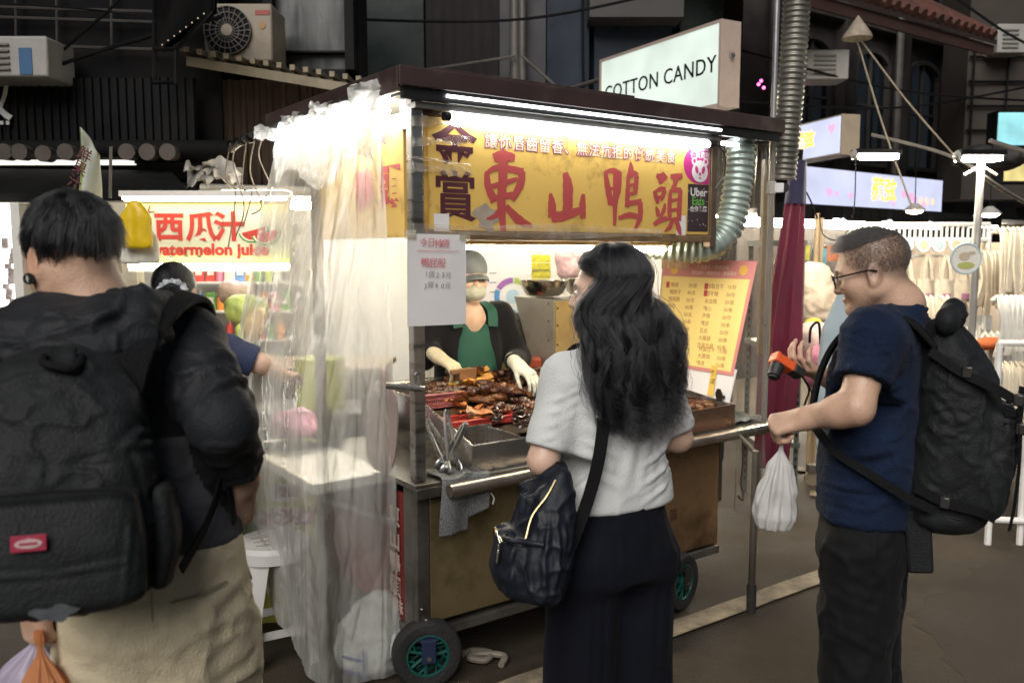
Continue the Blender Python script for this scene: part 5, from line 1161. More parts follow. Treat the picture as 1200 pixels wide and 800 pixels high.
for py, yy in ((232.5, YS - .05), (311, YS - .02)):
    g = MB(); g.tube([(xc(152), yy, zc(py)), (x1, yy, zc(py))], .012, 8); g.build('light_tube', juice_tube, js)
g = MB(); g.span((xc(150), YS - .02, zc(236.5)), (x1, YS + .06, zc(231))); g.span((xc(150), YS - .08, zc(231)), (x1, YS + .08, zc(231) + .03)); g.span((xc(150), YS - .005, zc(318)), (x1, YS + .05, zc(313))); g.build('sign_frame', white_paint, js, smooth=0)
for k in range(3): g = MB(); c = at(278 + k * 24, 226, 4.95); g.box((c.x, 4.95, c.z), (.11, .2, .02)); g.build('ceiling_lamp', glow('ceil_lamp', (1, .95, .82), 5), js, smooth=0)
# walls, ceiling, counter, floor
g = MB(); g.span((-3.05, 4.85, 0), (xc(150), 4.95, zc(236))); g.build('pillar', cream_wall, js, smooth=0)
g = MB(); g.span((-3.4, 6.6, 0), (-.55, 6.7, 2.6)); g.build('back_wall', white_paint, js, smooth=0)
g = MB(); g.span((-.62, 5.3, 0), (-.56, 6.6, 2.4)); g.build('partition', white_paint, js, smooth=0)
g = MB(); g.span((-3.2, 5.3, 1.92), (-.56, 6.6, 1.95)); g.build('ceiling', white_paint, js, smooth=0)
g = MB(); g.tube([(-2.3, 5.5, 1.885), (-.8, 5.5, 1.885)], .013, 8); g.tube([(-2.3, 6.0, 1.885), (-.8, 6.0, 1.885)], .013, 8); g.build('light_tube', glow('stall_tube', (1, .94, .80), 26), js)
g = MB(); g.span((-2.4, 4.62, 0), (-.72, 5.1, .92)); g.build('counter', mat('counter_dark', (.10, .085, .07), .5, metal=.3, var=.25), js, smooth=0, bevel=.005)
g = MB(); g.span((-2.42, 4.58, .92), (-.70, 5.12, .955)); g.build('counter_top', mat('counter_wood', (.26, .19, .12), .5, var=.2), js, smooth=0, bevel=.005)
pinkp = mat('pink_paper', (.55, .24, .22), .8); c = at(41, 316, 4.84); g = MB(); g.box((c.x, 4.845, c.z), (.14, .004, .17)); tag(g.build('notice_paper', pinkp, None, smooth=0), 'faded pink notice pasted on the cream pillar', 'notice')
# shelves with bottles and packets
g = MB()
for k in range(6): g.span((-2.35, 6.18, .72 + k * .21), (-1.62, 6.5, .735 + k * .21))
sh_ = g.build('shelf', white_paint, js, smooth=0)
cols = [mat('pack_' + n_, c_, .4, var=.15, scale=20) for n_, c_ in (('red', (.5, .06, .05)), ('yellow', (.65, .45, .06)), ('green', (.14, .32, .07)), ('orange', (.6, .22, .04)), ('white', (.68, .66, .62)), ('pink', (.58, .2, .3)), ('blue', (.1, .2, .42)), ('lime', (.45, .55, .12)))]
protos = {}
rr = random.Random(21)
def pack(kind, ci):
    k = (kind, ci)
    if k not in protos:
        g = MB()
        if kind == 'bottle':
            g.lathe([(.028, 0), (.03, .01), (.03, .085), (.012, .115), (.012, .125)], 12); o = g.build('bottle', cols[ci]); g2 = MB(); g2.lathe([(.014, .122), (.014, .142)], 10); g2.build('cap', white_plastic, o)
            lab = 'small coloured bottle standing on the juice stall shelves'
        else:
            g.box((0, 0, .065), (.075, .035, .13), taper=.9); o = g.build('packet', cols[ci], smooth=0, bevel=.004); g2 = MB(); g2.box((0, -.0185, .07), (.045, .004, .05)); g2.build('print_label', white_paint, o, smooth=0); lab = 'small coloured packet standing on the juice stall shelves'
        tag(o, lab, kind, kind + 's on the juice stall shelves'); protos[k] = o; return o
    return copy_tree(protos[k])
for k in range(1, 6):
    x = -2.28
    while x < -.70:
        px_ = 600 + (x / 6.2) * 1000
        if px_ > 222 and px_ < 336: o = pack('bottle' if rr.random() < .5 else 'packet', rr.randrange(8)); o.location = (x, 6.24 + rr.uniform(-.02, .03), .735 + (k) * .21 if k else .735); o.rotation_euler = (0, 0, rr.uniform(-.2, .2))
        x += rr.uniform(.066, .085)
# bags of fruit hanging in front of the shelves
bagclear = film('bag_film', (.95, .95, .95), rough=.1, haze=.35, hcol=(.8, .8, .8))
def lump(name, label, cat, c, r, m, seed, group=None):
    s_ = Sdf().ell((0, 0, 0), r, .02); rr_ = random.Random(seed)
    for k in range(6): s_.ell((rr_.uniform(-.6, .6) * r[0], rr_.uniform(-.6, .6) * r[1], rr_.uniform(-.6, .6) * r[2]), [q * .55 for q in r], .03)
    o = sculpt(name, s_, [-q * 1.4 for q in r], [q * 1.4 for q in r], min(r) / 9, [m], noise=[((14, 14, 14), min(r) * .12)]); o.location = c; tag(o, label, cat, group); return o
lump('fruit_bag', 'clear bag of lime green fruit on the juice counter', 'fruit bag', at(286, 362, 5.0) , (.11, .09, .09), mat('lime_fruit', (.42, .50, .14), .4, var=.4, scale=14), 2)
lump('fruit_bag', 'pale pink bundle above the lime green fruit bag', 'fruit bag', at(277, 343, 5.1), (.10, .08, .07), mat('pale_pink_bundle', (.62, .45, .46), .5, var=.3, scale=14), 3)
lump('fruit_bag', 'yellow orange fruit bag at the right of the juice counter', 'fruit bag', at(300, 380, 4.95), (.05, .06, .10), mat('yellow_fruit', (.62, .40, .10), .4, var=.4, scale=14), 4)
# yellow bag and white apron on a hook left of the sign
def hanging(name, label, cat, cx, top, w, h, depth, m, seed, sub=None):
    s_ = Sdf(); s_.loft([(top - h, cx[0], cx[1], w * .48, depth), (top - h * .85, cx[0], cx[1], w * .5, depth * 1.05), (top - h * .35, cx[0], cx[1], w * .47, depth), (top - h * .15, cx[0], cx[1], w * .28, depth * .8), (top, cx[0], cx[1], w * .10, depth * .5)], n=3, rnd=.01)
    o = sculpt(name, s_, (cx[0] - w * .7, cx[1] - depth * 2, top - h - .03), (cx[0] + w * .7, cx[1] + depth * 2, top + .03), .008, [m], noise=[((9, 9, 3), .008), ((25, 25, 7), .004)], origin=(cx[0], cx[1], top)); tag(o, label, cat); return o
c = at(152, 235, 4.3); hanging('yellow_bag', 'bright yellow plastic bag hanging left of the juice sign', 'plastic bag', (c.x, 4.35), c.z, .175, at(0, 236, 4.35).z - at(0, 291, 4.35).z, .025, mat('yellow_film', (.62, .42, .01), .3, var=.1), 1)
c = at(160, 262, 4.4); hanging('white_bag', 'white cloth bag hanging behind the yellow bag', 'cloth bag', (c.x, 4.43), c.z, .20, at(0, 262, 4.4).z - at(0, 309, 4.4).z, .03, mat('white_cloth_bag', (.66, .64, .58), .8), 2)
g = MB(); g.tube([at(130, 172, 4.3), at(129, 232, 4.3)], .008, 8); tag(g.build('hanging_rod', pipe_grey), 'thin grey rod hanging down beside the fluttering banner', 'rod')
# fluttering pennant
t = thing('banner', 'narrow white banner with green edges and brush lettering, above the customer with the cap of black hair', 'banner', at(108, 195, 4.2)); t['label'] = 'narrow white banner with green edge and brush lettering under the ribbed fascia'
P = [at(94, 149, 4.2), at(119, 183, 4.3), at(117, 236, 4.3), at(92, 232, 4.2)]
def bf(a, b): q = P[0].lerp(P[1], a).lerp(P[3].lerp(P[2], a), b); return tuple(q + V3(0, .02 * math.sin(a * 5 + b * 3), 0))
g = MB(); g.grid(bf, 10, 14); o = g.build('cloth', mat('banner_white', (.52, .55, .48), .7, var=.1), t, smooth=80); o.modifiers.new('thick', 'SOLIDIFY').thickness = .003
g = MB(); g.grid(lambda a, b: tuple(Vector(bf(a * .14, b)) - V3(0, .006, 0)), 2, 14); g.grid(lambda a, b: tuple(Vector(bf(.92 + a * .08, b)) - V3(0, .006, 0)), 2, 14); g.build('green_edge', mat('banner_green', (.22, .32, .06), .7), t, smooth=80)
g = MB(); BF = frame(P[0].lerp(P[1], .55).lerp(P[3].lerp(P[2], .55), .0) - V3(0, .03, 0), P[1] - P[0] - V3(0, 0, (P[1] - P[0]).z * .6), (0, 0, 1))
for k, ch in enumerate('鮮果汁'): g.mesh(text_mesh(ch, .075, .001), BF @ T(0, -.07 - k * .075, 0))
g.build('brush_lettering', mat('banner_ink', (.15, .04, .05), .7), t, smooth=0)
# bright shop window at the far left
t = thing('shop_window', 'bright shop window with small goods at the left edge', 'shop window', (-2.75, 4.75, 0)); x0, z0, x1, z1 = px_rect(-80, 238, 20, 470, 4.78)
g = MB(); g.span((x0, 4.80, .3), (x1 - .03, 4.83, z1)); g.build('lit_pane', lit_face('window_lit', (1, .98, .93), 1.1, .15, 4), t, smooth=0); g = MB(); g.span((x1 - .03, 4.76, 0), (x1 + .02, 4.86, z1)); g.build('frame', white_paint, t, smooth=0)
g = MB(); rr = random.Random(2)
for k in range(22): c = at(rr.uniform(2, 16), 270 + k * 6, 4.76); g.box((c.x, 4.785, c.z), (.03, .02, .03))
g.build('goods', mat('goods_grey', (.45, .38, .36), .6, var=.6, scale=30), t, smooth=0)

# ================================================================== STALL BEHIND THE VENDOR
t = thing('back_stall', 'pale stall wall lit warm behind the cart', 'stall', (.6, 6.1, 0)); YB2 = 6.3
g = MB(); g.span((-.54, YB2, 0), (1.48, YB2 + .1, 2.3)); g.build('wall', white_paint, t, smooth=0)
g = MB(); g.span((-.54, 5.2, 2.25), (1.2, 6.3, 2.3)); g.build('ceiling', white_paint, t, smooth=0)
g = MB(); g.tube([(-.3, 5.7, 2.2), (1.15, 5.7, 2.2)], .013, 8); g.build('light_tube', glow('back_tube', (1, .90, .70), 60), t)
# round-diagram poster
t = thing('poster', 'white poster with a ring of blue, purple and green arcs', 'poster', (.1, 6.2, 1.3)); x0, z0, x1, z1 = px_rect(555, 270, 622, 384, 6.2)
g = MB(); g.span((x0 - .1, 6.2, z0), (x1 + .02, 6.22, z1)); sh1 = g.build('sheet', paper, t, smooth=0)
rc = at(601, 347, 6.2); ri = .135
for k, (a0, a1, cc) in enumerate(((200, 262, (.08, .25, .48)), (140, 196, (.12, .30, .40)), (268, 330, (.30, .12, .40)), (335, 372, (.32, .45, .08)), (80, 134, (.36, .46, .38)), (15, 74, (.55, .32, .2)))):
    aa = np.linspace(R(a0), R(a1), 12) - R(60); g = MB(); F_ = frame((rc.x, 6.196, rc.z), (1, 0, 0), (0, 0, 1)); g = MB(F_)
    g.prism([(ri * math.cos(a), ri * math.sin(a)) for a in -aa] + [(ri * .72 * math.cos(a), ri * .72 * math.sin(a)) for a in -aa[::-1]], .001); g.build('ring_segment', mat('seg%d' % k, cc, .6), sh1, smooth=0)
g = MB(frame((rc.x, 6.196, rc.z), (1, 0, 0), (0, 0, 1))); g.prism(circle_pts((0, 0), .05, 20), .001); g.build('ring_centre', mat('seg_c', (.4, .55, .65), .6), sh1, smooth=0)
g = MB()
for k in range(5): g.box((at(577, 0, 6.2).x, 6.197, at(0, 320 + k * 11, 6.2).z), (.05, .002, .006))
g.build('small_print', grey_ink, sh1, smooth=0)
# hanging snack packs and pink bag on that wall
c = at(634, 318, 6.1); t = thing('snack_strip', 'yellow green strip of hanging snack packets behind the large bowl', 'snack packets', (c.x, 6.1, c.z))
for k in range(5): g = MB(); g.box((c.x, 6.1 - .01 * (k % 2), at(0, 303 + k * 9, 6.1).z), (.135, .03, .052)); g.build('packet', mat('snack_yellow', (.50, .46, .03), .35, var=.35, scale=25), t, smooth=0, bevel=.006)
lump('pink_bag', 'pink patterned bag hanging above the small steel bowl', 'bag', at(669, 312, 6.0), (.10, .05, .12), mat('bag_pinkish', (.58, .38, .38), .5, var=.35, scale=12), 5)
lump('dark_bag', 'mottled grey and black bag beside the steel cabinet', 'bag', at(601, 400, 4.75), (.075, .07, .17), mat('mottled', (.10, .10, .095), .6, var=.9, scale=30), 6)
g = MB(); c = at(614, 424, 4.45); g.box((c.x, 4.45, c.z), (.18, .12, .05)); tag(g.build('red_crate', mat('crate_red', (.42, .07, .03), .45, var=.1), None, smooth=0, bevel=.006), 'low red crate behind the tray beside the steel cabinet', 'crate')
g = MB(); c = at(588, 395, 5.2); g.box((c.x, 5.2, .6), (.09, .12, 1.2)); tag(g.build('wooden_post', mat('post_yellow', (.45, .33, .12), .5, var=.2), None, smooth=0), 'yellow wooden post behind the vendor', 'post')

# ================================================================== TOTE BAG STALL (right)
t = thing('tote_stall', 'bright stall with cream walls and strip lights where cloth bags hang', 'stall', (3.6, 8, 0))
SM = frame((2.05, 7.3, 0), CU, (0, 0, 1))
g = MB(SM); g.span((-.2, 0, -2.5), (7.0, 1.95, -2.4)); g.build('back_wall', mat('stall_pink', (.58, .46, .42), .7, var=.08), t, smooth=0)
g = MB(SM); g.span((.4, 1.93, -2.5), (7.0, 1.97, -.32)); g.build('ceiling', white_paint, t, smooth=0)
g = MB(SM)
for k in range(3): g.tube([(.2, 1.90, -2.0 + k * .7), (5.5, 1.90, -2.0 + k * .7)], .014, 8)
g.build('light_tube', glow('tote_tube', (1, .90, .74), 55), t)
canvas = mat('canvas_cream', (.64, .56, .43), .85, var=.12, scale=20, bump=.2, bscale=180)
canvas2 = mat('canvas_white', (.70, .67, .60), .85, var=.1, scale=20)
white_rod = mat('white_rod', (.75, .73, .69), .4)
# slotted white rack
YK = 5.6; x0, z0, x1, z1 = px_rect(986, 262, 1160, 560, YK)
t = thing('white_rack', 'white slotted display rack above the hanging cream tote bags', 'rack', ((x0 + x1) / 2, YK, 0)); g = MB()
zt_ = at(0, 263, YK).z; zb_ = at(0, 281, YK).z
g.tube([(x0, YK, zt_), (x1, YK, zt_)], .016, 6); g.tube([(x0, YK, zb_), (x1, YK, zb_)], .016, 6)
for k in range(27): x = x0 + (x1 - x0) * k / 26; g.tube([(x, YK, zb_), (x, YK, zt_)], .009, 6)
g.build('top_grid', white_rod, t)
for x in (x0, x1): g = MB(); g.tube([(x, YK, 0), (x, YK, zt_)], .016, 8); g.build('upright', white_rod, t)
for py in (300, 352, 410, 470): g = MB(); z = at(0, py, YK).z; g.tube([(x0, YK, z), (x1, YK, z)], .008, 6); g.build('rail', white_rod, t)
# tote bags: body and two handles
def tote(w, h, m, hl=.16):
    o = thing('tote_bag', 'cream canvas tote bag hanging by its handles on the white rack', 'tote bag', (0, 0, 0), 'tote bags hanging on the white rack')
    g = MB(); g.grid(lambda a, b: ((a - .5) * w * (1 - .1 * b), -.018 * math.sin(a * math.pi) - .006 * math.sin(a * 9 + b * 4), -hl - h * (1 - b)), 10, 10); g.grid(lambda a, b: ((.5 - a) * w * (1 - .1 * b), .018 * math.sin(a * math.pi), -hl - h * (1 - b)), 10, 10); g.build('pouch', m, o, smooth=80)
    for s_ in (-1, 1): g = MB(); g.strap(smooth_path([(-w * .25, s_ * .012, -hl - .01), (-w * .14, s_ * .01, -hl * .4), (0, 0, 0), (w * .14, s_ * .01, -hl * .4), (w * .25, s_ * .012, -hl - .01)], 5), .022, .003, V3(0, 1, 0)); g.build('handle', m, o)
    g = MB(); g.box((0, -.030, -hl - h * .72), (w * .42, .004, h * .22)); g.build('print_patch', mat('print_mauve', (.40, .16, .28), .7, var=.5, scale=30), o, smooth=0)
    return o
P1 = tote(.14, .15, canvas); P2 = tote(.17, .18, canvas2, .10)
zr = at(0, 300, YK).z
def put_tote(src, x, y, z, first=[True, True]):
    i = 0 if src is P1 else 1
    o = src if first[i] else copy_tree(src); first[i] = False
    o.location = (x, y, z); o.rotation_euler = (0, 0, rr.uniform(-.3, .3)); return o
for px in (1010, 1034, 1062, 1086, 1108, 1131, 1150): c = at(px, 300, YK - .02); put_tote(P1, c.x, YK - .03, zr + .01)
for row, py in ((0, 352), (1, 408)):
    for px in (995, 1022, 1050, 1078, 1104, 1130, 1152): c = at(px + row * 9, py, YK); o = put_tote(P2, c.x, YK + .03 + .05 * row, at(0, py, YK).z); o['label'] = 'white canvas tote bag on the lower rails of the white rack'; o['group'] = 'white tote bags on the lower rails'
# round badges above the totes
for k, px in enumerate((1062, 1082, 1100, 1120, 1138)):
    c = at(px, 287, YK - .05); g = MB(); g.tube([c + V3(0, -.008, 0), c + V3(0, .008, 0)], .046, 18); o = g.build('badge', mat('badge_pale', (.62, .68, .68), .5), None, origin=c); tag(o, 'pale round badge hanging above the tote bags', 'badge', 'round badges above the tote bags'); g = MB(); g.tube([c + V3(0, -.012, 0), c + V3(0, -.008, 0)], .028, 14); g.build('print', mat('badge_print%d' % (k % 2), ((.42, .52, .55), (.62, .5, .32))[k % 2], .6), o)
c = at(1132, 303, 4.5); t = thing('embroidery_hoop', 'round hoop sign with a green and tan picture before the tote bags', 'hoop sign', c); g = MB(); g.tube([c + V3(math.cos(a) * .078, 0, math.sin(a) * .078) for a in np.linspace(0, 2 * math.pi, 40)[:-1]], .006, 8, closed=True); g.build('ring', mat('hoop_blue', (.45, .55, .58), .5), t)
g = MB(); g.tube([c + V3(0, -.002, 0), c + V3(0, .003, 0)], .076, 32); dk = g.build('disc', canvas2, t)
g = MB(frame(c + V3(0, -.004, 0), (1, 0, 0), (0, 0, 1))); g.prism([(.045 * math.cos(a), -.035 + .018 * math.sin(a)) for a in np.linspace(0, 6.28, 16)[:-1]], .001); g.build('green_print', mat('hoop_green', (.40, .42, .12), .7), dk, smooth=0)
g = MB(frame(c + V3(0, -.004, 0), (1, 0, 0), (0, 0, 1))); g.prism([(-.01 + .028 * math.cos(a), .012 + .022 * math.sin(a)) for a in np.linspace(0, 6.28, 14)[:-1]], .001); g.prism([(.028 + .02 * math.cos(a), .030 + .008 * math.sin(a)) for a in np.linspace(0, 6.28, 12)[:-1]], .001); g.build('tan_print', mat('hoop_tan', (.52, .42, .30), .7), dk, smooth=0)
g = MB(); x0, z0, x1, z1 = px_rect(975, 284, 1260, 560, 6.4); g.grid(lambda a, b: (x0 + (x1 - x0) * a, 6.4 + .05 * math.sin(a * 60 + 2 * math.sin(b * 3)) + .04 * math.sin(a * 23), z1 + (.35 - z1) * b), 160, 10); tag(g.build('cloth_backdrop', mat('cloth_cream', (.62, .52, .40), .9, var=.25, scale=5), None, smooth=80), 'wavy cream cloths hanging behind the white rack', 'cloth')
# bundles of folded cloth at the right edge
def bundle(label, c, w, h, n_, m, seed):
    t = thing('cloth_bundle', label, 'cloth bundle', c, None); rr_ = random.Random(seed)
    for k in range(n_):
        x = c[0] + (k - n_ / 2) * w / n_; g = MB(); p = rr_.uniform(0, 6); hh = h * rr_.uniform(.85, 1.05)
        g.strap(smooth_path([(x, c[1] + .05, c[2]), (x + .01, c[1], c[2] + .012), (x + .01 * math.sin(p), c[1] - .05, c[2] - .03), (x + .012 * math.cos(p), c[1] - .06, c[2] - hh * .5), (x + .02 * math.sin(p * 2), c[1] - .05, c[2] - hh)], 5), [w / n_ * 1.5] * 21, .016, V3(.4, -1, .2)); g.build('fold', m, t, bevel=.004)
    return t
bundle('big bundle of cream cloth bags hanging at the right edge, upper', at(1196, 272, 4.9), .26, .36, 9, canvas, 1)
bundle('bundle of white cloth bags hanging at the right edge, middle', at(1196, 352, 4.7), .26, .30, 10, canvas2, 2)
bundle('bundle of cream cloth bags hanging at the right edge, low', at(1200, 430, 4.6), .26, .42, 9, canvas, 3)
bundle('loose white cloths hanging behind the black backpack', at(1180, 395, 5.1), .25, .42, 7, canvas2, 4)
bundle('sheer white cloths hanging left of the metal pole', at(1120, 390, 5.3), .45, .40, 12, canvas2, 5)
for k, (lab, px, py, Y, w, h, n_, m_) in enumerate((('cream cloths on the lower rails, just right of the head of the man', 1085, 352, 5.35, .34, .34, 10, canvas), ('white cloths bunched low behind the navy T-shirt', 1075, 430, 5.25, .40, .40, 11, canvas2), ('cream cloths bunched right of the metal pole, high', 1168, 300, 5.2, .22, .34, 7, canvas), ('pale cloths on the far right above the stand', 1172, 470, 4.85, .22, .40, 7, canvas2))): bundle(lab, at(px, py, Y), w, h, n_, m_, 20 + k)
g = MB(); x0, z0, x1, z1 = px_rect(1160, 420, 1215, 590, 4.5)
for p in ((x0, x0), (x1 - .03, x1 - .02)): g.tube([(p[0], 4.5, 0), (p[0], 4.5, 1.1)], .018, 8)
g.tube([(x0, 4.5, .14), (x1 + .4, 4.4, .14)], .018, 8); g.tube([(x0, 4.5, 1.1), (x1 + .4, 4.4, 1.1)], .016, 8); tag(g.build('white_stand', white_rod), 'white metal stand with low legs under the cream cloth bundles', 'stand')
lump('orange_cloth', 'orange red folded cloth among the white cloths', 'cloth', at(1163, 402, 5.0), (.09, .06, .035), mat('orange_cloth', (.60, .14, .04), .8), 8)
# metal pole with flood lamp
def flood(label, c, w, yaw, s):
    t = thing('flood_lamp', label, 'lamp', c); M_ = T(*c) @ rotz(yaw)
    g = MB(M_); g.span((-w / 2, -.05, .0), (w / 2, .05, .03)); g.build('housing', black_metal, t, smooth=0, bevel=.006)
    g = MB(M_); g.span((-w / 2 + .01, -.046, -.028), (w / 2 - .02, .046, -.001)); g.build('lens', glow('flood_' + str(s), (1, .90, .72), s), t, smooth=0, bevel=.006)
    g = MB(M_); g.ball((-w / 2 + .02, 0, .0), (.04, .045, .035), 12); g.build('end_cap', white_plastic, t)
    return t
c = at(1148, 183, 4.7); flood('white flood lamp on top of the tall metal pole', c, .25, .05, 90)
g = MB(); q = at(1149, 205, 4.75); g.tube([(q.x, 4.75, 0), (q.x, 4.75, q.z + .07)], .020, 10); t = thing('metal_pole', 'tall square metal pole in front of the tote bag rack', 'pole', (q.x, 4.75, 0)); g.build('shaft', mat('pole_zinc', (.45, .44, .42), .35, metal=.7, var=.12), t)
g = MB(); g.tube([(q.x - .09, 4.75, q.z + .0), (q.x, 4.75, q.z + .05), (q.x + .09, 4.75, q.z + .0)], .008, 6); g.tube([(q.x, 4.75, q.z + .06), (q.x, 4.72, q.z + .12)], .01, 6); g.build('bracket', mat('pole_zinc', (.45, .44, .42)), t)
c = at(1027, 181, 5.2); flood('slim black flood lamp hanging over the man with the backpack', c, .28, .1, 90)
for px, py, Y in ((1072, 246, 6.6), (1160, 250, 6.2)):
    c = at(px, py, Y); t = thing('pendant_lamp', 'small warm pendant lamp under the %s' % ('long pastel sign' if px < 1100 else 'dark canopy beside the pole'), 'lamp', c); g = MB(T(*c)); g.lathe([(.02, .05), (.08, .0), (.075, -.005), (.0, .0)], 16); g.build('shade', white_plastic, t); g = MB(T(*c)); g.ball((0, 0, -.01), (.06, .06, .02), 12); g.build('bulb', glow('bulb_warm', (1, .85, .6), 25), t); g = MB(T(*c)); g.tube([(0, 0, .05), (0, .02, .5)], .004, 5); g.build('cord', black_metal, t)
# cone lamp shade on two long ropes
c = at(1005, 38, 6.0); t = thing('cone_lamp', 'unlit pale cone lamp shade hung on two long ropes', 'lamp', c); g = MB(T(*c)); g.lathe([(.004, .11), (.09, -.015), (.10, -.04), (.096, -.045), (.085, -.015), (0, .09)], 20); g.build('shade', mat('cone_shade', (.30, .25, .19), .7, var=.3, scale=12), t)
for a, b in (((1004, 46), (1070, 246)), ((1008, 46), (1118, 182))): g = MB(); g.tube(smooth_path([at(*a, 6.0), at((a[0] + b[0]) / 2 - 2, (a[1] + b[1]) / 2 + 2, 6.0), at(*b, 6.0)], 6), .007, 5); g.build('rope', mat('rope_tan', (.24, .20, .15), .7), t)
g = MB(); g.tube(smooth_path([at(1022, 158, 6.2), at(1090, 175, 5.8), at(1130, 190, 5.3), at(1150, 205, 4.9)], 6), .012, 6); g.tube(smooth_path([at(1150, 205, 4.8), at(1180, 225, 5.2), at(1215, 245, 5.6)], 6), .014, 6); g.tube(smooth_path([at(1160, 165, 5.5), at(1215, 182, 5.6)], 4), .014, 6); tag(g.build('support_rope', mat('rope_grey', (.16, .145, .13), .7)), 'slack ropes tied to the top of the metal pole', 'rope')
# dark awning bundle behind the pole top
lump('rolled_tarp', 'dark rolled tarpaulin and grey sheet behind the flood lamp pole', 'tarpaulin', at(1158, 186, 6.6), (.26, .2, .10), mat('tarp_dark', (.022, .02, .02), .7, var=.8, scale=6), 9)
# closed maroon parasol
pt = at(936, 192, 5.0); pb_ = at(903, 545, 5.0); t = thing('closed_parasol', 'closed maroon parasol leaning behind the cart pole', 'parasol', (pb_.x, 5.0, .2)); g = MB(); pts = [pt.lerp(pb_, f) for f in np.linspace(0, 1, 30)]; n0 = 14
vs = []; fs = []
for i, p in enumerate(pts):
    f = i / 29; r_ = .035 + .075 * min(1, f * 1.6) - .02 * max(0, f - .7) / .3
    if abs(f - .62) < .03: r_ *= .86
    for k in range(32): a = 2 * math.pi * k / 32; r2 = r_ * (1 + .16 * math.sin(a * 8 + f * 2)); vs.append(tuple(p + V3(r2 * math.cos(a), r2 * math.sin(a), 0)))
for i in range(29):
    for k in range(32): fs.append((i * 32 + k, i * 32 + (k + 1) % 32, (i + 1) * 32 + (k + 1) % 32, (i + 1) * 32 + k))
fs += [tuple(range(31, -1, -1)), tuple(29 * 32 + k for k in range(32))]
g.add(vs, fs); g.build('canopy', mat('maroon_cloth', (.14, .012, .035), .75, var=.2), t, smooth=60)
g = MB(); g.tube([pt.lerp(pb_, -.01), pt.lerp(pb_, .13)], [.044, .062], 16); g.build('navy_cover', mat('navy_cover', (.02, .018, .06), .7), t); g = MB(); g.tube([pb_ + (pt - pb_) * .02, V3(pb_.x - .02, 5.0, 0)], .018, 8); g.build('pole', pipe_grey, t); g = MB(); g.tube([pt, pt + (pt - pb_).normalized() * .08], .02, 8); g.build('finial', black_metal, t)
# slotted-angle shelf rack
t = thing('angle_rack', 'slotted angle steel rack with red and green uprights beside the parasol', 'shelf rack', (1.72, 5.2, 0)); xr = at(937, 400, 5.2).x; xl = at(912, 400, 5.2).x - .1
ang = mat('angle_green', (.19, .21, .19), .45, metal=.3, var=.2)
for (x, y, m_) in ((xr, 5.2, ang), (xl, 5.2, ang), (xr + .02, 5.5, mat('angle_red', (.25, .05, .04), .5)), (xl, 5.5, ang)):
    g = MB(); zt_ = at(0, 282, 5.2).z; g.box((x, y, zt_ / 2), (.03, .004, zt_)); g.box((x + .015, y + .015, zt_ / 2), (.004, .03, zt_))
    up = g.build('upright', m_, t, smooth=0); g = MB()
    for k in range(30): g.box((x, y - .003, .1 + k * .05), (.010, .003, .022))
    g.build('slot', black_metal, up, smooth=0)
for py in (284, 404, 520): z = at(0, py, 5.2).z; g = MB(); g.span((xl - .02, 5.18, z - .02), (xr + .02, 5.52, z + .012)); g.build('shelf', ang, t, smooth=0)
lump('black_parcel', 'black parcel on the slotted rack', 'parcel', V3((xl + xr) / 2 + .03, 5.35, at(0, 330, 5.2).z), (.06, .08, .13), mat('parcel_black', (.03, .03, .032), .5), 12)
lump('dark_parcel', 'dark bundle low on the slotted rack', 'parcel', V3((xl + xr) / 2 + .03, 5.35, at(0, 385, 5.2).z), (.07, .08, .08), mat('parcel_dark', (.06, .06, .065), .5), 13)
# plush and bags piled behind the man
lump('cream_cushion', 'cream plush cushion piled beside the slotted rack', 'cushion', at(956, 345, 5.9), (.14, .10, .22), mat('plush_cream', (.66, .55, .42), .9, var=.25, scale=10), 14)
lump('pale_bag', 'pale pink and white bag below the cream cushion', 'bag', at(955, 400, 5.4), (.12, .10, .12), mat('bag_palepink', (.66, .50, .44), .6, var=.25, scale=8), 15)
lump('pink_bag', 'bright pink striped bag beside the man holding the device', 'bag', at(965, 428, 5.2), (.13, .10, .13), mat('bag_pink', (.62, .24, .32), .5, var=.35, scale=9), 16)
g = MB(); c = at(955, 392, 5.15); g.tube(smooth_path([c + V3(-.03, 0, -.05), c + V3(-.025, 0, .04), c + V3(.02, 0, .07), c + V3(.035, 0, -.06)], 5), .008, 6); tag(g.build('bag_handle_loop', black_metal), 'black carrying loop on the pale pink bag', 'handle loop')
lump('yellow_box', 'small yellow packet in front of the cream cushion', 'packet', at(952, 382, 5.5), (.05, .03, .04), mat('packet_yellow', (.60, .45, .04), .5), 17)
for k, (px, py, cc) in enumerate(((940, 296, (.5, .45, .06)), (960, 300, (.12, .3, .35)), (975, 297, (.55, .2, .1)))): g = MB(); c = at(px, py, 6.6); g.box(c, (.1, .06, .12)); o = g.build('wall_packet', mat('wallpack%d' % k, cc, .5, var=.3, scale=20), None, smooth=0, bevel=.006, origin=c); tag(o, ('yellow', 'teal', 'orange')[k] + ' packet hanging on the pink stall wall', 'packet')
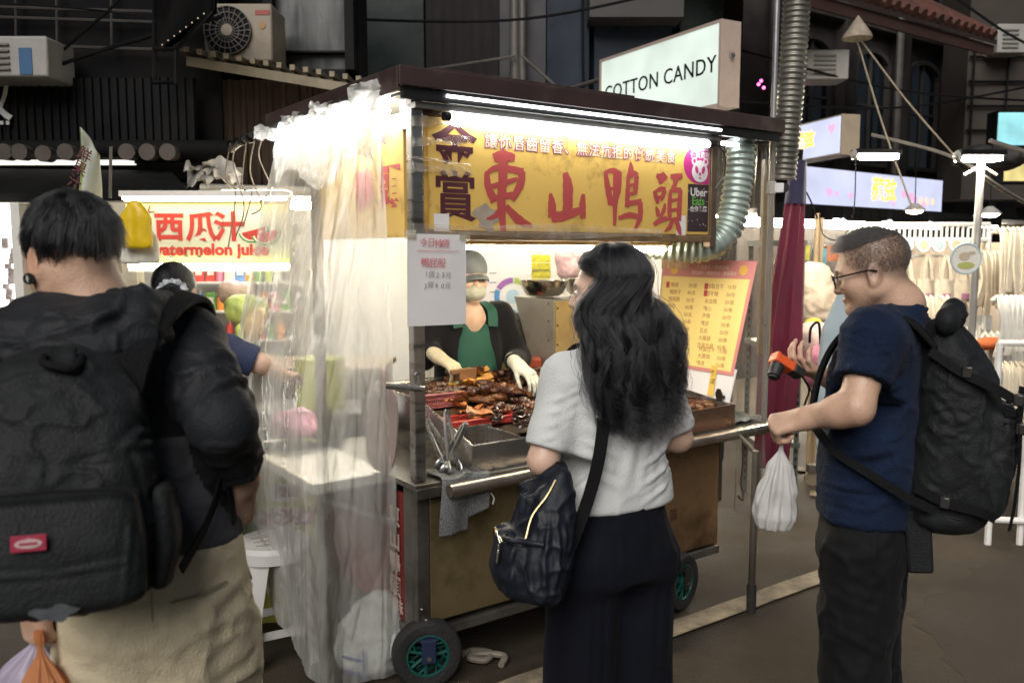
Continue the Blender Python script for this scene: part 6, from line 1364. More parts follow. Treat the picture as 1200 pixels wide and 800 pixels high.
# grey-blue stand-in form for another person's back, behind the man's face
s_ = Sdf().loft([(.55, 0, 0, .19, .05), (.9, 0, 0, .21, .06), (1.2, 0, 0, .19, .06), (1.42, 0, 0, .10, .05), (1.5, 0, 0, .05, .03)], n=2.2, rnd=.03); o = sculpt('stand_in_form', s_, (-.3, -.1, .5), (.3, .1, 1.55), .012, [mat('form_greyblue', (.34, .41, .45), .8, var=.08)]); o.location = (at(1005, 400, 4.4).x, 4.4, -.02); tag(o, 'tall pale grey blue stand-in form for a person behind the man with glasses', 'stand-in')
g = MB(); c = o.location; g.tube([(c.x, c.y, 0), (c.x, c.y, .6)], .02, 8); g.lathe([(.0, .0), (.15, .0), (.15, .015), (.0, .02)], 20, T(c.x, c.y, 0)); g.build('stand', pipe_grey, o)
# castor and trolley foot under the rack
g = MB(); c = atz(951, 560, .05); g.tube([c + V3(0, -.015, 0), c + V3(0, .015, 0)], .05, 16); tag(g.build('castor_wheel', mat('castor_tan', (.25, .2, .14), .5), None, origin=c), 'tan castor wheel on the ground behind the white plastic bag', 'castor'); g = MB(); g.box((c.x, c.y, .12), (.06, .05, .05)); g.build('bracket', steel_dull, bpy.data.objects['castor_wheel'], smooth=0)
# wire bits on bamboo pole
g = MB(); q = at(958, 250, 5.9); g.tube([(q.x, 5.9, 0), (q.x, 5.9, q.z)], .018, 8); g.tube([(q.x + .04, 5.92, 0), (q.x + .04, 5.92, q.z - .03)], .015, 8); tag(g.build('bamboo_pole', mat('bamboo_pole', (.38, .28, .17), .6, var=.25), None), 'pair of tan poles standing before the pink stall wall', 'pole')
g = MB(); g.tube(smooth_path([at(945, 225, 5.8), at(952, 240, 5.8), at(958, 256, 5.85)], 5), .006, 5); g.tube(smooth_path([at(960, 250, 5.8), at(965, 275, 5.8), at(985, 280, 5.7), at(1000, 250, 5.6), at(1003, 180, 5.4)], 6), .004, 5); tag(g.build('loose_cable', black_metal), 'thin dark cable looping from the tan poles to the hanging lamp', 'cable')

# ================================================================== LEFT OF THE CART: stools, crate, carton, sack
def stool(label, c, yaw, hgt=.46):
    t = thing('plastic_stool', label, 'stool', c); M_ = T(*c) @ rotz(yaw); pm = mat('stool_white', (.50, .485, .46), .5, var=.1, scale=5, dirt=(.26, .23, .2), dirt_amt=.35)
    g = MB(M_); g.lathe([(0, hgt - .012), (.10, hgt - .008), (.135, hgt - .004), (.15, hgt - .02), (.153, hgt - .06), (.147, hgt - .06), (.142, hgt - .02), (0, hgt - .03)], 30); st = g.build('seat', pm, t)
    g = MB(M_)
    for k in range(3): g.box((0, -.05 + k * .05, hgt - .006), (.15, .006, .004))
    for k in range(2): g.box((-.04 + k * .08, 0, hgt - .006), (.006, .12, .004))
    g.build('seat_rib', mat('stool_grey', (.34, .32, .29), .6), st, smooth=0)
    for k in range(4):
        a = math.pi / 4 + k * math.pi / 2; d = V3(math.cos(a), math.sin(a), 0); s2 = V3(-d.y, d.x, 0); g = MB(M_)
        g.add([tuple(d * r_ + s2 * w_ + V3(0, 0, z) + d * dd) for z, r_, w0 in ((hgt - .05, .125, .062), (hgt * .5, .15, .042), (0, .172, .032)) for w_, dd in ((-w0, 0), (0, .018), (w0, 0), (0, -.012))], [(i * 4 + k2, i * 4 + (k2 + 1) % 4, i * 4 + 4 + (k2 + 1) % 4, i * 4 + 4 + k2) for i in range(2) for k2 in range(4)] + [(11, 10, 9, 8)]); g.build('leg', pm, t, smooth=50)
    g = MB(M_)
    for k in range(4): a = math.pi / 4 + k * math.pi / 2; b_ = a + math.pi / 2; z = hgt * .28; r_ = .158; g.strap([V3(r_ * math.cos(a), r_ * math.sin(a), z), V3(r_ * math.cos(b_), r_ * math.sin(b_), z)], .03, .008, V3(math.cos(a + .785), math.sin(a + .785), 0))
    g.build('stretcher', pm, t, smooth=0); return t
stool('dirty white plastic stool beside the plastic curtain', V3(-.93, 3.22, 0), .5, .475)
stool('second white plastic stool, half hidden behind the curtain', V3(-.86, 3.78, 0), .2, .475)
c = V3(-1.02, 3.66, 0); t = thing('drink_carton', 'yellow green drink carton with magenta lettering beside the stool', 'carton', c); M_ = T(*c) @ rotz(R(8)); g = MB(M_); g.box((0, 0, .33), (.34, .3, .66)); bx = g.build('box', mat('carton_yellow', (.52, .50, .10), .5, var=.1), t, smooth=0, bevel=.006)
CF = M_ @ frame((0, -.151, .33), (1, 0, 0), (0, 0, 1))
g = MB(CF); g.prism([(.04 + .085 * math.cos(a), .24 + .04 * math.sin(a)) for a in np.linspace(0, 6.28, 24)[:-1]], .001); g.prism([(.02 + .12 * math.cos(a), .13 + .05 * math.sin(a)) for a in np.linspace(0, 6.28, 24)[:-1]], .001); g.build('pale_print', paper, bx, smooth=0)
g = MB(CF); g.mesh(text_mesh('泰山', .05, .003), T(.05, .24, .003)); g.mesh(text_mesh('冰沙拉', .075, .004, shear=.25), T(.04, .13, .003)); g.build('lettering', mat('carton_magenta', (.30, .02, .10), .5), bx, smooth=0)
g = MB(CF); g.prism([(-.11 + .05 * math.cos(a), .10 + .12 * math.sin(a)) for a in np.linspace(0, 6.28, 20)[:-1]], .0008); g.build('green_print', mat('carton_green', (.06, .26, .05), .5), bx, smooth=0)
g = MB(T(-.93, 3.62, .66)); g.lathe([(0, .0), (.14, .0), (.19, .10), (.20, .14), (.205, .145), (.19, .14), (.135, .01), (0, .01)], 28); o = g.build('black_tub', mat('tub_black', (.02, .02, .022), .4), None, origin=(-.93, 3.62, .66)); tag(o, 'black plastic tub standing on the drink carton', 'tub')
lump('pink_packet', 'pink floral packet lying in the black tub', 'packet', V3(-.94, 3.62, .84), (.10, .09, .06), mat('packet_floral', (.58, .25, .36), .4, var=.6, scale=26), 18)
g = MB(); c = V3(-.98, 4.2, 0)
for z in (.5, .80): g.box((c.x, c.y, z), (.6, .4, .03))
for s_ in (-1, 1): g.box((c.x + s_ * .28, c.y - .18, .45), (.035, .035, .9))
tag(g.build('grey_shelf', mat('shelf_grey', (.10, .10, .095), .5, metal=.3, var=.2), None, smooth=0, bevel=.003), 'dark grey metal shelf behind the drink carton', 'shelf')
g = MB(); g.box((-.95, 4.2, .93), (.20, .22, .26)); tag(g.build('green_box', mat('green_box', (.34, .36, .03), .5, var=.15), None, smooth=0, bevel=.005), 'olive green box on the dark grey metal shelf', 'box')
# white sack inside the curtain's foot
s_ = Sdf().loft([(.0, 0, 0, .12, .12), (.06, 0, 0, .145, .135), (.16, .01, 0, .135, .125), (.24, .02, .01, .10, .09), (.30, .03, .02, .05, .04)], n=2.2, rnd=.04)
c = V3(-.525, 3.13, 0); o = sculpt('woven_sack', s_, (-.2, -.2, -.02), (.2, .2, .34), .008, [mat('sack_white', (.52, .55, .53), .7, var=.12, bump=.3, bscale=200)], noise=[((10, 10, 14), .014), ((26, 26, 20), .006)]); o.location = c; tag(o, 'white woven sack with blue lines standing at the foot of the curtain', 'sack'); OFF[o.name] = c
g = MB(T(*c)); rngs = [( -.10, .14, -.06, .13), (-.10, .10, .0, .10)]
blue = mat('sack_blue', (.03, .06, .30), .6)
g.strap([V3(-.10, -.128, .10), V3(-.02, -.146, .09)], .008, .003, V3(0, -1, 0)); g.strap([V3(-.02, -.140, .13), V3(-.018, -.149, .02)], .008, .003, V3(0, -1, 0)); g.strap([V3(-.09, -.125, .045), V3(-.02, -.146, .035)], .008, .003, V3(0, -1, 0)); g.build('blue_print', blue, o)
# hose coil on the road beneath the cart
g = MB(); c = atz(560, 770, .015); g.tube(smooth_path([c + V3(-.06, .03, 0), c + V3(-.02, .06, 0), c + V3(.05, .03, .004), c + V3(.03, -.03, .004), c + V3(-.03, -.02, .008), c + V3(.0, .01, .01), c + V3(.10, .0, .008), c + V3(.09, -.06, 0)], 6), .013, 8); tag(g.build('hose_end', mat('hose_tan', (.22, .19, .15), .6), None, origin=c), 'short tan hose curled on the road beneath the cart', 'hose')
# ================================================================== PEOPLE
skin = mat('skin', (.56, .355, .25), .43, var=.11, scale=26, bump=.16, bscale=190, sss=.08, attr='tint')
skin_f = mat('skin_fair', (.62, .415, .31), .43, var=.09, scale=26, bump=.14, bscale=190, sss=.10, attr='tint')
eye_white = mat('eye_white', (.70, .68, .66), .15, var=.03); eye_dark = mat('eye_dark', (.02, .012, .008), .1, var=.1)
hair_black = hair_mat('hair_black', (.005, .005, .006), .32); hair_soft = hair_mat('hair_soft', (.0055, .0055, .0065), .34); hair_grey = hair_mat('hair_grey', (.030, .028, .028), .45)
under_hair = mat('under_hair', (.012, .011, .011), .55, var=.3, scale=60)
def nm(v): return np.array(v, float)
def fields(name, parts, mats, parent, M, attr=None, folds=(), noise=None, disp=None, midx=None, extra=None, relax=2):
    """several distance fields in body space -> one mesh object in the world"""
    VS, QS, k = [], [], 0
    for sdf, lo, hi, st in parts:
        v, q = surface(sdf, lo, hi, st)
        for it in range(relax):
            s_ = np.zeros_like(v); c_ = np.zeros(len(v))
            for j in range(4): np.add.at(s_, q[:, j], v[q[:, (j + 1) % 4]]); np.add.at(c_, q[:, j], 1)
            v = v * .5 + .5 * s_ / np.maximum(c_, 1)[:, None]
        VS.append(v); QS.append(q + k); k += len(v)
    v = np.concatenate(VS); q = np.concatenate(QS); n = vert_normals(v, q); d = np.zeros(len(v))
    for f in folds:
        P_ = [nm(p) for p in f[0]]; best = np.full(len(v), 9.); tt = np.zeros(len(v)); m_ = len(P_) - 1
        for i in range(m_):
            ds, t = seg_dist(v, P_[i], P_[i + 1]); b = ds < best; best = np.where(b, ds, best); tt = np.where(b, (i + t) / m_, tt)
        e = np.exp(-(best / f[1]) ** 2); e2 = np.exp(-((best - f[1] * 1.7) / f[1]) ** 2) * .45
        d += f[2] * (e - e2) * np.sin(np.clip(tt, .03, .97) * math.pi) ** .6
    if noise:
        for nn_ in noise:
            f_ = fbm(v * np.array(nn_[0], float), 3); d += nn_[1] * (f_ if len(nn_) < 3 else np.maximum(0, 1 - np.abs(f_) * 2.6) ** 2)
    if disp is not None: d += disp(v, n)
    v = v + n * d[:, None]
    me = bpy.data.meshes.new(name); me.vertices.add(len(v)); me.loops.add(len(q) * 4); me.loops.foreach_set('vertex_index', q.ravel().astype(np.int32)); me.polygons.add(len(q)); me.polygons.foreach_set('loop_start', np.arange(0, len(q) * 4, 4, dtype=np.int32))
    me.vertices.foreach_set('co', v.astype(np.float32).ravel()); me.update(calc_edges=True); me.validate()
    me.polygons.foreach_set('use_smooth', [True] * len(me.polygons))
    if midx is not None: me.polygons.foreach_set('material_index', midx(v[q].mean(1)).astype(np.int32))
    if attr is not None:
        ca = me.color_attributes.new('tint', 'FLOAT_COLOR', 'POINT'); ca.data.foreach_set('color', np.concatenate([attr(v), np.ones((len(v), 1))], 1).astype(np.float32).ravel())
    me.transform(M)
    if extra is not None:
        bm = bmesh.new(); bm.from_mesh(me); lay = bm.verts.layers.float_color.get('tint'); vs_ = [bm.verts.new(p) for p in extra.v]
        if lay is not None:
            for w_ in vs_: w_[lay] = (1, 1, 1, 1)
        for f, mi in zip(extra.f, extra.mi):
            try: g_ = bm.faces.new([vs_[i] for i in f]); g_.material_index = mi; g_.smooth = True
            except ValueError: pass
        bm.to_mesh(me); bm.free()
    return link_mesh(name, me, mats, parent)
def head_shape(S, HM, fem=False, jaw=1.0):
    old = S.M; S.M = HM
    S.ell((0, -.012, .036), (.073, .092, .080), .02); S.ell((0, .028, -.022), (.060, .060, .082), .03)
    for s_ in (-1, 1):
        S.cap((s_ * .052 * jaw, .005, -.052), (s_ * .012, .070, -.092 if not fem else -.090), .022 if not fem else .018, .018 if not fem else .015, .03)
        S.ell((s_ * .036, .055, -.026), (.026, .024, .026), .03); S.cap((s_ * .010, .083, .024), (s_ * .046, .066, .021), .011, .008, .018)
    S.ell((0, .073, -.092), (.020, .017, .015), .02)
    for s_ in (-1, 1): S.ell((s_ * .031, .096, .004), (.020, .018, .012), .016, sub=True)
    for s_ in (-1, 1): S.ell((s_ * .031, .072, .003), (.015, .014, .013), .006)
    S.cap((0, .084, .014), (0, .101, -.026), .0075, .0115, .014); S.ell((0, .100, -.029), (.012, .011, .009), .008)
    for s_ in (-1, 1): S.ell((s_ * .011, .092, -.032), (.008, .009, .007), .007)
    S.ell((0, .086, -.058), (.022, .012, .006), .008); S.ell((0, .084, -.068), (.018, .012, .006), .006); S.cap((-.02, .093, -.0630), (.02, .093, -.0630), .0018, .0018, .004, sub=True)
    for s_ in (-1, 1):       # ears: a rim, a hollow and a lobe
        E = T(s_ * .074, -.010, -.010) @ Matrix.Rotation(s_ * R(-22), 4, 'Z') @ Matrix.Rotation(R(10), 4, 'X')
        S.ell(E.translation, (.0085, .019, .031), .008, M=E); S.ell(E @ Vector((s_ * .009, .004, .004)), (.007, .011, .019), .006, sub=True, M=E); S.ell(E @ Vector((0, .004, -.026)), (.006, .009, .009), .006)
    S.M = old
def head_tint(HM, fem=False, stubble=None):
    Mi = HM.inverted(); A = np.array(Mi.to_3x3()).T; b = np.array(Mi.translation)
    def f(v):
        p = v @ A + b; c = np.ones((len(v), 3))
        def mixin(w, col): nonlocal c; c = c * (1 - w[:, None]) + np.array(col) * w[:, None]
        g = lambda ce, ra: np.clip(1.6 - 1.6 * (np.linalg.norm((p - np.array(ce)) / np.array(ra), axis=1)), 0, 1)
        lip = np.maximum(g((0, .098, -.058), (.024, .02, .008)), g((0, .096, -.068), (.021, .02, .009))); mixin(lip * (.8 if fem else .25), (.82, .5, .48))
        for s_ in (-1, 1):
            mixin(g((s_ * .042, .062, -.026), (.03, .03, .026)) * .25, (1.05, .80, .76)); mixin(g((s_ * .076, -.012, -.008), (.016, .03, .036)) * .35, (1.08, .74, .70))
            mixin(g((s_ * .032, .090, .024), (.022, .02, .0055)) * .85, (.10, .085, .08)); mixin(g((s_ * .031, .086, .0085), (.016, .018, .003)) * .7, (.15, .12, .11))
        if stubble is not None: mixin(stubble(p), (.17, .20, .23))
        return c
    return f
def eyes(HM, look=(0, 1, 0)):
    g = MB(HM)
    for s_ in (-1, 1): g.cur = 1; g.ball((s_ * .031, .0755, .003), .0128, 14); g.cur = 2; g.ball((s_ * .031 + look[0] * .004, .0858, .003), (.0055, .0032, .0055), 10)
    return g
def hand_shape(S, HMx, side, curl, thumb=(.5, .3), spread=.05, scale=1.0):
    """HMx: wrist frame, x along the fingers, z out of the back of the hand; side +1 right, -1 left"""
    old = S.M; S.M = HMx; s = scale
    S.cap((-.03 * s, 0, 0), (.02 * s, 0, 0), .026 * s, .025 * s, .02)
    for y, x1 in ((.026, .088), (.009, .092), (-.009, .088), (-.025, .080)): S.cap((.012 * s, y * .55 * side * s, 0), (x1 * s, y * side * s, .002 * s), .0165 * s, .0115 * s, .014)
    S.ell((.03 * s, .024 * side * s, -.008 * s), (.030 * s, .016 * s, .014 * s), .012)
    L = ((.042, .026, .021), (.046, .029, .022), (.042, .027, .021), (.033, .021, .018))
    for i, (y, x1) in enumerate(((.027, .088), (.009, .092), (-.010, .088), (-.027, .080))):
        p = nm((x1 * s, y * side * s, .002 * s)); a = 0; yw = (1.5 - i) * spread * side; c = curl[i] if isinstance(curl[0], (tuple, list)) else curl
        for j in range(3):
            a += c[j]; dv = nm((math.cos(a) * math.cos(yw), math.cos(a) * math.sin(yw), -math.sin(a))); q = p + dv * L[i][j] * s
            S.cap(p, q, (.0088, .0082, .0074)[j] * s, (.0083, .0075, .0066)[j] * s, .0035); p = q
    p = nm((.018 * s, .026 * side * s, -.006 * s)); a = thumb[0]; b = thumb[1]
    for j, ln in enumerate((.040, .032, .026)):
        yaw = a - j * b * .35; dv = nm((math.cos(yaw), math.sin(yaw) * side, -(.28 + b * (.35 + .35 * j)))); dv /= np.linalg.norm(dv); q = p + dv * ln * s
        S.cap(p, q, (.0125, .0098, .0092)[j] * s, (.0100, .0092, .0078)[j] * s, .006); p = q
    S.M = old
def pose(x, y, yaw): return T(x, y, 0) @ rotz(yaw)
def to_local(M): Mi = M.inverted(); return lambda px, py, Y: nm(Mi @ at(px, py, Y))
def scalp_strands(HM, n, length, root_fn, dir_fn, N=9, seed=1, clump=.35, off=1.0):
    """roots on the skull; root_fn(p)->length factor (0 = none)"""
    rng = np.random.default_rng(seed); out = []
    c = nm((0, -.012, .036)); r = nm((.0745, .0935, .0815)) * off
    while len(out) < n:
        u = rng.normal(size=3); u /= np.linalg.norm(u); p = c + u * r; lf = root_fn(p, u)
        if lf <= 0 or rng.random() > min(1, lf * 3): continue
        nrm = u / r; nrm /= np.linalg.norm(nrm); cw = nm(mnoise.noise_vector(p * 60)) * clump * 1.6; L = length * lf * rng.uniform(.6, 1.2); pts = [p]; q = p.copy()
        for k in range(N - 1):
            d = dir_fn(q, nrm, k / (N - 1), rng) + cw * (.4 + k / N); q = q + d * L / (N - 1)
            w = (q - c) / (r * 1.012); l = np.linalg.norm(w)
            if l < 1: q = c + (q - c) / l
            pts.append(q.copy())
        out.append(pts)
    A = np.array(out); R3 = np.array(HM.to_3x3()); return A @ R3.T + np.array(HM.translation)
cloth = {}

# ------------------------------------------------------------------ the customer with the black backpack, seen from behind (left)
BM = pose(-.735, 1.50, R(20)); lp_ = to_local(BM)
man = thing('person', 'customer in a black and grey jacket and beige trousers, seen from behind', 'person', (-.70, 1.50, 0))
HMl = T(*lp_(86, 300, 1.50)) @ rotz(R(30)) @ Matrix.Rotation(R(-10), 4, 'X') @ Matrix.Rotation(R(-4), 4, 'Y') @ Matrix.Scale(.93, 4)
hl = HMl.translation
S = Sdf(); head_shape(S, HMl); S.chain([HMl @ Vector((0, -.02, -.04)), (hl.x + .035, hl.y - .02, 1.47), (hl.x + .045, hl.y - .02, 1.40)], [.056, .058, .075], .03)
sh_r, el_r, wr_r = nm((.150, .0, 1.412)), nm((.205, -.145, 1.290)), nm((.236, -.040, 1.165))
S.chain([el_r, wr_r], [.045, .030], .01)
sh_l, el_l = nm((-.215, -.02, 1.395)), nm((-.275, -.03, 1.14)); wr_l = lp_(36, 690, 1.40)
S.chain([el_l, wr_l], [.042, .028], .01)
Sh = Sdf(); hf = frame(wr_r, nm((.222, -.018, 1.07)) - wr_r, None, (.55, -.8, -.1)); hand_shape(Sh, hf, 1, (.65, .8, .5), (.5, .5)); Sh.chain([el_r, wr_r], [.044, .028], .02)
Sl = Sdf(); hf2 = frame(wr_l, lp_(52, 770, 1.41) - wr_l, None, (-.75, -.65, 0)); hand_shape(Sl, hf2, -1, (1.1, 1.3, .9), (.45, .7)); Sl.chain([el_l, wr_l], [.040, .027], .02)
ex = eyes(BM @ HMl)
fields('body', [(S, (hl.x - .16, hl.y - .17, 1.36), (hl.x + .17, hl.y + .17, hl.z + .16), .0038), (Sh, (.06, -.18, .95), (.34, .22, 1.36), .0030), (Sl, wr_l - .27, wr_l + .27, .0030)], [skin, eye_white, eye_dark], man, BM, attr=head_tint(HMl), extra=ex)
# jacket: black shoulders, sleeves and hood, grey lower half
J = Sdf()
J.loft([(1.045, .072, 0, .166, .128), (1.10, .066, 0, .165, .128), (1.18, .045, 0, .166, .122), (1.28, .015, 0, .172, .122), (1.37, -.02, 0, .192, .112), (1.425, -.03, -.005, .165, .095), (1.47, -.045, -.01, .105, .078), (1.515, hl.x + .03, hl.y - .01, .078, .072)], n=2.5, rnd=.02)
J.chain([sh_r + nm((-.06, 0, .01)), sh_r, (sh_r + el_r) / 2, el_r], [.066, .064, .058, .054], .04); J.chain([el_r, wr_r + (el_r - wr_r) * .30], [.054, .044], .03)
J.chain([sh_l + nm((.06, 0, .01)), sh_l, (sh_l + el_l) / 2, el_l], [.072, .072, .062, .058], .045); J.chain([el_l, wr_l + (el_l - wr_l) * .15], [.058, .044], .03)
# hood bunched round the neck
cx, cy = hl.x + .032, hl.y - .012
for (rx, ry, z, r_, tl) in ((.085, .085, 1.478, .030, .02), (.100, .100, 1.452, .032, .028), (.115, .110, 1.428, .030, .03)):
    ring = [(cx + rx * math.cos(a), cy + ry * math.sin(a), z + tl * math.sin(a) - .02 * abs(math.cos(a)) ** 3) for a in np.linspace(R(150), R(390), 16)]; J.chain(ring, [r_] * 16, .022)
for (a, b, r_) in (((-.16, -.07, 1.452), (.07, -.135, 1.445), .026), ((-.15, -.09, 1.425), (.06, -.15, 1.405), .026), ((-.17, -.05, 1.44), (-.05, -.13, 1.40), .022)): J.cap(a, b, r_, r_ * .8, .02)
lz = lambda v, *a: v
def jfold(*pts, w=.010, amp=.006): return (pts, w, amp)
jf = []
rr = random.Random(31)
for k in range(13):      # sleeve wrinkles round the bent right arm
    f = .12 + k * .068; c = sh_r + (el_r - sh_r) * f; ax = el_r - sh_r; ax /= np.linalg.norm(ax); u = np.cross(ax, (0, 1, 0)); u /= np.linalg.norm(u); w_ = np.cross(ax, u); a0 = rr.uniform(0, 6.28); r_ = .058
    jf.append(([c + (u * math.cos(a) + w_ * math.sin(a)) * r_ + ax * (a - a0 - 1.0) * .022 * (1 if k % 2 else -1) for a in np.linspace(a0, a0 + rr.uniform(1.8, 3.0), 7)], rr.uniform(.006, .010), rr.uniform(.005, .010)))
for k in range(9):
    f = k / 8; c = el_r + (wr_r - el_r) * f * .8; ax = wr_r - el_r; ax /= np.linalg.norm(ax); u = np.cross(ax, (0, 0, 1)); u /= np.linalg.norm(u); w_ = np.cross(ax, u); a0 = rr.uniform(0, 6.28)
    jf.append(([c + (u * math.cos(a) + w_ * math.sin(a)) * .048 + ax * (a - a0) * .012 for a in np.linspace(a0, a0 + 2.6, 6)], .007, .008))
for k in range(10):      # drag lines on the grey back and black yoke
    z = 1.07 + k * .018; jf.append(([(.06 + rr.uniform(-.02, .03), -.12, z), (.12, -.115, z + rr.uniform(-.02, .03)), (.20, -.04, z + rr.uniform(-.01, .04))], rr.uniform(.006, .010), rr.uniform(.002, .005)))
for k in range(8): x = .02 + k * .02; jf.append(([(x, -.12, 1.40), (x + .015, -.13, 1.33), (x + .02, -.13, 1.27)], .007, rr.uniform(.0015, .0035)))
for k in range(7): jf.append(([(-.15 + rr.uniform(-.02, .02), -.10, 1.47 - k * .012), (-.06, -.15, 1.46 - k * .012 + rr.uniform(-.01, .02)), (.07, -.15, 1.455 - k * .010)], .006, rr.uniform(.003, .007)))
jblack = mat('jacket_black', (.014, .0155, .0185), .66, var=.12, scale=14, bump=.25, bscale=200, sheen=.03, spec=.25); jgrey = mat('jacket_grey', (.080, .080, .090), .7, var=.12, scale=14, bump=.25, bscale=500, sheen=.02, spec=.15)
def jmid(c):
    onarm = np.minimum(seg_dist(c, sh_r, el_r)[0], seg_dist(c, el_r, wr_r)[0]) < .068
    onarm2 = np.minimum(seg_dist(c, sh_l, el_l)[0], seg_dist(c, el_l, wr_l)[0]) < .080
    return ((c[:, 2] < 1.265) & ~onarm & ~onarm2).astype(int)
fields('jacket', [(J, (-.42, -.28, .90), (.40, .25, 1.60), .0060)], [jblack, jgrey], man, BM, folds=jf, noise=[((7, 7, 5), .004), ((10, 10, 16), .005, 1), ((22, 22, 14), .0014)], midx=jmid)
# the hood, lying bunched over the top of the pack
Hd = Sdf(); P_ = [lp_(26, 410, 1.36), lp_(60, 396, 1.36), lp_(110, 384, 1.37), lp_(160, 372, 1.41), lp_(188, 368, 1.46)]
Hd.chain(P_, [.018, .027, .030, .027, .018], .02); P2 = [p + nm((.0, -.012, -.035)) for p in P_]; Hd.chain(P2, [.020, .030, .034, .030, .02], .018); P3 = [p + nm((.01, .03, .022)) for p in P_]; Hd.chain(P3, [.016, .024, .026, .022, .014], .02)
fields('hood', [(Hd, np.min(P_, 0) - .12, np.max(P_, 0) + .12, .0045)], [jblack], man, BM, folds=[([P_[0] + nm((0, -.03, .01 * k - .03)), P_[2] + nm((0, -.035, .012 * k - .035)), P_[4] + nm((0, -.02, .014 * k - .03))], .006, .008) for k in range(5)], noise=[((12, 12, 20), .007, 1), ((9, 9, 9), .006)])
# trousers
khaki = mat('khaki', (.57, .49, .33), .78, var=.10, scale=10, bump=.40, bscale=220, sheen=.08)
Tr = Sdf(); Tr.loft([(.78, .045, -.012, .168, .138), (.84, .045, -.014, .172, .146), (.92, .045, -.012, .172, .146), (1.0, .042, -.004, .166, .134), (1.075, .038, 0, .160, .124)], n=2.35, rnd=.02)
for s_ in (-1, 1): Tr.chain([(.045 + s_ * .085, -.005, .84), (.045 + s_ * .095, -.005, .66), (.045 + s_ * .11, .0, .46), (.045 + s_ * .115, -.01, .07)], [.096, .092, .080, .078], .03)
Tr.cap((.043, -.20, .90), (.043, -.17, .70), .012, .02, .05, sub=True)
tf = [([(.043, -.135, 1.06), (.043, -.145, .95), (.043, -.125, .84)], .004, -.004)]
for k in range(9): z = .97 - k * .022; tf.append(([(.05, -.15, z - .05), (.12, -.15, z - .005), (.20, -.08, z + .03 + rr.uniform(-.01, .01))], rr.uniform(.010, .016), rr.uniform(.007, .013)))
for k in range(8): z = .96 - k * .024; tf.append(([(.035, -.145, z - .06), (-.04, -.15, z - .02), (-.12, -.11, z + rr.uniform(0, .02))], rr.uniform(.010, .015), rr.uniform(.006, .011)))
for s_ in (-1, 1):
    for k in range(12): z = .80 - k * .06; tf.append(([(.045 + s_ * .10 - .07, -.09, z), (.045 + s_ * .10, -.11, z - .02), (.045 + s_ * .10 + .08, -.06, z + rr.uniform(-.03, .03))], .012, rr.uniform(.007, .013)))
for k in range(5): tf.append(([(.20, -.02, .99 - k * .02), (.15, -.10, .95 - k * .02), (.08, -.14, .90 - k * .03)], .010, .010))
tr_ = fields('trousers', [(Tr, (-.25, -.22, .0), (.34, .20, 1.10), .0065)], [khaki], man, BM @ T(.036, 0, 0), folds=tf, noise=[((9, 9, 6), .004), ((8, 8, 13), .005, 1)])
g = MB(BM); y_ = lambda x, z: -.155
def surf_line(pts, r_, name, m, par):
    g = MB(BM @ T(.036, 0, 0)); g.tube(pts, r_, 6); return g.build(name, m, par)
surf_line([(.075, -.146, .985), (.12, -.140, .990), (.165, -.116, 1.0)], .0022, 'pocket_welt', mat('khaki_dark', (.30, .25, .16), .8), tr_)
surf_line([(.178, -.060, 1.052), (.198, -.030, 1.01), (.212, .0, .955)], .0030, 'side_pocket', mat('khaki_dark', (.30, .25, .16), .8), tr_)
surf_line([(.043, -.128, 1.06), (.044, -.146, .98), (.044, -.149, .92), (.044, -.13, .85)], .0009, 'seam', mat('khaki_dark', (.30, .25, .16), .8), tr_)
def shoes(owner, M, feet, m, yaw=0):
    for (x, y) in feet:
        S2 = Sdf(); S2.loft([(.0, 0, .06, .050, .14), (.035, 0, .06, .052, .142), (.07, 0, .03, .045, .10), (.11, 0, -.03, .042, .055)], n=2.5, rnd=.015); fields('shoe', [(S2, (-.08, -.12, -.01), (.08, .24, .14), .008)], [m], owner, M @ T(x, y, 0) @ rotz(yaw))
shoe_black = mat('shoe_black', (.02, .02, .022), .5); shoes(man, BM, [(-.015, -.01), (.215, -.01)], shoe_black)
# hair: short, thick, brushed down from the crown; shaved nape
def lroot(p, u):
    back = u[1] < .72; low = p[2] < .0 - .012 * (u[1] < 0)
    if p[2] > .012: return 1.0 if not (u[1] > .80 and p[2] < .06) else 0
    if p[2] > -.012 and u[1] < .35: return .50
    if p[2] > -.055 and u[1] < .05: return .20
    return 0
def ldir(q, n0, t, rng):
    crown = nm((.01, -.055, .112)); d = q - crown; d = d / (np.linalg.norm(d) + 1e-6); n_ = (q - nm((0, -.012, .036))); n_ /= np.linalg.norm(n_); tg = d - n_ * (d @ n_); tg /= np.linalg.norm(tg) + 1e-6
    v = tg * 1.0 + n_ * (.42 - .62 * t) + nm((0, 0, -.35 * t)) + rng.normal(size=3) * .05; return v / np.linalg.norm(v)
HW = BM @ HMl
hair('hair', scalp_strands(HW, 9500, .036, lroot, ldir, 9, 3), .00036, hair_black, man)
S = Sdf(); S.ell((0, -.012, .038), (.0755, .0945, .0835), 0); S.fn(lambda p: np.maximum(.006 - p[:, 2], (p[:, 1] - .070)), .02, False) if False else None
S.plane((0, 0, .014), (0, .25, -1), .01); S.plane((0, .074, .03), (0, 1, -.5), .01)
fields('hair_base', [(S, (-.1, -.12, -.06), (.1, .1, .14), .005)], [under_hair], man, HW)
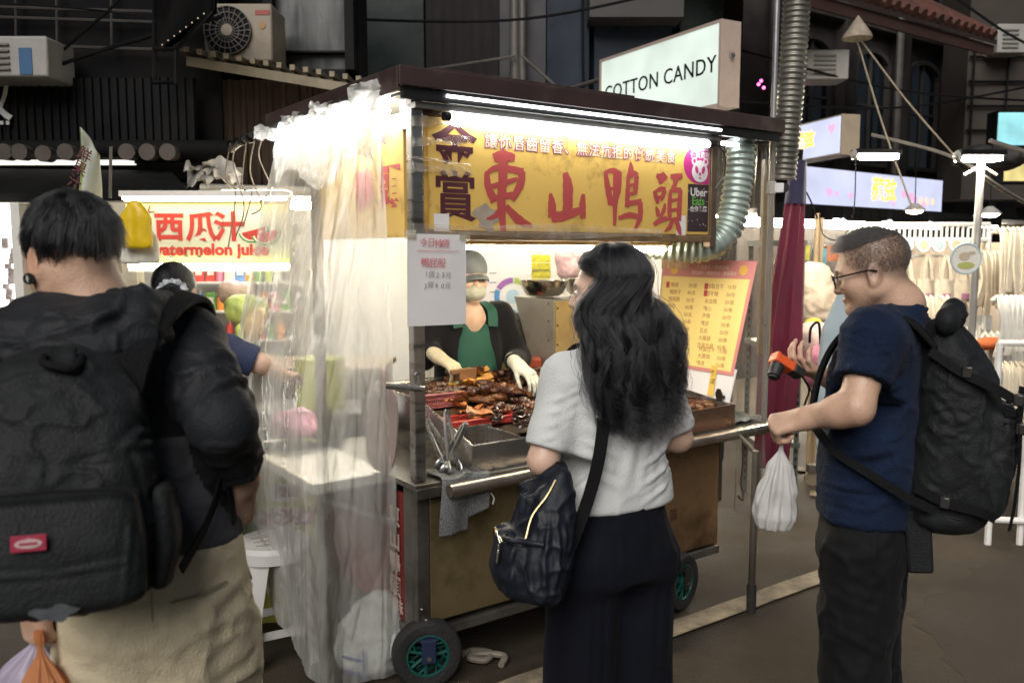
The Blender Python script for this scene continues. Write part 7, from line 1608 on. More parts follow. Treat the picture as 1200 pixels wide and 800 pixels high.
g = MB(HW); c = Vector((-.083, -.004, -.036)); g.tube([c + V3(-.007, -.004, 0), c + V3(.007, .004, 0)], .0105, 16); ear = g.build('ear_plug', mat('plug_black', (.01, .01, .01), .15), man); g = MB(HW); g.tube([c + V3(-.0085, -.010, 0), c + V3(-.0085, .002, 0)], .0013, 6); g.tube([c + V3(-.0085, -.005, -.006), c + V3(-.0085, -.005, .006)], .0013, 6); g.build('plug_mark', letter_white, ear)

# his backpack
PK = BM @ T(-.028, -.250, 1.045) @ Matrix.Rotation(R(-5), 4, 'X') @ Matrix.Rotation(R(1), 4, 'Y') @ Matrix.Diagonal((.84, .92, .86, 1))
bp = thing('backpack', 'big black backpack with a small red label on its front pocket', 'backpack', tuple(PK.translation))
pack_m = mat('pack_black', (.0125, .0138, .0150), .62, var=.3, scale=16, bump=.28, bscale=190, sheen=.02, spec=.2)
S = Sdf(); S.loft([(.0, 0, 0, .125, .085), (.03, 0, 0, .152, .108), (.14, 0, 0, .155, .112), (.26, 0, .005, .148, .105), (.36, -.005, .02, .130, .086), (.42, -.01, .035, .105, .062), (.455, -.012, .05, .07, .035)], n=3.2, rnd=.03)
pf = []
for k in range(4): z = .275 + k * .035; pf.append(([(-.12, -.10, z + rr.uniform(-.01, .01)), (0, -.115, z - .012), (.12, -.09, z + rr.uniform(-.01, .02))], .006, .005 if k % 2 else .007))
pf += [([(.13, -.10, .05), (.14, -.085, .2), (.10, -.09, .36), (.05, -.07, .42)], .005, .007), ([(-.14, -.09, .05), (-.14, -.085, .2), (-.11, -.08, .36), (-.06, -.06, .42)], .005, .007)]
for k in range(8): z = rr.uniform(.03, .38); pf.append(([(.10, -.09, z), (.155, -.02, z + rr.uniform(-.04, .04)), (.155, .05, z + rr.uniform(-.05, .05))], .008, rr.uniform(.003, .007)))
for k in range(5): x = rr.uniform(-.1, .1); pf.append(([(x, -.11, .22), (x + rr.uniform(-.03, .03), -.115, .30), (x + rr.uniform(-.03, .03), -.10, .38)], .009, rr.uniform(.002, .005)))
fields('main_bag', [(S, (-.20, -.16, -.02), (.20, .16, .48), .0055)], [pack_m], bp, PK, folds=[(p_, w_, a_ * 1.6) for p_, w_, a_ in pf], noise=[((8, 8, 6), .006), ((10, 10, 14), .006, 1), ((22, 22, 16), .0016)])
S = Sdf(); S.loft([(.015, 0, -.085, .125, .05), (.04, 0, -.092, .138, .058), (.13, 0, -.092, .138, .056), (.205, 0, -.085, .128, .045), (.225, 0, -.075, .115, .03)], n=3.4, rnd=.02)
fp = fields('front_pocket', [(S, (-.17, -.18, .0), (.17, .0, .25), .005)], [pack_m], bp, PK, folds=[([(-.125, -.135, .205), (0, -.142, .212), (.125, -.132, .205)], .004, .006), ([(-.13, -.14, .10), (0, -.155, .095), (.13, -.14, .105)], .005, .004), ([(.10, -.14, .03), (.12, -.13, .2)], .006, .003)], noise=[((10, 10, 8), .004)])
g = MB(PK); g.tube(smooth_path([(-.128, -.115, .10), (-.126, -.125, .19), (-.09, -.137, .222), (.09, -.137, .222), (.126, -.125, .19), (.128, -.115, .10)], 6), .0032, 6); g.build('zip', mat('zip_black', (.012, .012, .012), .35), fp)
g = MB(PK); g.box((-.035, -.1535, .150), (.052, .003, .026)); lb = g.build('red_label', mat('label_red', (.32, .018, .05), .6, var=.1), fp, smooth=0, bevel=.001)
g = MB(PK); F_ = frame((-.035, -.1555, .150), (1, 0, 0), (0, 0, 1)); g2 = MB(PK @ F_); g2.prism([(.020 * math.cos(a), .0075 * math.sin(a)) for a in np.linspace(0, 6.28, 20)[:-1]], .0006); g2.prism([(-.008, .002), (0, .0095), (.008, .002)], .0005, T(0, 0, -.0001)); em = g2.build('label_emblem', mat('label_pale', (.50, .36, .36), .6), lb, smooth=0)
g2 = MB(PK @ F_); g2.box((0, 0, .0012), (.026, .004, .0006)); g2.build('emblem_bar', mat('label_red', (.32, .018, .05)), em, smooth=0)
g2 = MB(PK @ frame((0.0, -.150, .034), (1, .0, 0), (0, .12, 1))); g2.prism([(.034 * math.cos(a) * (1 + .25 * math.sin(3 * a)), .012 * math.sin(a) * (1 + .3 * math.cos(5 * a))) for a in np.linspace(0, 6.28, 30)[:-1]], .004); g2.build('worn_patch', mat('patch_worn', (.055, .06, .065), .9, var=.4, scale=60), fp, smooth=0)
S = Sdf(); S.loft([(.02, .155, .01, .018, .075), (.10, .165, .01, .025, .08), (.19, .162, .01, .022, .08), (.21, .158, .01, .014, .08)], n=2.6, rnd=.01)
fields('side_pocket', [(S, (.10, -.12, .0), (.22, .13, .24), .005)], [pack_m], bp, PK, folds=[([(.17, -.06, .20), (.185, 0, .19), (.175, .07, .21)], .004, .006), ([(.18, -.04, .05), (.19, 0, .15)], .007, .005)], noise=[((14, 14, 10), .004)])
strapm = mat('strap_black', (.008, .008, .009), .75, spec=.15, var=.15, bump=.4, bscale=300)
def lw(M, pts): return [M @ Vector(p) for p in pts]
g = MB(BM); sp_ = smooth_path([(.055, -.205, 1.36), (.075, -.165, 1.43), (.115, -.09, 1.488), (.155, .0, 1.502), (.172, .07, 1.46), (.175, .12, 1.38)], 6); g.strap(sp_, [.062] * 8 + [.066] * (len(sp_) - 8), .013, [Vector((.3, -.8, .6)).lerp(Vector((.15, .5, .8)), i / len(sp_)) for i in range(len(sp_))]); g.build('shoulder_strap', strapm, bp, bevel=.004)
g = MB(BM); sp_ = smooth_path([(-.11, -.15, 1.36), (-.13, -.095, 1.415), (-.145, .0, 1.455), (-.15, .08, 1.425), (-.155, .115, 1.34)], 6); g.strap(sp_, .062, .013, [Vector((-.3, -.8, .6)).lerp(Vector((-.15, .5, .8)), i / len(sp_)) for i in range(len(sp_))]); g.build('shoulder_strap', strapm, bp, bevel=.004)
g = MB(BM); g.strap(smooth_path([(.19, .09, 1.30), (.215, .03, 1.24), (.205, -.07, 1.19), (.175, -.135, 1.12), (.13, -.20, 1.06)], 5), .022, .003, Vector((1, -.4, 0))); g.build('webbing_strap', strapm, bp)
g = MB(BM); g.strap(smooth_path([(.205, -.085, 1.19), (.215, -.08, 1.14), (.22, -.07, 1.09)], 4), .018, .003, Vector((1, -.4, 0))); g.build('webbing_strap', strapm, bp)
g = MB(PK); g.tube(smooth_path([(-.03, -.01, .44), (-.025, -.045, .43), (.02, -.05, .42), (.03, -.01, .44)], 6), .007, 8); g.build('grab_loop', strapm, bp)
g = MB(PK); g.box((.02, -.02, .43), (.006, .01, .05)); g.build('zip_pull', strapm, bp, bevel=.001)

# plastic bags in his left hand
def carrier(name, label, hold, bottom, w, m, seed, cat='plastic bag', tie=None, nfold=9, knot=.12, amp=.11, depth=.6):
    hold = Vector(hold); bottom = Vector(bottom); ax = (bottom - hold); L_ = ax.length; ax.normalize(); e1 = ax.cross(Vector((0, 1, .01))).normalized(); e2 = ax.cross(e1); rng = np.random.default_rng(seed); ph = rng.uniform(0, 6, 8)
    def fn(a, b):
        q = 2 * math.pi * a; prof = np.interp(b, [0, .06, knot, knot + .06, .35, .6, .85, .96, 1.0], [.10, .13, .07, .13, .52, .86, 1.0, .82, .02]); fold = 1 + amp * (1.25 - b) * math.sin(q * nfold + ph[0] + 2.5 * b) + amp * .6 * math.sin(q * (nfold + 6) + ph[1] - 3 * b) + .16 * mnoise.noise((math.cos(q) * 2, math.sin(q) * 2, b * 5 + seed)) + .08 * mnoise.noise((math.cos(q) * 5, math.sin(q) * 5, b * 9 + seed))
        r_ = w / 2 * prof * fold; p = hold + ax * L_ * b + e1 * math.cos(q) * r_ + e2 * math.sin(q) * r_ * depth; return tuple(p)
    g = MB(); g.grid(fn, 110, 70, closed_u=True); o = g.build(name, m, None, smooth=180, origin=hold); tag(o, label, cat); return o
def bag_plastic(name, col, clear=.25):
    m = bpy.data.materials.new(name); m.use_nodes = True; n = m.node_tree.nodes; l = m.node_tree.links; b = n['Principled BSDF']
    tc = n.new('ShaderNodeTexCoord'); nz = n.new('ShaderNodeTexNoise'); nz.inputs['Scale'].default_value = 14; nz.inputs['Detail'].default_value = 5; l.new(tc.outputs['Object'], nz.inputs[0])
    rp = n.new('ShaderNodeValToRGB'); rp.color_ramp.elements[0].color = (*[c * .8 for c in col], 1); rp.color_ramp.elements[1].color = (*[min(1, c * 1.12) for c in col], 1); l.new(nz.outputs['Fac'], rp.inputs[0]); l.new(rp.outputs[0], b.inputs['Base Color']); b.inputs['Roughness'].default_value = .38
    bp_ = n.new('ShaderNodeBump'); bp_.inputs['Strength'].default_value = .35; bp_.inputs['Distance'].default_value = .01; l.new(nz.outputs['Fac'], bp_.inputs['Height']); l.new(bp_.outputs[0], b.inputs['Normal'])
    tl = n.new('ShaderNodeBsdfTranslucent'); l.new(rp.outputs[0], tl.inputs[0]); mx = n.new('ShaderNodeMixShader'); mx.inputs[0].default_value = .35; l.new(b.outputs[0], mx.inputs[1]); l.new(tl.outputs[0], mx.inputs[2])
    tr = n.new('ShaderNodeBsdfTransparent'); m2 = n.new('ShaderNodeMixShader'); m2.inputs[0].default_value = clear; l.new(mx.outputs[0], m2.inputs[1]); l.new(tr.outputs[0], m2.inputs[2]); l.new(m2.outputs[0], n['Material Output'].inputs[0]); return m
carrier('plastic_bag', 'pale lilac plastic bag in the left hand of the man in beige trousers', at(48, 726, 1.43), at(22, 900, 1.42), .20, bag_plastic('bag_lilac', (.56, .50, .64), .15), 3, nfold=11)
carrier('plastic_bag', 'orange plastic bag in the left hand of the man in beige trousers', at(45, 738, 1.37), at(62, 905, 1.36), .125, bag_plastic('bag_orange', (.70, .30, .12), .12), 5, nfold=9)

# ------------------------------------------------------------------ the woman with long black hair, in front of the cart
WM = pose(.275, 2.33, R(27)); lq = to_local(WM)
wom = thing('person', 'woman with long wavy black hair in an off-white top and black trousers', 'person', (.275, 2.33, 0))
HMw = T(*(lq(714, 343, 2.31))) @ rotz(R(48)) @ Matrix.Rotation(R(-3), 4, 'X')
hw = HMw.translation
S = Sdf(); head_shape(S, HMw, True); S.chain([HMw @ Vector((0, -.02, -.05)), (hw.x * .5 + .0, -.02, 1.36), (0, -.01, 1.29)], [.048, .050, .075], .03)
s_l, e_l, w_l = nm((-.155, -.005, 1.252)), lq(643, 530, 2.215), nm((-.04, .24, 1.0)); s_r, e_r, w_r = nm((.155, -.005, 1.252)), lq(806, 512, 2.46), nm((.19, .24, 1.03))
e_l = nm((-.232, -.03, 1.035)); e_r = nm((.225, -.01, 1.045))
S.chain([s_l, e_l, w_l], [.046, .041, .027], .012); S.chain([s_r, e_r, w_r], [.046, .041, .027], .012)
Sa = Sdf(); hand_shape(Sa, frame(w_l, (.12, 1, .05), None, (-.3, 0, 1)), -1, (.5, .6, .4), (.5, .4), scale=.92); Sb = Sdf(); hand_shape(Sb, frame(w_r, (-.15, 1, .05), None, (.3, 0, 1)), 1, (.5, .6, .4), (.5, .4), scale=.92)
fields('body', [(S, (-.32, -.17, .95), (.32, .30, 1.62), .0042), (Sa, w_l - nm((.08, .05, .08)), w_l + nm((.1, .22, .08)), .003), (Sb, w_r - nm((.1, .05, .08)), w_r + nm((.08, .22, .08)), .003)], [skin_f, eye_white, eye_dark], wom, WM, attr=head_tint(HMw, True), extra=eyes(WM @ HMw))
top_m = mat('top_offwhite', (.60, .615, .605), .78, var=.06, scale=12, bump=.35, bscale=240, sheen=.1)
B = Sdf(); B.loft([(.885, .005, 0, .182, .128), (.96, .0, 0, .178, .124), (1.06, 0, 0, .178, .118), (1.16, 0, 0, .184, .115), (1.24, 0, -.005, .178, .100), (1.29, 0, -.01, .125, .078), (1.325, 0, -.015, .075, .060)], n=2.5, rnd=.012)
B.chain([s_l + nm((.07, 0, .02)), s_l, s_l + (e_l - s_l) * .98], [.050, .053, .060], .035); B.chain([s_r + nm((-.07, 0, .02)), s_r, s_r + (e_r - s_r) * .98], [.050, .053, .060], .035)
for s0, e0 in ((s_l, e_l), (s_r, e_r)):
    ax = (e0 - s0) / np.linalg.norm(e0 - s0); o_ = s0 + (e0 - s0) * .86
    B.fn(lambda p, o_=o_, ax=ax: np.maximum(-((p - o_) @ ax), np.linalg.norm(p - o_, axis=1) - .13), .006, True)
wf = []
rr = random.Random(12)
for k in range(5): x = -.02 + k * .045; wf.append(([(x + .05, -.11, 1.20), (x + .02, -.125, 1.08), (x - .02, -.13, .95)], rr.uniform(.014, .022), rr.uniform(.004, .007)))
for k in range(5): z = 1.14 - k * .05; wf.append(([(.165, -.05, z + .03), (.10, -.11, z), (.02, -.125, z - .03)], rr.uniform(.008, .012), rr.uniform(.004, .008)))
for k in range(5): z = 1.15 - k * .04; wf.append(([(-.165, -.05, z + .03), (-.10, -.11, z), (-.05, -.12, z - .03)], rr.uniform(.008, .012), rr.uniform(.002, .004)))
for s0, e0, sg in ((s_l, e_l, -1), (s_r, e_r, 1)):
    for k in range(4): c = s0 + (e0 - s0) * (.2 + .15 * k); wf.append(([c + nm((-sg * .03, -.065, .02)), c + nm((sg * .02, -.07, 0)), c + nm((sg * .06, -.02, -.02))], .007, .0035))
tp = fields('top', [(B, (-.34, -.20, .86), (.34, .20, 1.35), .0055)], [top_m], wom, WM, folds=wf, noise=[((7, 7, 5), .003), ((8, 8, 5), .0025, 1)])
trw = mat('trousers_navyblack', (.0055, .0062, .011), .85, spec=.1, var=.15, scale=10, bump=.2, bscale=500, sheen=.02)
Q = Sdf(); Q.loft([(.70, .0, -.01, .172, .135), (.80, 0, -.01, .170, .135), (.88, 0, -.005, .155, .118), (.96, 0, 0, .150, .110)], n=2.3, rnd=.01)
for s_ in (-1, 1): Q.loft([(.05, s_ * .104, .0, .099, .108), (.35, s_ * .100, .0, .090, .104), (.6, s_ * .092, -.002, .089, .112), (.76, s_ * .085, -.006, .096, .122)], k=.06, n=2.3, rnd=.01)
qf = []
for s_ in (-1, 1):
    for k in range(6): x = s_ * .09 + (k - 2.5) * .028; qf.append(([(x, -.11, .72), (x + rr.uniform(-.01, .01), -.11, .45), (x + rr.uniform(-.02, .02), -.11, .08)], .010, rr.uniform(.003, .007)))
for k in range(5): qf.append(([(-.12, -.12, .86 - k * .03), (0, -.14, .83 - k * .03), (.12, -.12, .86 - k * .028)], .012, .001))
fields('trousers', [(Q, (-.24, -.18, .03), (.24, .18, .98), .0075)], [trw], wom, WM, folds=qf, noise=[((8, 8, 3), .005), ((10, 10, 3), .005, 1)])
shoes(wom, WM, [(-.10, 0), (.10, 0)], shoe_black)
# long wavy hair: strands leave the parting, hug the skull, then fall down the back in loose waves
def woman_hair(n, seed, N=44):
    rng = np.random.default_rng(seed); R3 = np.array(HMw.to_3x3()); tr = np.array(HMw.translation); out = []
    crown = nm((.0, -.030, .118)); down = nm((0, 0, -1.0))
    axis_b = np.linalg.inv(R3) @ nm((0, 0, 1)) 
    ncl = 46; cph = rng.uniform(0, 6.28, (ncl, 3)); camp = rng.uniform(.6, 1.3, ncl)
    # directions of the fall in head space: towards the person's back (body -y) which is partly to the head's right
    back = np.linalg.inv(R3) @ nm((.06, -1, 0)); side = np.linalg.inv(R3) @ nm((1, 0, 0))
    while len(out) < n:
        ang = rng.uniform(-math.pi, math.pi) if rng.random() < .75 else -rng.uniform(R(95), R(172)); dep = rng.uniform(.0, 1.0) ** .5       # ang 0 = back of the head, +-pi = forehead
        if abs(ang) > R(168): continue
        d0 = nm((math.sin(ang), -math.cos(ang), 0)); L_ = rng.uniform(.345, .435) + (.03 * math.cos(ang))
        cl = int((ang + math.pi) / (2 * math.pi) * ncl) % ncl; cang = (cl + .5) / ncl * 2 * math.pi - math.pi
        f0 = rng.uniform(0, .35); pts = []
        start = rng.uniform(0, 1)
        for k in range(N):
            t = k / (N - 1)
            if t < .30:                                   # over the skull: crown to the widest line
                u = t / .30; th = (.06 + start * .35) + (1.50 - .06 - start * .35) * u
                sw = max(0., abs(ang) - R(97)); e0 = min(1, max(0, (u - .5) * 2)); an = ang - math.copysign(sw * e0 * e0 * (3 - 2 * e0), ang)
                rx, ry, rz = .080 + .010 * dep, .098 + .010 * dep, .090 + .008 * dep
                p = nm((0, -.012, .034)) + nm((math.sin(an) * rx * math.sin(th), -math.cos(an) * ry * math.sin(th), rz * math.cos(th)))
                last = p
            else:
                ang = an; u = (t - .30) / .70; z = last[2] - L_ * u
                pull = min(1, u * 2.0); aa = ang * (1 - .50 * pull) + cang * 0
                # the mass: an oval that slides on to the back and widens downwards, then gathers at the tips
                wid = .086 + .022 * dep + .042 * math.sin(min(1, u * 1.15) * math.pi * .62) ; wid *= (1 - .22 * max(0, u - .72) / .28)
                dpt = .098 + .012 * dep - .02 * u
                base = nm((math.sin(aa) * wid, 0, 0)); c0 = nm((0, -.012, 0)) * (1 - pull)
                pb = side * math.sin(aa) * wid * 1.12 + back * (math.cos(aa) * dpt * .66 + .028 * pull + .030 * dep * pull)
                ph_ = nm((math.sin(ang) * (.080 + .010 * dep), -.012 - math.cos(ang) * (.098 + .01 * dep), 0))
                w2 = min(1, u * 3.2); w2 = w2 * w2 * (3 - 2 * w2); p = ph_ * (1 - w2) + (pb + nm((0, -.004, 0))) * w2; p[2] = z
                wv = .017 * camp[cl] * min(1, u * 2.2) * (1 + .6 * u); p = p + side * wv * math.sin(u * 11 + cph[cl, 0]) + back * wv * .9 * math.sin(u * 9.5 + cph[cl, 1])
                if u > .82: e = (u - .82) / .18; a_ = e * 2.4; p = p + side * .022 * math.sin(a_ + cph[cl, 2]) * e + back * .018 * (1 - math.cos(a_)) + nm((0, 0, .030 * e * e))
                p = p + rng.normal(size=3) * .0006
            pts.append(p)
        P_ = np.array(pts); jit = rng.normal(size=3) * (.0035 if rng.random() < .95 else .018); P_ += jit * np.linspace(.2, 1, N)[:, None]
        out.append(P_)
    A = np.array(out); A = A @ R3.T + tr; BMm = np.array(WM.to_3x3()); return A @ BMm.T + np.array(WM.translation)
hs_ = woman_hair(9000, 5); hair('hair', hs_, .00048, hair_soft, wom, .35)
# the darker mass under the strands
S = Sdf(); S.M = HMw; S.ell((0, -.013, .034), (.072, .090, .079), 0); S.M = None
S.chain([HMw @ Vector((0, -.05, .03)), HMw @ Vector((.02, -.06, -.06)), (.02, -.085, 1.32), (.03, -.105, 1.24)], [.060, .056, .040, .022], .03)
S.M = HMw; S.plane((0, .060, 0), (0, 1, -.35), .01); S.M = None
fields('hair_base', [(S, (hw.x - .2, hw.y - .25, 1.12), (hw.x + .2, hw.y + .15, 1.62), .007)], [under_hair], wom, WM)
g = MB(WM @ HMw); g.ball((-.083, .0, -.037), .004, 8); g.build('earring', mat('pearl', (.8, .78, .74), .2), wom)
# her shoulder bag
bagm = mat('nylon_navy', (.008, .010, .017), .55, var=.15, scale=10, bump=.15, bscale=240, spec=.35)
bc = lq(632, 628, 2.12); SB = WM @ T(-.275, -.055, .695) @ rotz(R(-16)) @ Matrix.Rotation(R(6), 4, 'Y') @ Matrix.Diagonal((.95, .95, .87, 1))
sb = thing('shoulder_bag', 'soft navy black nylon shoulder bag with gold zips at the side of the woman', 'shoulder bag', tuple(SB.translation))
S = Sdf(); S.loft([(.0, .01, 0, .055, .10), (.03, 0, 0, .080, .145), (.12, 0, 0, .086, .150), (.22, .008, 0, .076, .128), (.31, .02, .0, .058, .098), (.37, .03, 0, .035, .07), (.395, .035, 0, .02, .05)], n=2.4, rnd=.02)
S.loft([(.015, -.055, -.02, .045, .09), (.08, -.072, -.02, .055, .105), (.17, -.075, -.02, .045, .095), (.195, -.07, -.02, .03, .08)], k=.012, n=2.6, rnd=.015)
bf_ = []
for k in range(14): y = rr.uniform(-.13, .12); bf_.append(([(-.085, y, .24), (-.10, y + rr.uniform(-.04, .04), .14), (-.085, y + rr.uniform(-.05, .05), .03)], rr.uniform(.006, .010), rr.uniform(.004, .008)))
for k in range(10): a = rr.uniform(-.12, .10); bf_.append(([(.02, a * .5, .36), (-.05, a * .8, .28), (-.08, a, .21)], rr.uniform(.006, .010), rr.uniform(.004, .008)))
for k in range(7): x = -.08 + k * .024; bf_.append(([(x, -.15, .05), (x + rr.uniform(-.02, .02), -.145, .15), (x * .7, -.11, .27)], .007, rr.uniform(.004, .008)))
fields('bag_body', [(S, (-.17, -.20, -.02), (.13, .18, .42), .005)], [bagm], sb, SB, folds=bf_, noise=[((9, 9, 7), .006), ((11, 11, 9), .008, 1)])
gold = mat('zip_gold', (.62, .48, .26), .3, metal=.9); silver = mat('buckle_silver', (.62, .62, .60), .22, metal=1)
g = MB(SB); g.tube(smooth_path([(-.065, -.115, .205), (-.05, -.098, .265), (-.015, -.088, .32), (.01, -.070, .365)], 6), .0032, 6); g.tube(smooth_path([(-.120, -.085, .180), (-.126, -.03, .187), (-.118, .03, .183)], 6), .0032, 6); g.build('zip', gold, sb)
g = MB(SB); g.box((-.128, -.088, .165), (.006, .004, .018)); g.box((-.129, -.091, .138), (.004, .012, .034)); g.tube([(-.128, -.10, .182), (-.135, -.085, .205), (-.128, -.055, .205), (-.126, -.05, .185)], .0028, 6); g.build('zip_pull', silver, sb, bevel=.001)
g = MB(SB); g.box((-.066, -.117, .198), (.008, .008, .016)); g.build('zip_slider', silver, sb, bevel=.001)
g = MB(SB); g.tube(smooth_path([(-.118, -.10, .195), (-.100, -.125, .20), (-.05, -.125, .195), (-.02, -.135, .195)], 6), .008, 8); g.build('pocket_hem', bagm, sb)
st = [SB @ Vector((.06, -.07, .13)), WM @ Vector((-.165, -.135, .93)), WM @ Vector((-.13, -.142, 1.06)), WM @ Vector((-.108, -.128, 1.19)), WM @ Vector((-.098, -.085, 1.290)), WM @ Vector((-.095, -.02, 1.335)), WM @ Vector((-.10, .05, 1.31)), WM @ Vector((-.12, .11, 1.20)), WM @ Vector((-.15, .125, 1.05)), SB @ Vector((.04, .10, .20))]
sp_ = smooth_path(st, 7); bk = (WM.to_3x3() @ Vector((-.25, -1, .1))); fr = (WM.to_3x3() @ Vector((-.2, 1, .3))); upv = Vector((0, 0, 1))
nn_ = [bk if i < len(sp_) * .38 else (bk.lerp(upv, min(1, (i / len(sp_) - .38) * 8)) if i < len(sp_) * .55 else upv.lerp(fr, min(1, (i / len(sp_) - .55) * 7))) for i in range(len(sp_))]
g = MB(); g.strap(sp_, .034, .0045, nn_); sbn = g.build('strap', strapm, sb, bevel=.001)
bu = sp_[int(len(sp_) * .335)]; bt = (sp_[int(len(sp_) * .335) + 1] - bu).normalized(); BF = frame(bu + bk.normalized() * .006, bt.cross(bk), None, bk)
g = MB(BF)
for yy in (-.022, .022): g.tube([(-.021, yy - .011, 0), (.021, yy - .011, 0), (.021, yy + .011, 0), (-.021, yy + .011, 0)], .003, 6, closed=True)
g.tube([(-.021, .0, .002), (.021, .0, .002)], .0028, 6); g.build('buckle', silver, sbn)

# ------------------------------------------------------------------ the man with glasses (right)
RM_ = pose(.97, 2.26, R(58)); lr = to_local(RM_)
rman = thing('person', 'man with glasses in a navy T-shirt holding a small orange device and a white bag', 'person', (.97, 2.26, 0))
HMr = T(*lr(1022, 318, 2.25)) @ rotz(R(3)) @ Matrix.Rotation(R(-17), 4, 'X') @ Matrix.Scale(.94, 4)
hr_ = HMr.translation
S = Sdf(); head_shape(S, HMr, False, 1.06); S.chain([HMr @ Vector((0, -.025, -.05)), (0, -.055, 1.44), (0, -.045, 1.36)], [.053, .055, .080], .03)
a_s, a_e, a_w = nm((-.185, -.02, 1.365)), lr(1003, 478, 2.03), lr(948, 489, 2.10); b_s, b_e, b_w = nm((.185, -.01, 1.365)), lr(1015, 490, 2.52), lr(972, 442, 2.42)
S.chain([a_s, a_e], [.050, .041], .012); S.chain([a_e, a_e + (a_w - a_e) * .35, a_w], [.041, .039, .027], .02); S.chain([b_s, b_e, b_w], [.052, .045, .029], .02)
Sa = Sdf(); fa_ = frame(a_w, lr(914, 497, 2.13) - a_w, None, lr(948, 450, 2.04) - a_w); hand_shape(Sa, fa_, -1, (1.35, 1.5, .9), (.35, .75), .02, 1.0); Sa.cap(a_e + (a_w - a_e) * .6, a_w, .031, .0255, .02)
Sb = Sdf(); fb_ = frame(b_w, lr(930, 426, 2.38) - b_w, None, lr(972, 478, 2.40) - b_w); hand_shape(Sb, fb_, 1, (.55, .75, .5), (.55, .3), .06, .98); Sb.cap(b_e + (b_w - b_e) * .6, b_w, .035, .027, .02)
def rstub(p): 
    c = nm((0, -.012, .036)); u = (p - c) / nm((.073, .092, .08)); z = p[:, 2]; w = np.clip((z - (-.030) + .05 * np.clip(-u[:, 1], 0, 1)) / .03, 0, 1) * np.clip((.60 - u[:, 1]) / .2, 0, 1); side_ = np.clip((p[:, 0] ** 2) ** .5 / .05, 0, 1)
    return w * .85 * np.clip((.75 - (u[:, 1] > .2) * (z < .0) * .7), 0, 1)
fields('body', [(S, (-.42, -.22, 1.0), (.42, .40, 1.76), .0042), (Sa, a_w - .22, a_w + .22, .003), (Sb, b_w - .22, b_w + .22, .003)], [skin, eye_white, eye_dark], rman, RM_, attr=head_tint(HMr, False, rstub), extra=eyes(RM_ @ HMr))
navy = mat('tee_navy', (.008, .016, .040), .85, spec=.12, var=.25, scale=14, bump=.5, bscale=200, sheen=.04)
B = Sdf(); B.loft([(.875, 0, -.002, .180, .128), (.98, 0, -.002, .182, .132), (1.10, 0, -.003, .184, .128), (1.22, 0, -.008, .188, .122), (1.32, 0, -.015, .190, .112), (1.385, 0, -.03, .150, .090), (1.425, 0, -.042, .092, .075), (1.445, 0, -.05, .075, .066)], n=2.4, rnd=.014)
for s0, e0 in ((a_s, a_e), (b_s, b_e)):
    sg = -1 if s0[0] < 0 else 1
    B.chain([s0 + nm((-sg * .06, 0, .01)), s0, s0 + (e0 - s0) * .75], [.070, .069, .066], .04); ax = (e0 - s0) / np.linalg.norm(e0 - s0); o_ = s0 + (e0 - s0) * .62
    B.fn(lambda p, o_=o_, ax=ax: np.maximum(-((p - o_) @ ax), np.linalg.norm(p - o_, axis=1) - .15), .006, True)
rf = []; rr = random.Random(77)
for k in range(9): z = 1.26 - k * .04; rf.append(([(-.19, .06, z), (-.19, -.02, z + rr.uniform(-.02, .02)), (-.16, -.10, z + .04)], rr.uniform(.010, .015), rr.uniform(.005, .010)))
for k in range(5): rf.append(([(-.17, .06 + k * .01, 1.30 - k * .03), (-.12, .12, 1.22 - k * .05), (-.04, .145, 1.16 - k * .06)], .010, .004))
for k in range(6): z = 1.02 - k * .022; rf.append(([(-.12, .12, z), (-.19, .02, z + rr.uniform(-.015, .015)), (-.18, -.07, z)], .009, rr.uniform(.002, .0045)))
for k in range(5): c = a_s + (a_e - a_s) * (.05 + .12 * k); rf.append(([c + nm((-.06, .05, .02)), c + nm((-.075, 0, 0)), c + nm((-.05, -.06, .01))], .008, rr.uniform(.002, .005)))
tee = fields('t_shirt', [(B, (-.36, -.22, .85), (.36, .24, 1.47), .0055)], [navy], rman, RM_, folds=rf, noise=[((7, 7, 5), .004), ((9, 9, 13), .005, 1)])
g = MB(RM_); g.tube([(.074 * math.cos(a), -.05 + .066 * math.sin(a), 1.438 + .006 * math.sin(a)) for a in np.linspace(0, 2 * math.pi, 41)[:-1]], .0065, 8, closed=True); g.build('collar', navy, tee)
Q = Sdf(); Q.loft([(.76, .0, .0, .172, .122), (.84, 0, .0, .172, .122), (.94, 0, .0, .166, .118)], n=2.3, rnd=.01)
for s_ in (-1, 1): Q.chain([(s_ * .09, -.003, .80), (s_ * .095, .005, .62), (s_ * .10, .005, .45), (s_ * .105, -.02, .22), (s_ * .105, -.03, .06)], [.105, .096, .086, .080, .082], .025)
blk = mat('trousers_black', (.0065, .0065, .0075), .75, spec=.16, var=.2, scale=10, bump=.25, bscale=420, sheen=.03)
qf = []
for s_ in (-1, 1):
    for k in range(13): z = .86 - k * .06; qf.append(([(s_ * .10 - .08, .06, z), (s_ * .10 - .09, -.02, z - .03 + rr.uniform(-.06, .06)), (s_ * .10 - .03, -.10, z + rr.uniform(-.10, .10))], rr.uniform(.009, .016), rr.uniform(.0015, .005)))
    for k in range(5): qf.append(([(s_ * .1 - .08, .04 - k * .03, .50), (s_ * .1 - .085, .03 - k * .03, .38), (s_ * .1 - .08, .04 - k * .03, .25)], .010, .005))
fields('trousers', [(Q, (-.24, -.20, .03), (.24, .20, .96), .0075)], [blk], rman, RM_, folds=qf, noise=[((9, 9, 6), .005), ((9, 9, 8), .007, 1)])
shoes(rman, RM_, [(-.10, -.03), (.10, -.03)], shoe_black)
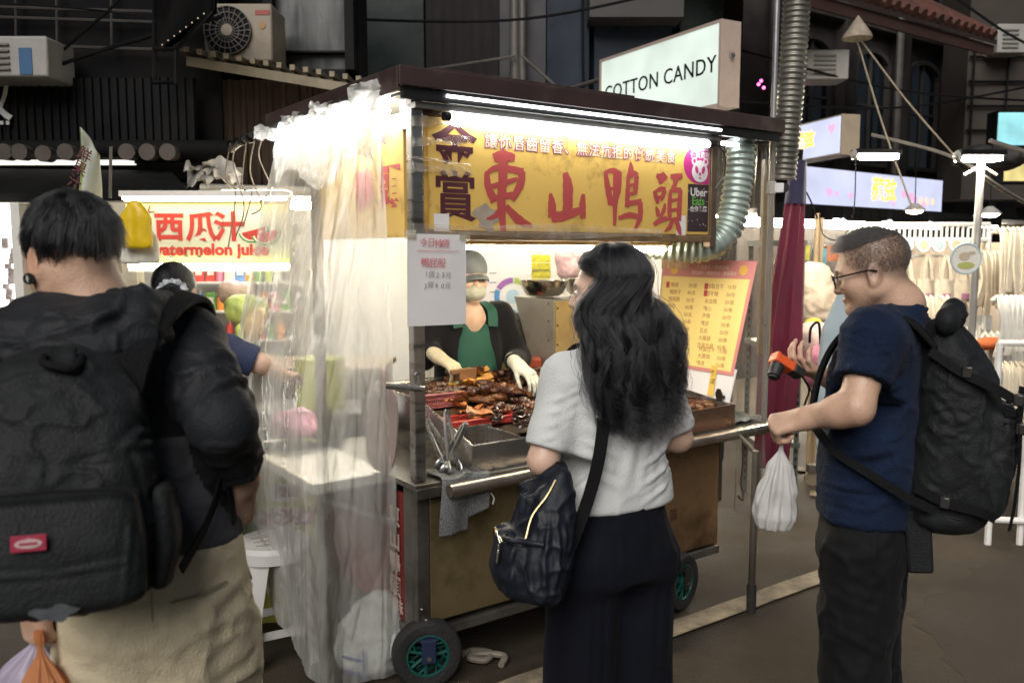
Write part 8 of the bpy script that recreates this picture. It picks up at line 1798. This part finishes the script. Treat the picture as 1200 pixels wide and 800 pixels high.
# cropped sides, longer on top combed forward
def rroot(p, u):
    if p[2] > .075 and u[1] < .82: return 1.0
    return 0
def rdir(q, n0, t, rng):
    v = nm((.10, .75, 0)) + n0 * (.55 - .75 * t) + nm((0, 0, -.1)) + rng.normal(size=3) * .09; return v / np.linalg.norm(v)
HR = RM_ @ HMr
A1 = scalp_strands(HR, 3400, .030, rroot, rdir, 6, 4)
def rroot2(p, u):
    if p[2] > .02 and u[1] < .68: return .9
    if p[2] > -.035 and u[1] < .30: return .75
    return 0
def rdir2(q, n0, t, rng): v = n0 * .6 + nm((0, -.2, -.5)) + rng.normal(size=3) * .15; return v / np.linalg.norm(v)
A2 = scalp_strands(HR, 9000, .0065, rroot2, rdir2, 6, 6)
hair('hair', np.concatenate([A1, A2]), .00034, hair_grey, rman, .4)
glm = mat('glasses_black', (.012, .012, .014), .25, spec=.6); g = MB(RM_ @ HMr)
for s_ in (-1, 1):
    g.tube([(s_ * .033 + .026 * math.copysign(abs(math.cos(a)) ** .7, math.cos(a)), .104 - abs(math.cos(a)) * 0 - .010 * ((s_ * .033 + .026 * math.cos(a)) / .06) ** 2, -.002 + .019 * math.copysign(abs(math.sin(a)) ** .7, math.sin(a))) for a in np.linspace(0, 2 * math.pi, 29)[:-1]], .0019, 6, closed=True)
    g.tube(smooth_path([(s_ * .059, .094, .008), (s_ * .074, .06, .007), (s_ * .080, .0, .004), (s_ * .080, -.022, -.004)], 5), .0023, 6)
g.tube([(-.008, .105, .004), (0, .107, .006), (.008, .105, .004)], .0018, 6); gl_ = g.build('glasses', glm, rman)
lens = bpy.data.materials.new('lens'); lens.use_nodes = True; n_ = lens.node_tree.nodes; n_.remove(n_['Principled BSDF']); a_ = n_.new('ShaderNodeBsdfTransparent'); b_ = n_.new('ShaderNodeBsdfGlossy'); b_.inputs[1].default_value = .05; m_ = n_.new('ShaderNodeMixShader'); m_.inputs[0].default_value = .08; lens.node_tree.links.new(a_.outputs[0], m_.inputs[1]); lens.node_tree.links.new(b_.outputs[0], m_.inputs[2]); lens.node_tree.links.new(m_.outputs[0], n_['Material Output'].inputs[0])
for s_ in (-1, 1):
    g = MB(RM_ @ HMr @ frame((s_ * .033, .1035, -.002), (1, 0, 0), (0, 0, 1))); g.prism([(.025 * math.copysign(abs(math.cos(a)) ** .7, math.cos(a)), .018 * math.copysign(abs(math.sin(a)) ** .7, math.sin(a))) for a in np.linspace(0, 6.28, 24)[:-1]], .0006); g.build('lens', lens, gl_, smooth=0)
# his big backpack
PR = RM_ @ T(-.01, -.190, .875) @ Matrix.Rotation(R(3), 4, 'X') @ Matrix.Diagonal((.82, .78, .98, 1))
bp2 = thing('backpack', 'large black tactical backpack with straps and buckles on the back of the man with glasses', 'backpack', tuple(PR.translation))
S = Sdf(); S.loft([(.0, 0, .03, .115, .085), (.03, 0, .01, .145, .125), (.14, 0, -.0, .155, .125), (.30, 0, -.0, .155, .125), (.40, 0, .015, .150, .110), (.47, 0, .045, .135, .080), (.54, 0, .075, .11, .045)], n=3.0, rnd=.03)
S.loft([(.06, 0, -.115, .12, .04), (.18, 0, -.127, .128, .05), (.30, 0, -.125, .122, .048), (.34, 0, -.115, .11, .03)], k=.012, n=3, rnd=.015)
pf = [([(-.15, -.10, .36), (-.155, .0, .38), (-.14, .08, .42)], .006, .006), ([(-.155, -.13, .05), (-.165, -.10, .25), (-.14, -.09, .40)], .006, .008)]
for k in range(18): z = rr.uniform(.04, .48); pf.append(([(-.15, .08, z), (-.165, 0, z + rr.uniform(-.06, .04)), (-.15, -.11, z + rr.uniform(-.05, .06))], rr.uniform(.006, .010), rr.uniform(.003, .008)))
fields('main_bag', [(S, (-.22, -.25, -.02), (.22, .17, .60), .0062)], [pack_m], bp2, PR, folds=pf, noise=[((9, 9, 7), .006), ((11, 11, 12), .007, 1), ((24, 24, 20), .0015)])
S = Sdf(); S.chain([(-.13, .055, .545), (0, .05, .555), (.13, .055, .545)], [.034, .038, .034], .02); fields('rolled_top', [(S, (-.19, -.0, .48), (.19, .12, .62), .006)], [pack_m], bp2, PR, folds=[([(-.12, .015, .55), (0, .012, .56), (.12, .015, .55)], .006, .006)], noise=[((18, 18, 18), .004)])
g = MB(PR)
for k in range(6): z = .20 + k * .034; g.strap([(-.118, -.130, z), (-.112, -.158, z + .002), (-.06, -.176, z + .003), (.06, -.176, z + .003), (.112, -.158, z)], .020, .004, Vector((-.3, -1, 0)))
g.build('webbing_rows', strapm, bp2)
g = MB(PR); g.strap(smooth_path([(-.15, .09, .47), (-.165, .0, .43), (-.158, -.09, .40), (-.13, -.145, .375)], 5), .024, .004, Vector((-1, -.3, .2))); g.strap(smooth_path([(-.155, .09, .12), (-.172, .0, .10), (-.158, -.09, .09), (-.12, -.140, .07)], 5), .024, .004, Vector((-1, -.3, 0))); g.strap(smooth_path([(-.10, -.165, .36), (-.105, -.178, .28), (-.10, -.185, .20), (-.095, -.185, .10), (-.09, -.18, .04)], 5), .018, .003, Vector((-.4, -1, 0))); g.build('compression_strap', strapm, bp2)
bk_m = mat('buckle_dark', (.03, .028, .026), .3, spec=.6)
for p in ((-.168, -.02, .43), (-.175, .0, .10), (-.105, -.178, .30), (-.11, -.162, .37)): g = MB(PR); g.box(p, (.014, .03, .03)); g.build('buckle', bk_m, bp2, bevel=.004)
g = MB(RM_); g.strap(smooth_path([(-.105, -.155, 1.345), (-.115, -.09, 1.410), (-.118, -.01, 1.418), (-.120, .07, 1.36), (-.125, .115, 1.26), (-.14, .13, 1.14)], 6), .055, .013, [Vector((0, -1, 1)).lerp(Vector((0, 1, .5)), i / 30) for i in range(31)]); g.build('shoulder_strap', strapm, bp2, bevel=.004)
g = MB(RM_); g.strap(smooth_path([(.105, -.155, 1.345), (.115, -.09, 1.410), (.118, -.01, 1.418), (.120, .07, 1.36), (.125, .115, 1.26), (.14, .13, 1.14)], 6), .055, .013, [Vector((0, -1, 1)).lerp(Vector((0, 1, .5)), i / 30) for i in range(31)]); g.build('shoulder_strap', strapm, bp2, bevel=.004)
g = MB(RM_); g.strap(smooth_path([(-.15, .12, 1.13), (-.192, .06, 1.08), (-.198, -.03, 1.03), (-.172, -.12, .975), (-.15, -.17, .95)], 5), .022, .0035, Vector((-1, .1, .2))); g.build('webbing_strap', strapm, bp2)
g = MB(frame(at(1077, 634, 2.10), (.9, -.25, .08), (0, 0, 1))); g.box((0, 0, 0), (.062, .165, .02)); g.build('hanging_flap', pack_m, bp2, bevel=.008)
# the white bag in his left hand and the orange device in his right
fist = Vector(RM_ @ (fa_ @ Vector((.075, 0, -.03))))
carrier('plastic_bag', 'white plastic bag of food hanging from the left hand of the man with glasses', fist + V3(0, 0, .01), fist + V3(-.012, .02, -.265), .105, bag_plastic('bag_white', (.74, .73, .72), .06), 9, nfold=7, knot=.16, amp=.13, depth=.75)
dv = Vector(RM_ @ Vector(lr(918, 426, 2.37))); DM = frame(dv, (1, .15, -.62), None, (-.5, -.5, -.75))
t = thing('camera_gadget', 'small orange and black hand-held device in the right hand of the man with glasses', 'device', dv)
g = MB(DM); g.box((-.004, 0, 0), (.066, .042, .028)); g.build('body', mat('device_orange', (.72, .11, .03), .4, var=.05), t, smooth=0, bevel=.005)
g = MB(DM); g.box((.046, 0, .0), (.036, .04, .026)); g.build('grip', mat('device_black', (.02, .02, .02), .5), t, smooth=0, bevel=.005)
g = MB(DM); g.lathe([(.019, .0), (.0195, .018), (.017, .022), (.018, .038), (.013, .039), (.013, .045), (.0, .045)], 20, T(-.016, 0, .013)); ln = g.build('lens_barrel', mat('device_black', (.02, .02, .02), .5), t)
g = MB(DM); g.box((-.03, 0, -.012), (.012, .036, .012)); g.build('top_plate', mat('device_orange', (.72, .11, .03)), t, smooth=0, bevel=.003)
g = MB(); q = DM @ Vector((.064, 0, 0)); g.tube(smooth_path([q, q + V3(.02, -.01, -.04), q + V3(.012, 0, -.09), q + V3(.022, 0, -.14)], 6), .0028, 6); g.tube(smooth_path([q, q + V3(.03, -.005, -.05), q + V3(.024, 0, -.10), q + V3(.022, 0, -.14)], 6), .0022, 6); g.build('wrist_cord', strapm, t)

# ------------------------------------------------------------------ the vendor behind the counter
VM = pose(-.215, 4.17, R(180 + 24)); lv = to_local(VM)
ven = thing('person', 'vendor in a grey cap, face mask and green apron behind the food tray', 'person', (-.215, 4.17, 0))
HMv = T(0, .03, 1.455) @ Matrix.Rotation(R(-9), 4, 'X')
S = Sdf(); head_shape(S, HMv, True); S.chain([HMv @ Vector((0, -.02, -.05)), (0, -.02, 1.33), (0, -.02, 1.26)], [.048, .052, .10], .03)
S.ell((0, .055, 1.25), (.07, .05, .09), .03)
fields('body', [(S, (-.16, -.16, 1.15), (.16, .2, 1.62), .0055)], [skin_f, eye_white, eye_dark], ven, VM, attr=head_tint(HMv, True), extra=eyes(VM @ HMv))
card = mat('cardigan_black', (.010, .010, .013), .85, spec=.12, var=.15, bump=.3, bscale=300, sheen=.1); apr = mat('apron_green', (.014, .085, .062), .75, var=.12, scale=10, bump=.2, bscale=300); glove_m = mat('glove_cream', (.66, .58, .42), .8, var=.12, scale=20, bump=.4, bscale=240)
vl_s, vr_s = nm((-.17, 0, 1.27)), nm((.17, 0, 1.27))
gl_hand = lv(607, 428, 3.93); gr_hand = lv(513, 418, 3.93)       # picture-right and picture-left hand
vl_e = nm((-.25, .05, 1.05)); vr_e = nm((.25, .06, 1.08))
B = Sdf(); B.loft([(.72, 0, 0, .175, .125), (.95, 0, 0, .170, .120), (1.10, 0, 0, .172, .118), (1.22, 0, -.005, .175, .105), (1.28, 0, -.01, .14, .085), (1.325, 0, -.02, .075, .06)], n=2.4, rnd=.012)
B.chain([vl_s + nm((.05, 0, 0)), vl_s, vl_e, gl_hand - nm((0, .06, -.01))], [.062, .062, .055, .042], .035); B.chain([vr_s + nm((-.05, 0, 0)), vr_s, vr_e, gr_hand - nm((0, .05, -.02))], [.062, .062, .055, .042], .035)
B.ell((0, .13, 1.285), (.055, .09, .10), .01, sub=True)
fields('cardigan', [(B, (-.42, -.2, .70), (.42, .42, 1.36), .0075)], [card], ven, VM, noise=[((9, 9, 7), .005)])
Ap = Sdf(); Ap.loft([(.60, 0, .015, .165, .128), (.95, 0, .015, .150, .122), (1.10, 0, .014, .128, .120), (1.18, 0, .012, .105, .112), (1.235, 0, .008, .098, .098)], n=2.4, rnd=.01); Ap.plane((0, .03, 0), (0, -1, 0), .01); Ap.ell((0, .14, 1.25), (.05, .1, .06), .01, sub=True)
ap = fields('apron', [(Ap, (-.2, -.02, .58), (.2, .18, 1.26), .007)], [apr], ven, VM, noise=[((8, 8, 5), .004)])
for s_ in (-1, 1): g = MB(VM); g.strap(smooth_path([(s_ * .088, .105, 1.22), (s_ * .095, .07, 1.30), (s_ * .07, .0, 1.335), (s_ * .05, -.06, 1.31)], 5), .05, .006, [Vector((0, 1, .2)).lerp(Vector((0, -.3, 1)), i / 15) for i in range(16)]); g.build('apron_strap', apr, ap, bevel=.002)
Q = Sdf(); Q.loft([(.04, 0, 0, .15, .11), (.5, 0, 0, .155, .115), (.75, 0, 0, .17, .122)], n=2.4); fields('trousers', [(Q, (-.2, -.16, .02), (.2, .16, .78), .012)], [blk], ven, VM)
Sg = Sdf(); hand_shape(Sg, frame(gr_hand, lv(541, 436, 3.86) - gr_hand, None, (0, .2, 1)), 1, (.55, .7, .5), (.4, .5), scale=1.12); Sg.cap(gr_hand - nm((0, .07, -.02)), gr_hand, .034, .03, .02)
fields('glove', [(Sg, gr_hand - .2, gr_hand + .2, .004)], [glove_m], ven, VM)
Sg = Sdf(); hand_shape(Sg, frame(gl_hand, lv(625, 442, 3.85) - gl_hand, None, (0, .2, 1)), -1, (.5, .6, .4), (.4, .5), scale=1.05); Sg.cap(gl_hand - nm((0, .07, -.02)), gl_hand, .034, .03, .02)
fields('glove', [(Sg, gl_hand - .2, gl_hand + .2, .004)], [mat('glove_white', (.62, .62, .54), .8, var=.15, bump=.4, bscale=240)], ven, VM)
capm = mat('cap_grey', (.16, .175, .19), .8, var=.12, scale=16, bump=.3, bscale=300)
S = Sdf(); S.ell((0, -.012, .042), (.083, .102, .092), 0); S.plane((0, 0, .026), (0, -.12, -1), .006); cp = fields('cap', [(S, (-.12, -.14, -.02), (.12, .14, .17), .005)], [capm], ven, VM @ HMv)
g = MB(VM @ HMv); g.grid(lambda a, b: ((a - .5) * .15 * (1 - .25 * b * b), .072 + .075 * b - .10 * (a - .5) ** 2 * 1.6, .040 - .016 * b - .10 * (a - .5) ** 2), 16, 6); o = g.build('brim', capm, cp, smooth=80); o.modifiers.new('thick', 'SOLIDIFY').thickness = .004
S = Sdf(); S.ell((0, .050, -.060), (.064, .062, .046), 0); S.ell((0, .088, -.048), (.026, .026, .026), .03); mk = fields('mask', [(S, (-.1, -.05, -.13), (.1, .15, .02), .005)], [mat('mask_sage', (.46, .47, .40), .8, var=.08, scale=14)], ven, VM @ HMv, folds=[([(-.05, .10, -.05), (0, .115, -.05), (.05, .10, -.05)], .004, .003), ([(-.05, .09, -.07), (0, .108, -.072), (.05, .09, -.07)], .004, .003)])
S = Sdf(); S.ell((0, -.03, .0), (.078, .085, .085), 0); S.plane((0, .02, 0), (0, 1, .0), .01); fields('hair', [(S, (-.12, -.14, -.1), (.12, .1, .1), .007)], [under_hair], ven, VM @ HMv)
q = Vector(VM @ Vector(lv(541, 438, 3.84))); g = MB(T(*q) @ rotz(R(25))); g.box((.03, 0, .0), (.085, .012, .052)); g.box((-.03, 0, .012), (.05, .016, .02)); t = thing('food_scraper', 'small brown wooden scraper in the cream glove of the vendor', 'scraper', q); g.build('blade', mat('scraper_brown', (.22, .11, .05), .5, var=.25), t, smooth=0, bevel=.004)

# ------------------------------------------------------------------ the woman at the juice stall, seen from behind
QM = pose(-1.225, 3.12, R(4)); 
jw = thing('person', 'woman in a navy T-shirt with tied black hair facing the juice stall', 'person', (-1.225, 3.12, 0))
HMj = T(-.015, .02, 1.425) @ Matrix.Rotation(R(-8), 4, 'X')
S = Sdf(); head_shape(S, HMj, True); S.chain([HMj @ Vector((0, -.02, -.05)), (0, -.02, 1.30), (0, -.01, 1.22)], [.046, .048, .08], .03); j_s, j_e, j_w = nm((.165, 0, 1.215)), nm((.285, .02, 1.165)), nm((.33, .22, 1.09))
S.chain([j_s, j_e, j_w], [.045, .040, .028], .012); Sa = Sdf(); hand_shape(Sa, frame(j_w, (.3, .9, -.1), None, (0, 0, 1)), 1, (.4, .5, .3), (.5, .3), scale=.9)
fields('body', [(S, (-.2, -.17, 1.05), (.52, .2, 1.57), .0055), (Sa, j_w - .18, j_w + .22, .004)], [skin_f, eye_white, eye_dark], jw, QM, attr=head_tint(HMj, True), extra=eyes(QM @ HMj))
B = Sdf(); B.loft([(.78, 0, 0, .165, .12), (1.0, 0, 0, .160, .115), (1.15, 0, 0, .172, .108), (1.21, 0, -.005, .155, .092), (1.26, 0, -.01, .08, .065)], n=2.4, rnd=.012); B.chain([j_s + nm((-.05, 0, 0)), j_s, j_s + (j_e - j_s) * .95], [.062, .062, .062], .035); B.fn(lambda p: np.maximum(-((p - (j_s + (j_e - j_s) * .88)) @ ((j_e - j_s) / np.linalg.norm(j_e - j_s))), np.linalg.norm(p - (j_s + (j_e - j_s) * .9), axis=1) - .12), .006, True); B.chain([(-.12, 0, 1.21), (-.19, .02, 1.12), (-.20, .06, 1.0)], [.06, .06, .055], .035)
fields('t_shirt', [(B, (-.3, -.2, .76), (.42, .2, 1.28), .0075)], [mat('tee_blue', (.022, .032, .085), .8, var=.12, bump=.3, bscale=300)], jw, QM, noise=[((9, 9, 7), .005), ((24, 24, 24), .0015)])
Q = Sdf(); Q.loft([(.04, 0, 0, .14, .10), (.5, 0, 0, .15, .11), (.82, 0, 0, .165, .122)], n=2.4); fields('trousers', [(Q, (-.2, -.16, .02), (.2, .16, .84), .012)], [blk], jw, QM)
def jroot(p, u): return 1.0 if (p[2] > -.02 and u[1] < .6) or p[2] > .05 else 0
def jdir(q, n0, t, rng):
    tgt = nm((.03, -.115, .0)); d = tgt - q; d /= np.linalg.norm(d) + 1e-6; v = d + n0 * (.25 - .3 * t) + rng.normal(size=3) * .04; return v / np.linalg.norm(v)
hair('hair', scalp_strands(QM @ HMj, 3500, .11, jroot, jdir, 9, 8), .0006, hair_black, jw)
S = Sdf(); S.ell((0, -.013, .036), (.0745, .093, .082), 0); S.plane((0, 0, -.02), (0, .5, -1), .01); S.plane((0, .06, 0), (0, 1, -.3), .01); S.ell((.03, -.125, -.005), (.035, .03, .035), .015); fields('hair_base', [(S, (-.12, -.18, -.08), (.12, .1, .14), .006)], [under_hair], jw, QM @ HMj)
g = MB(QM @ HMj @ T(.03, -.118, .0)); g.tube([(.042 * math.cos(a), -.012 * math.sin(a * 7) * .4, .032 * math.sin(a)) for a in np.linspace(0, 2 * math.pi, 40)[:-1]], [.013 + .004 * math.sin(k * 2.1) for k in range(39)], 8, closed=True); g.build('scrunchie', mat('scrunchie_grey', (.42, .45, .48), .8, var=.5, scale=40), jw)
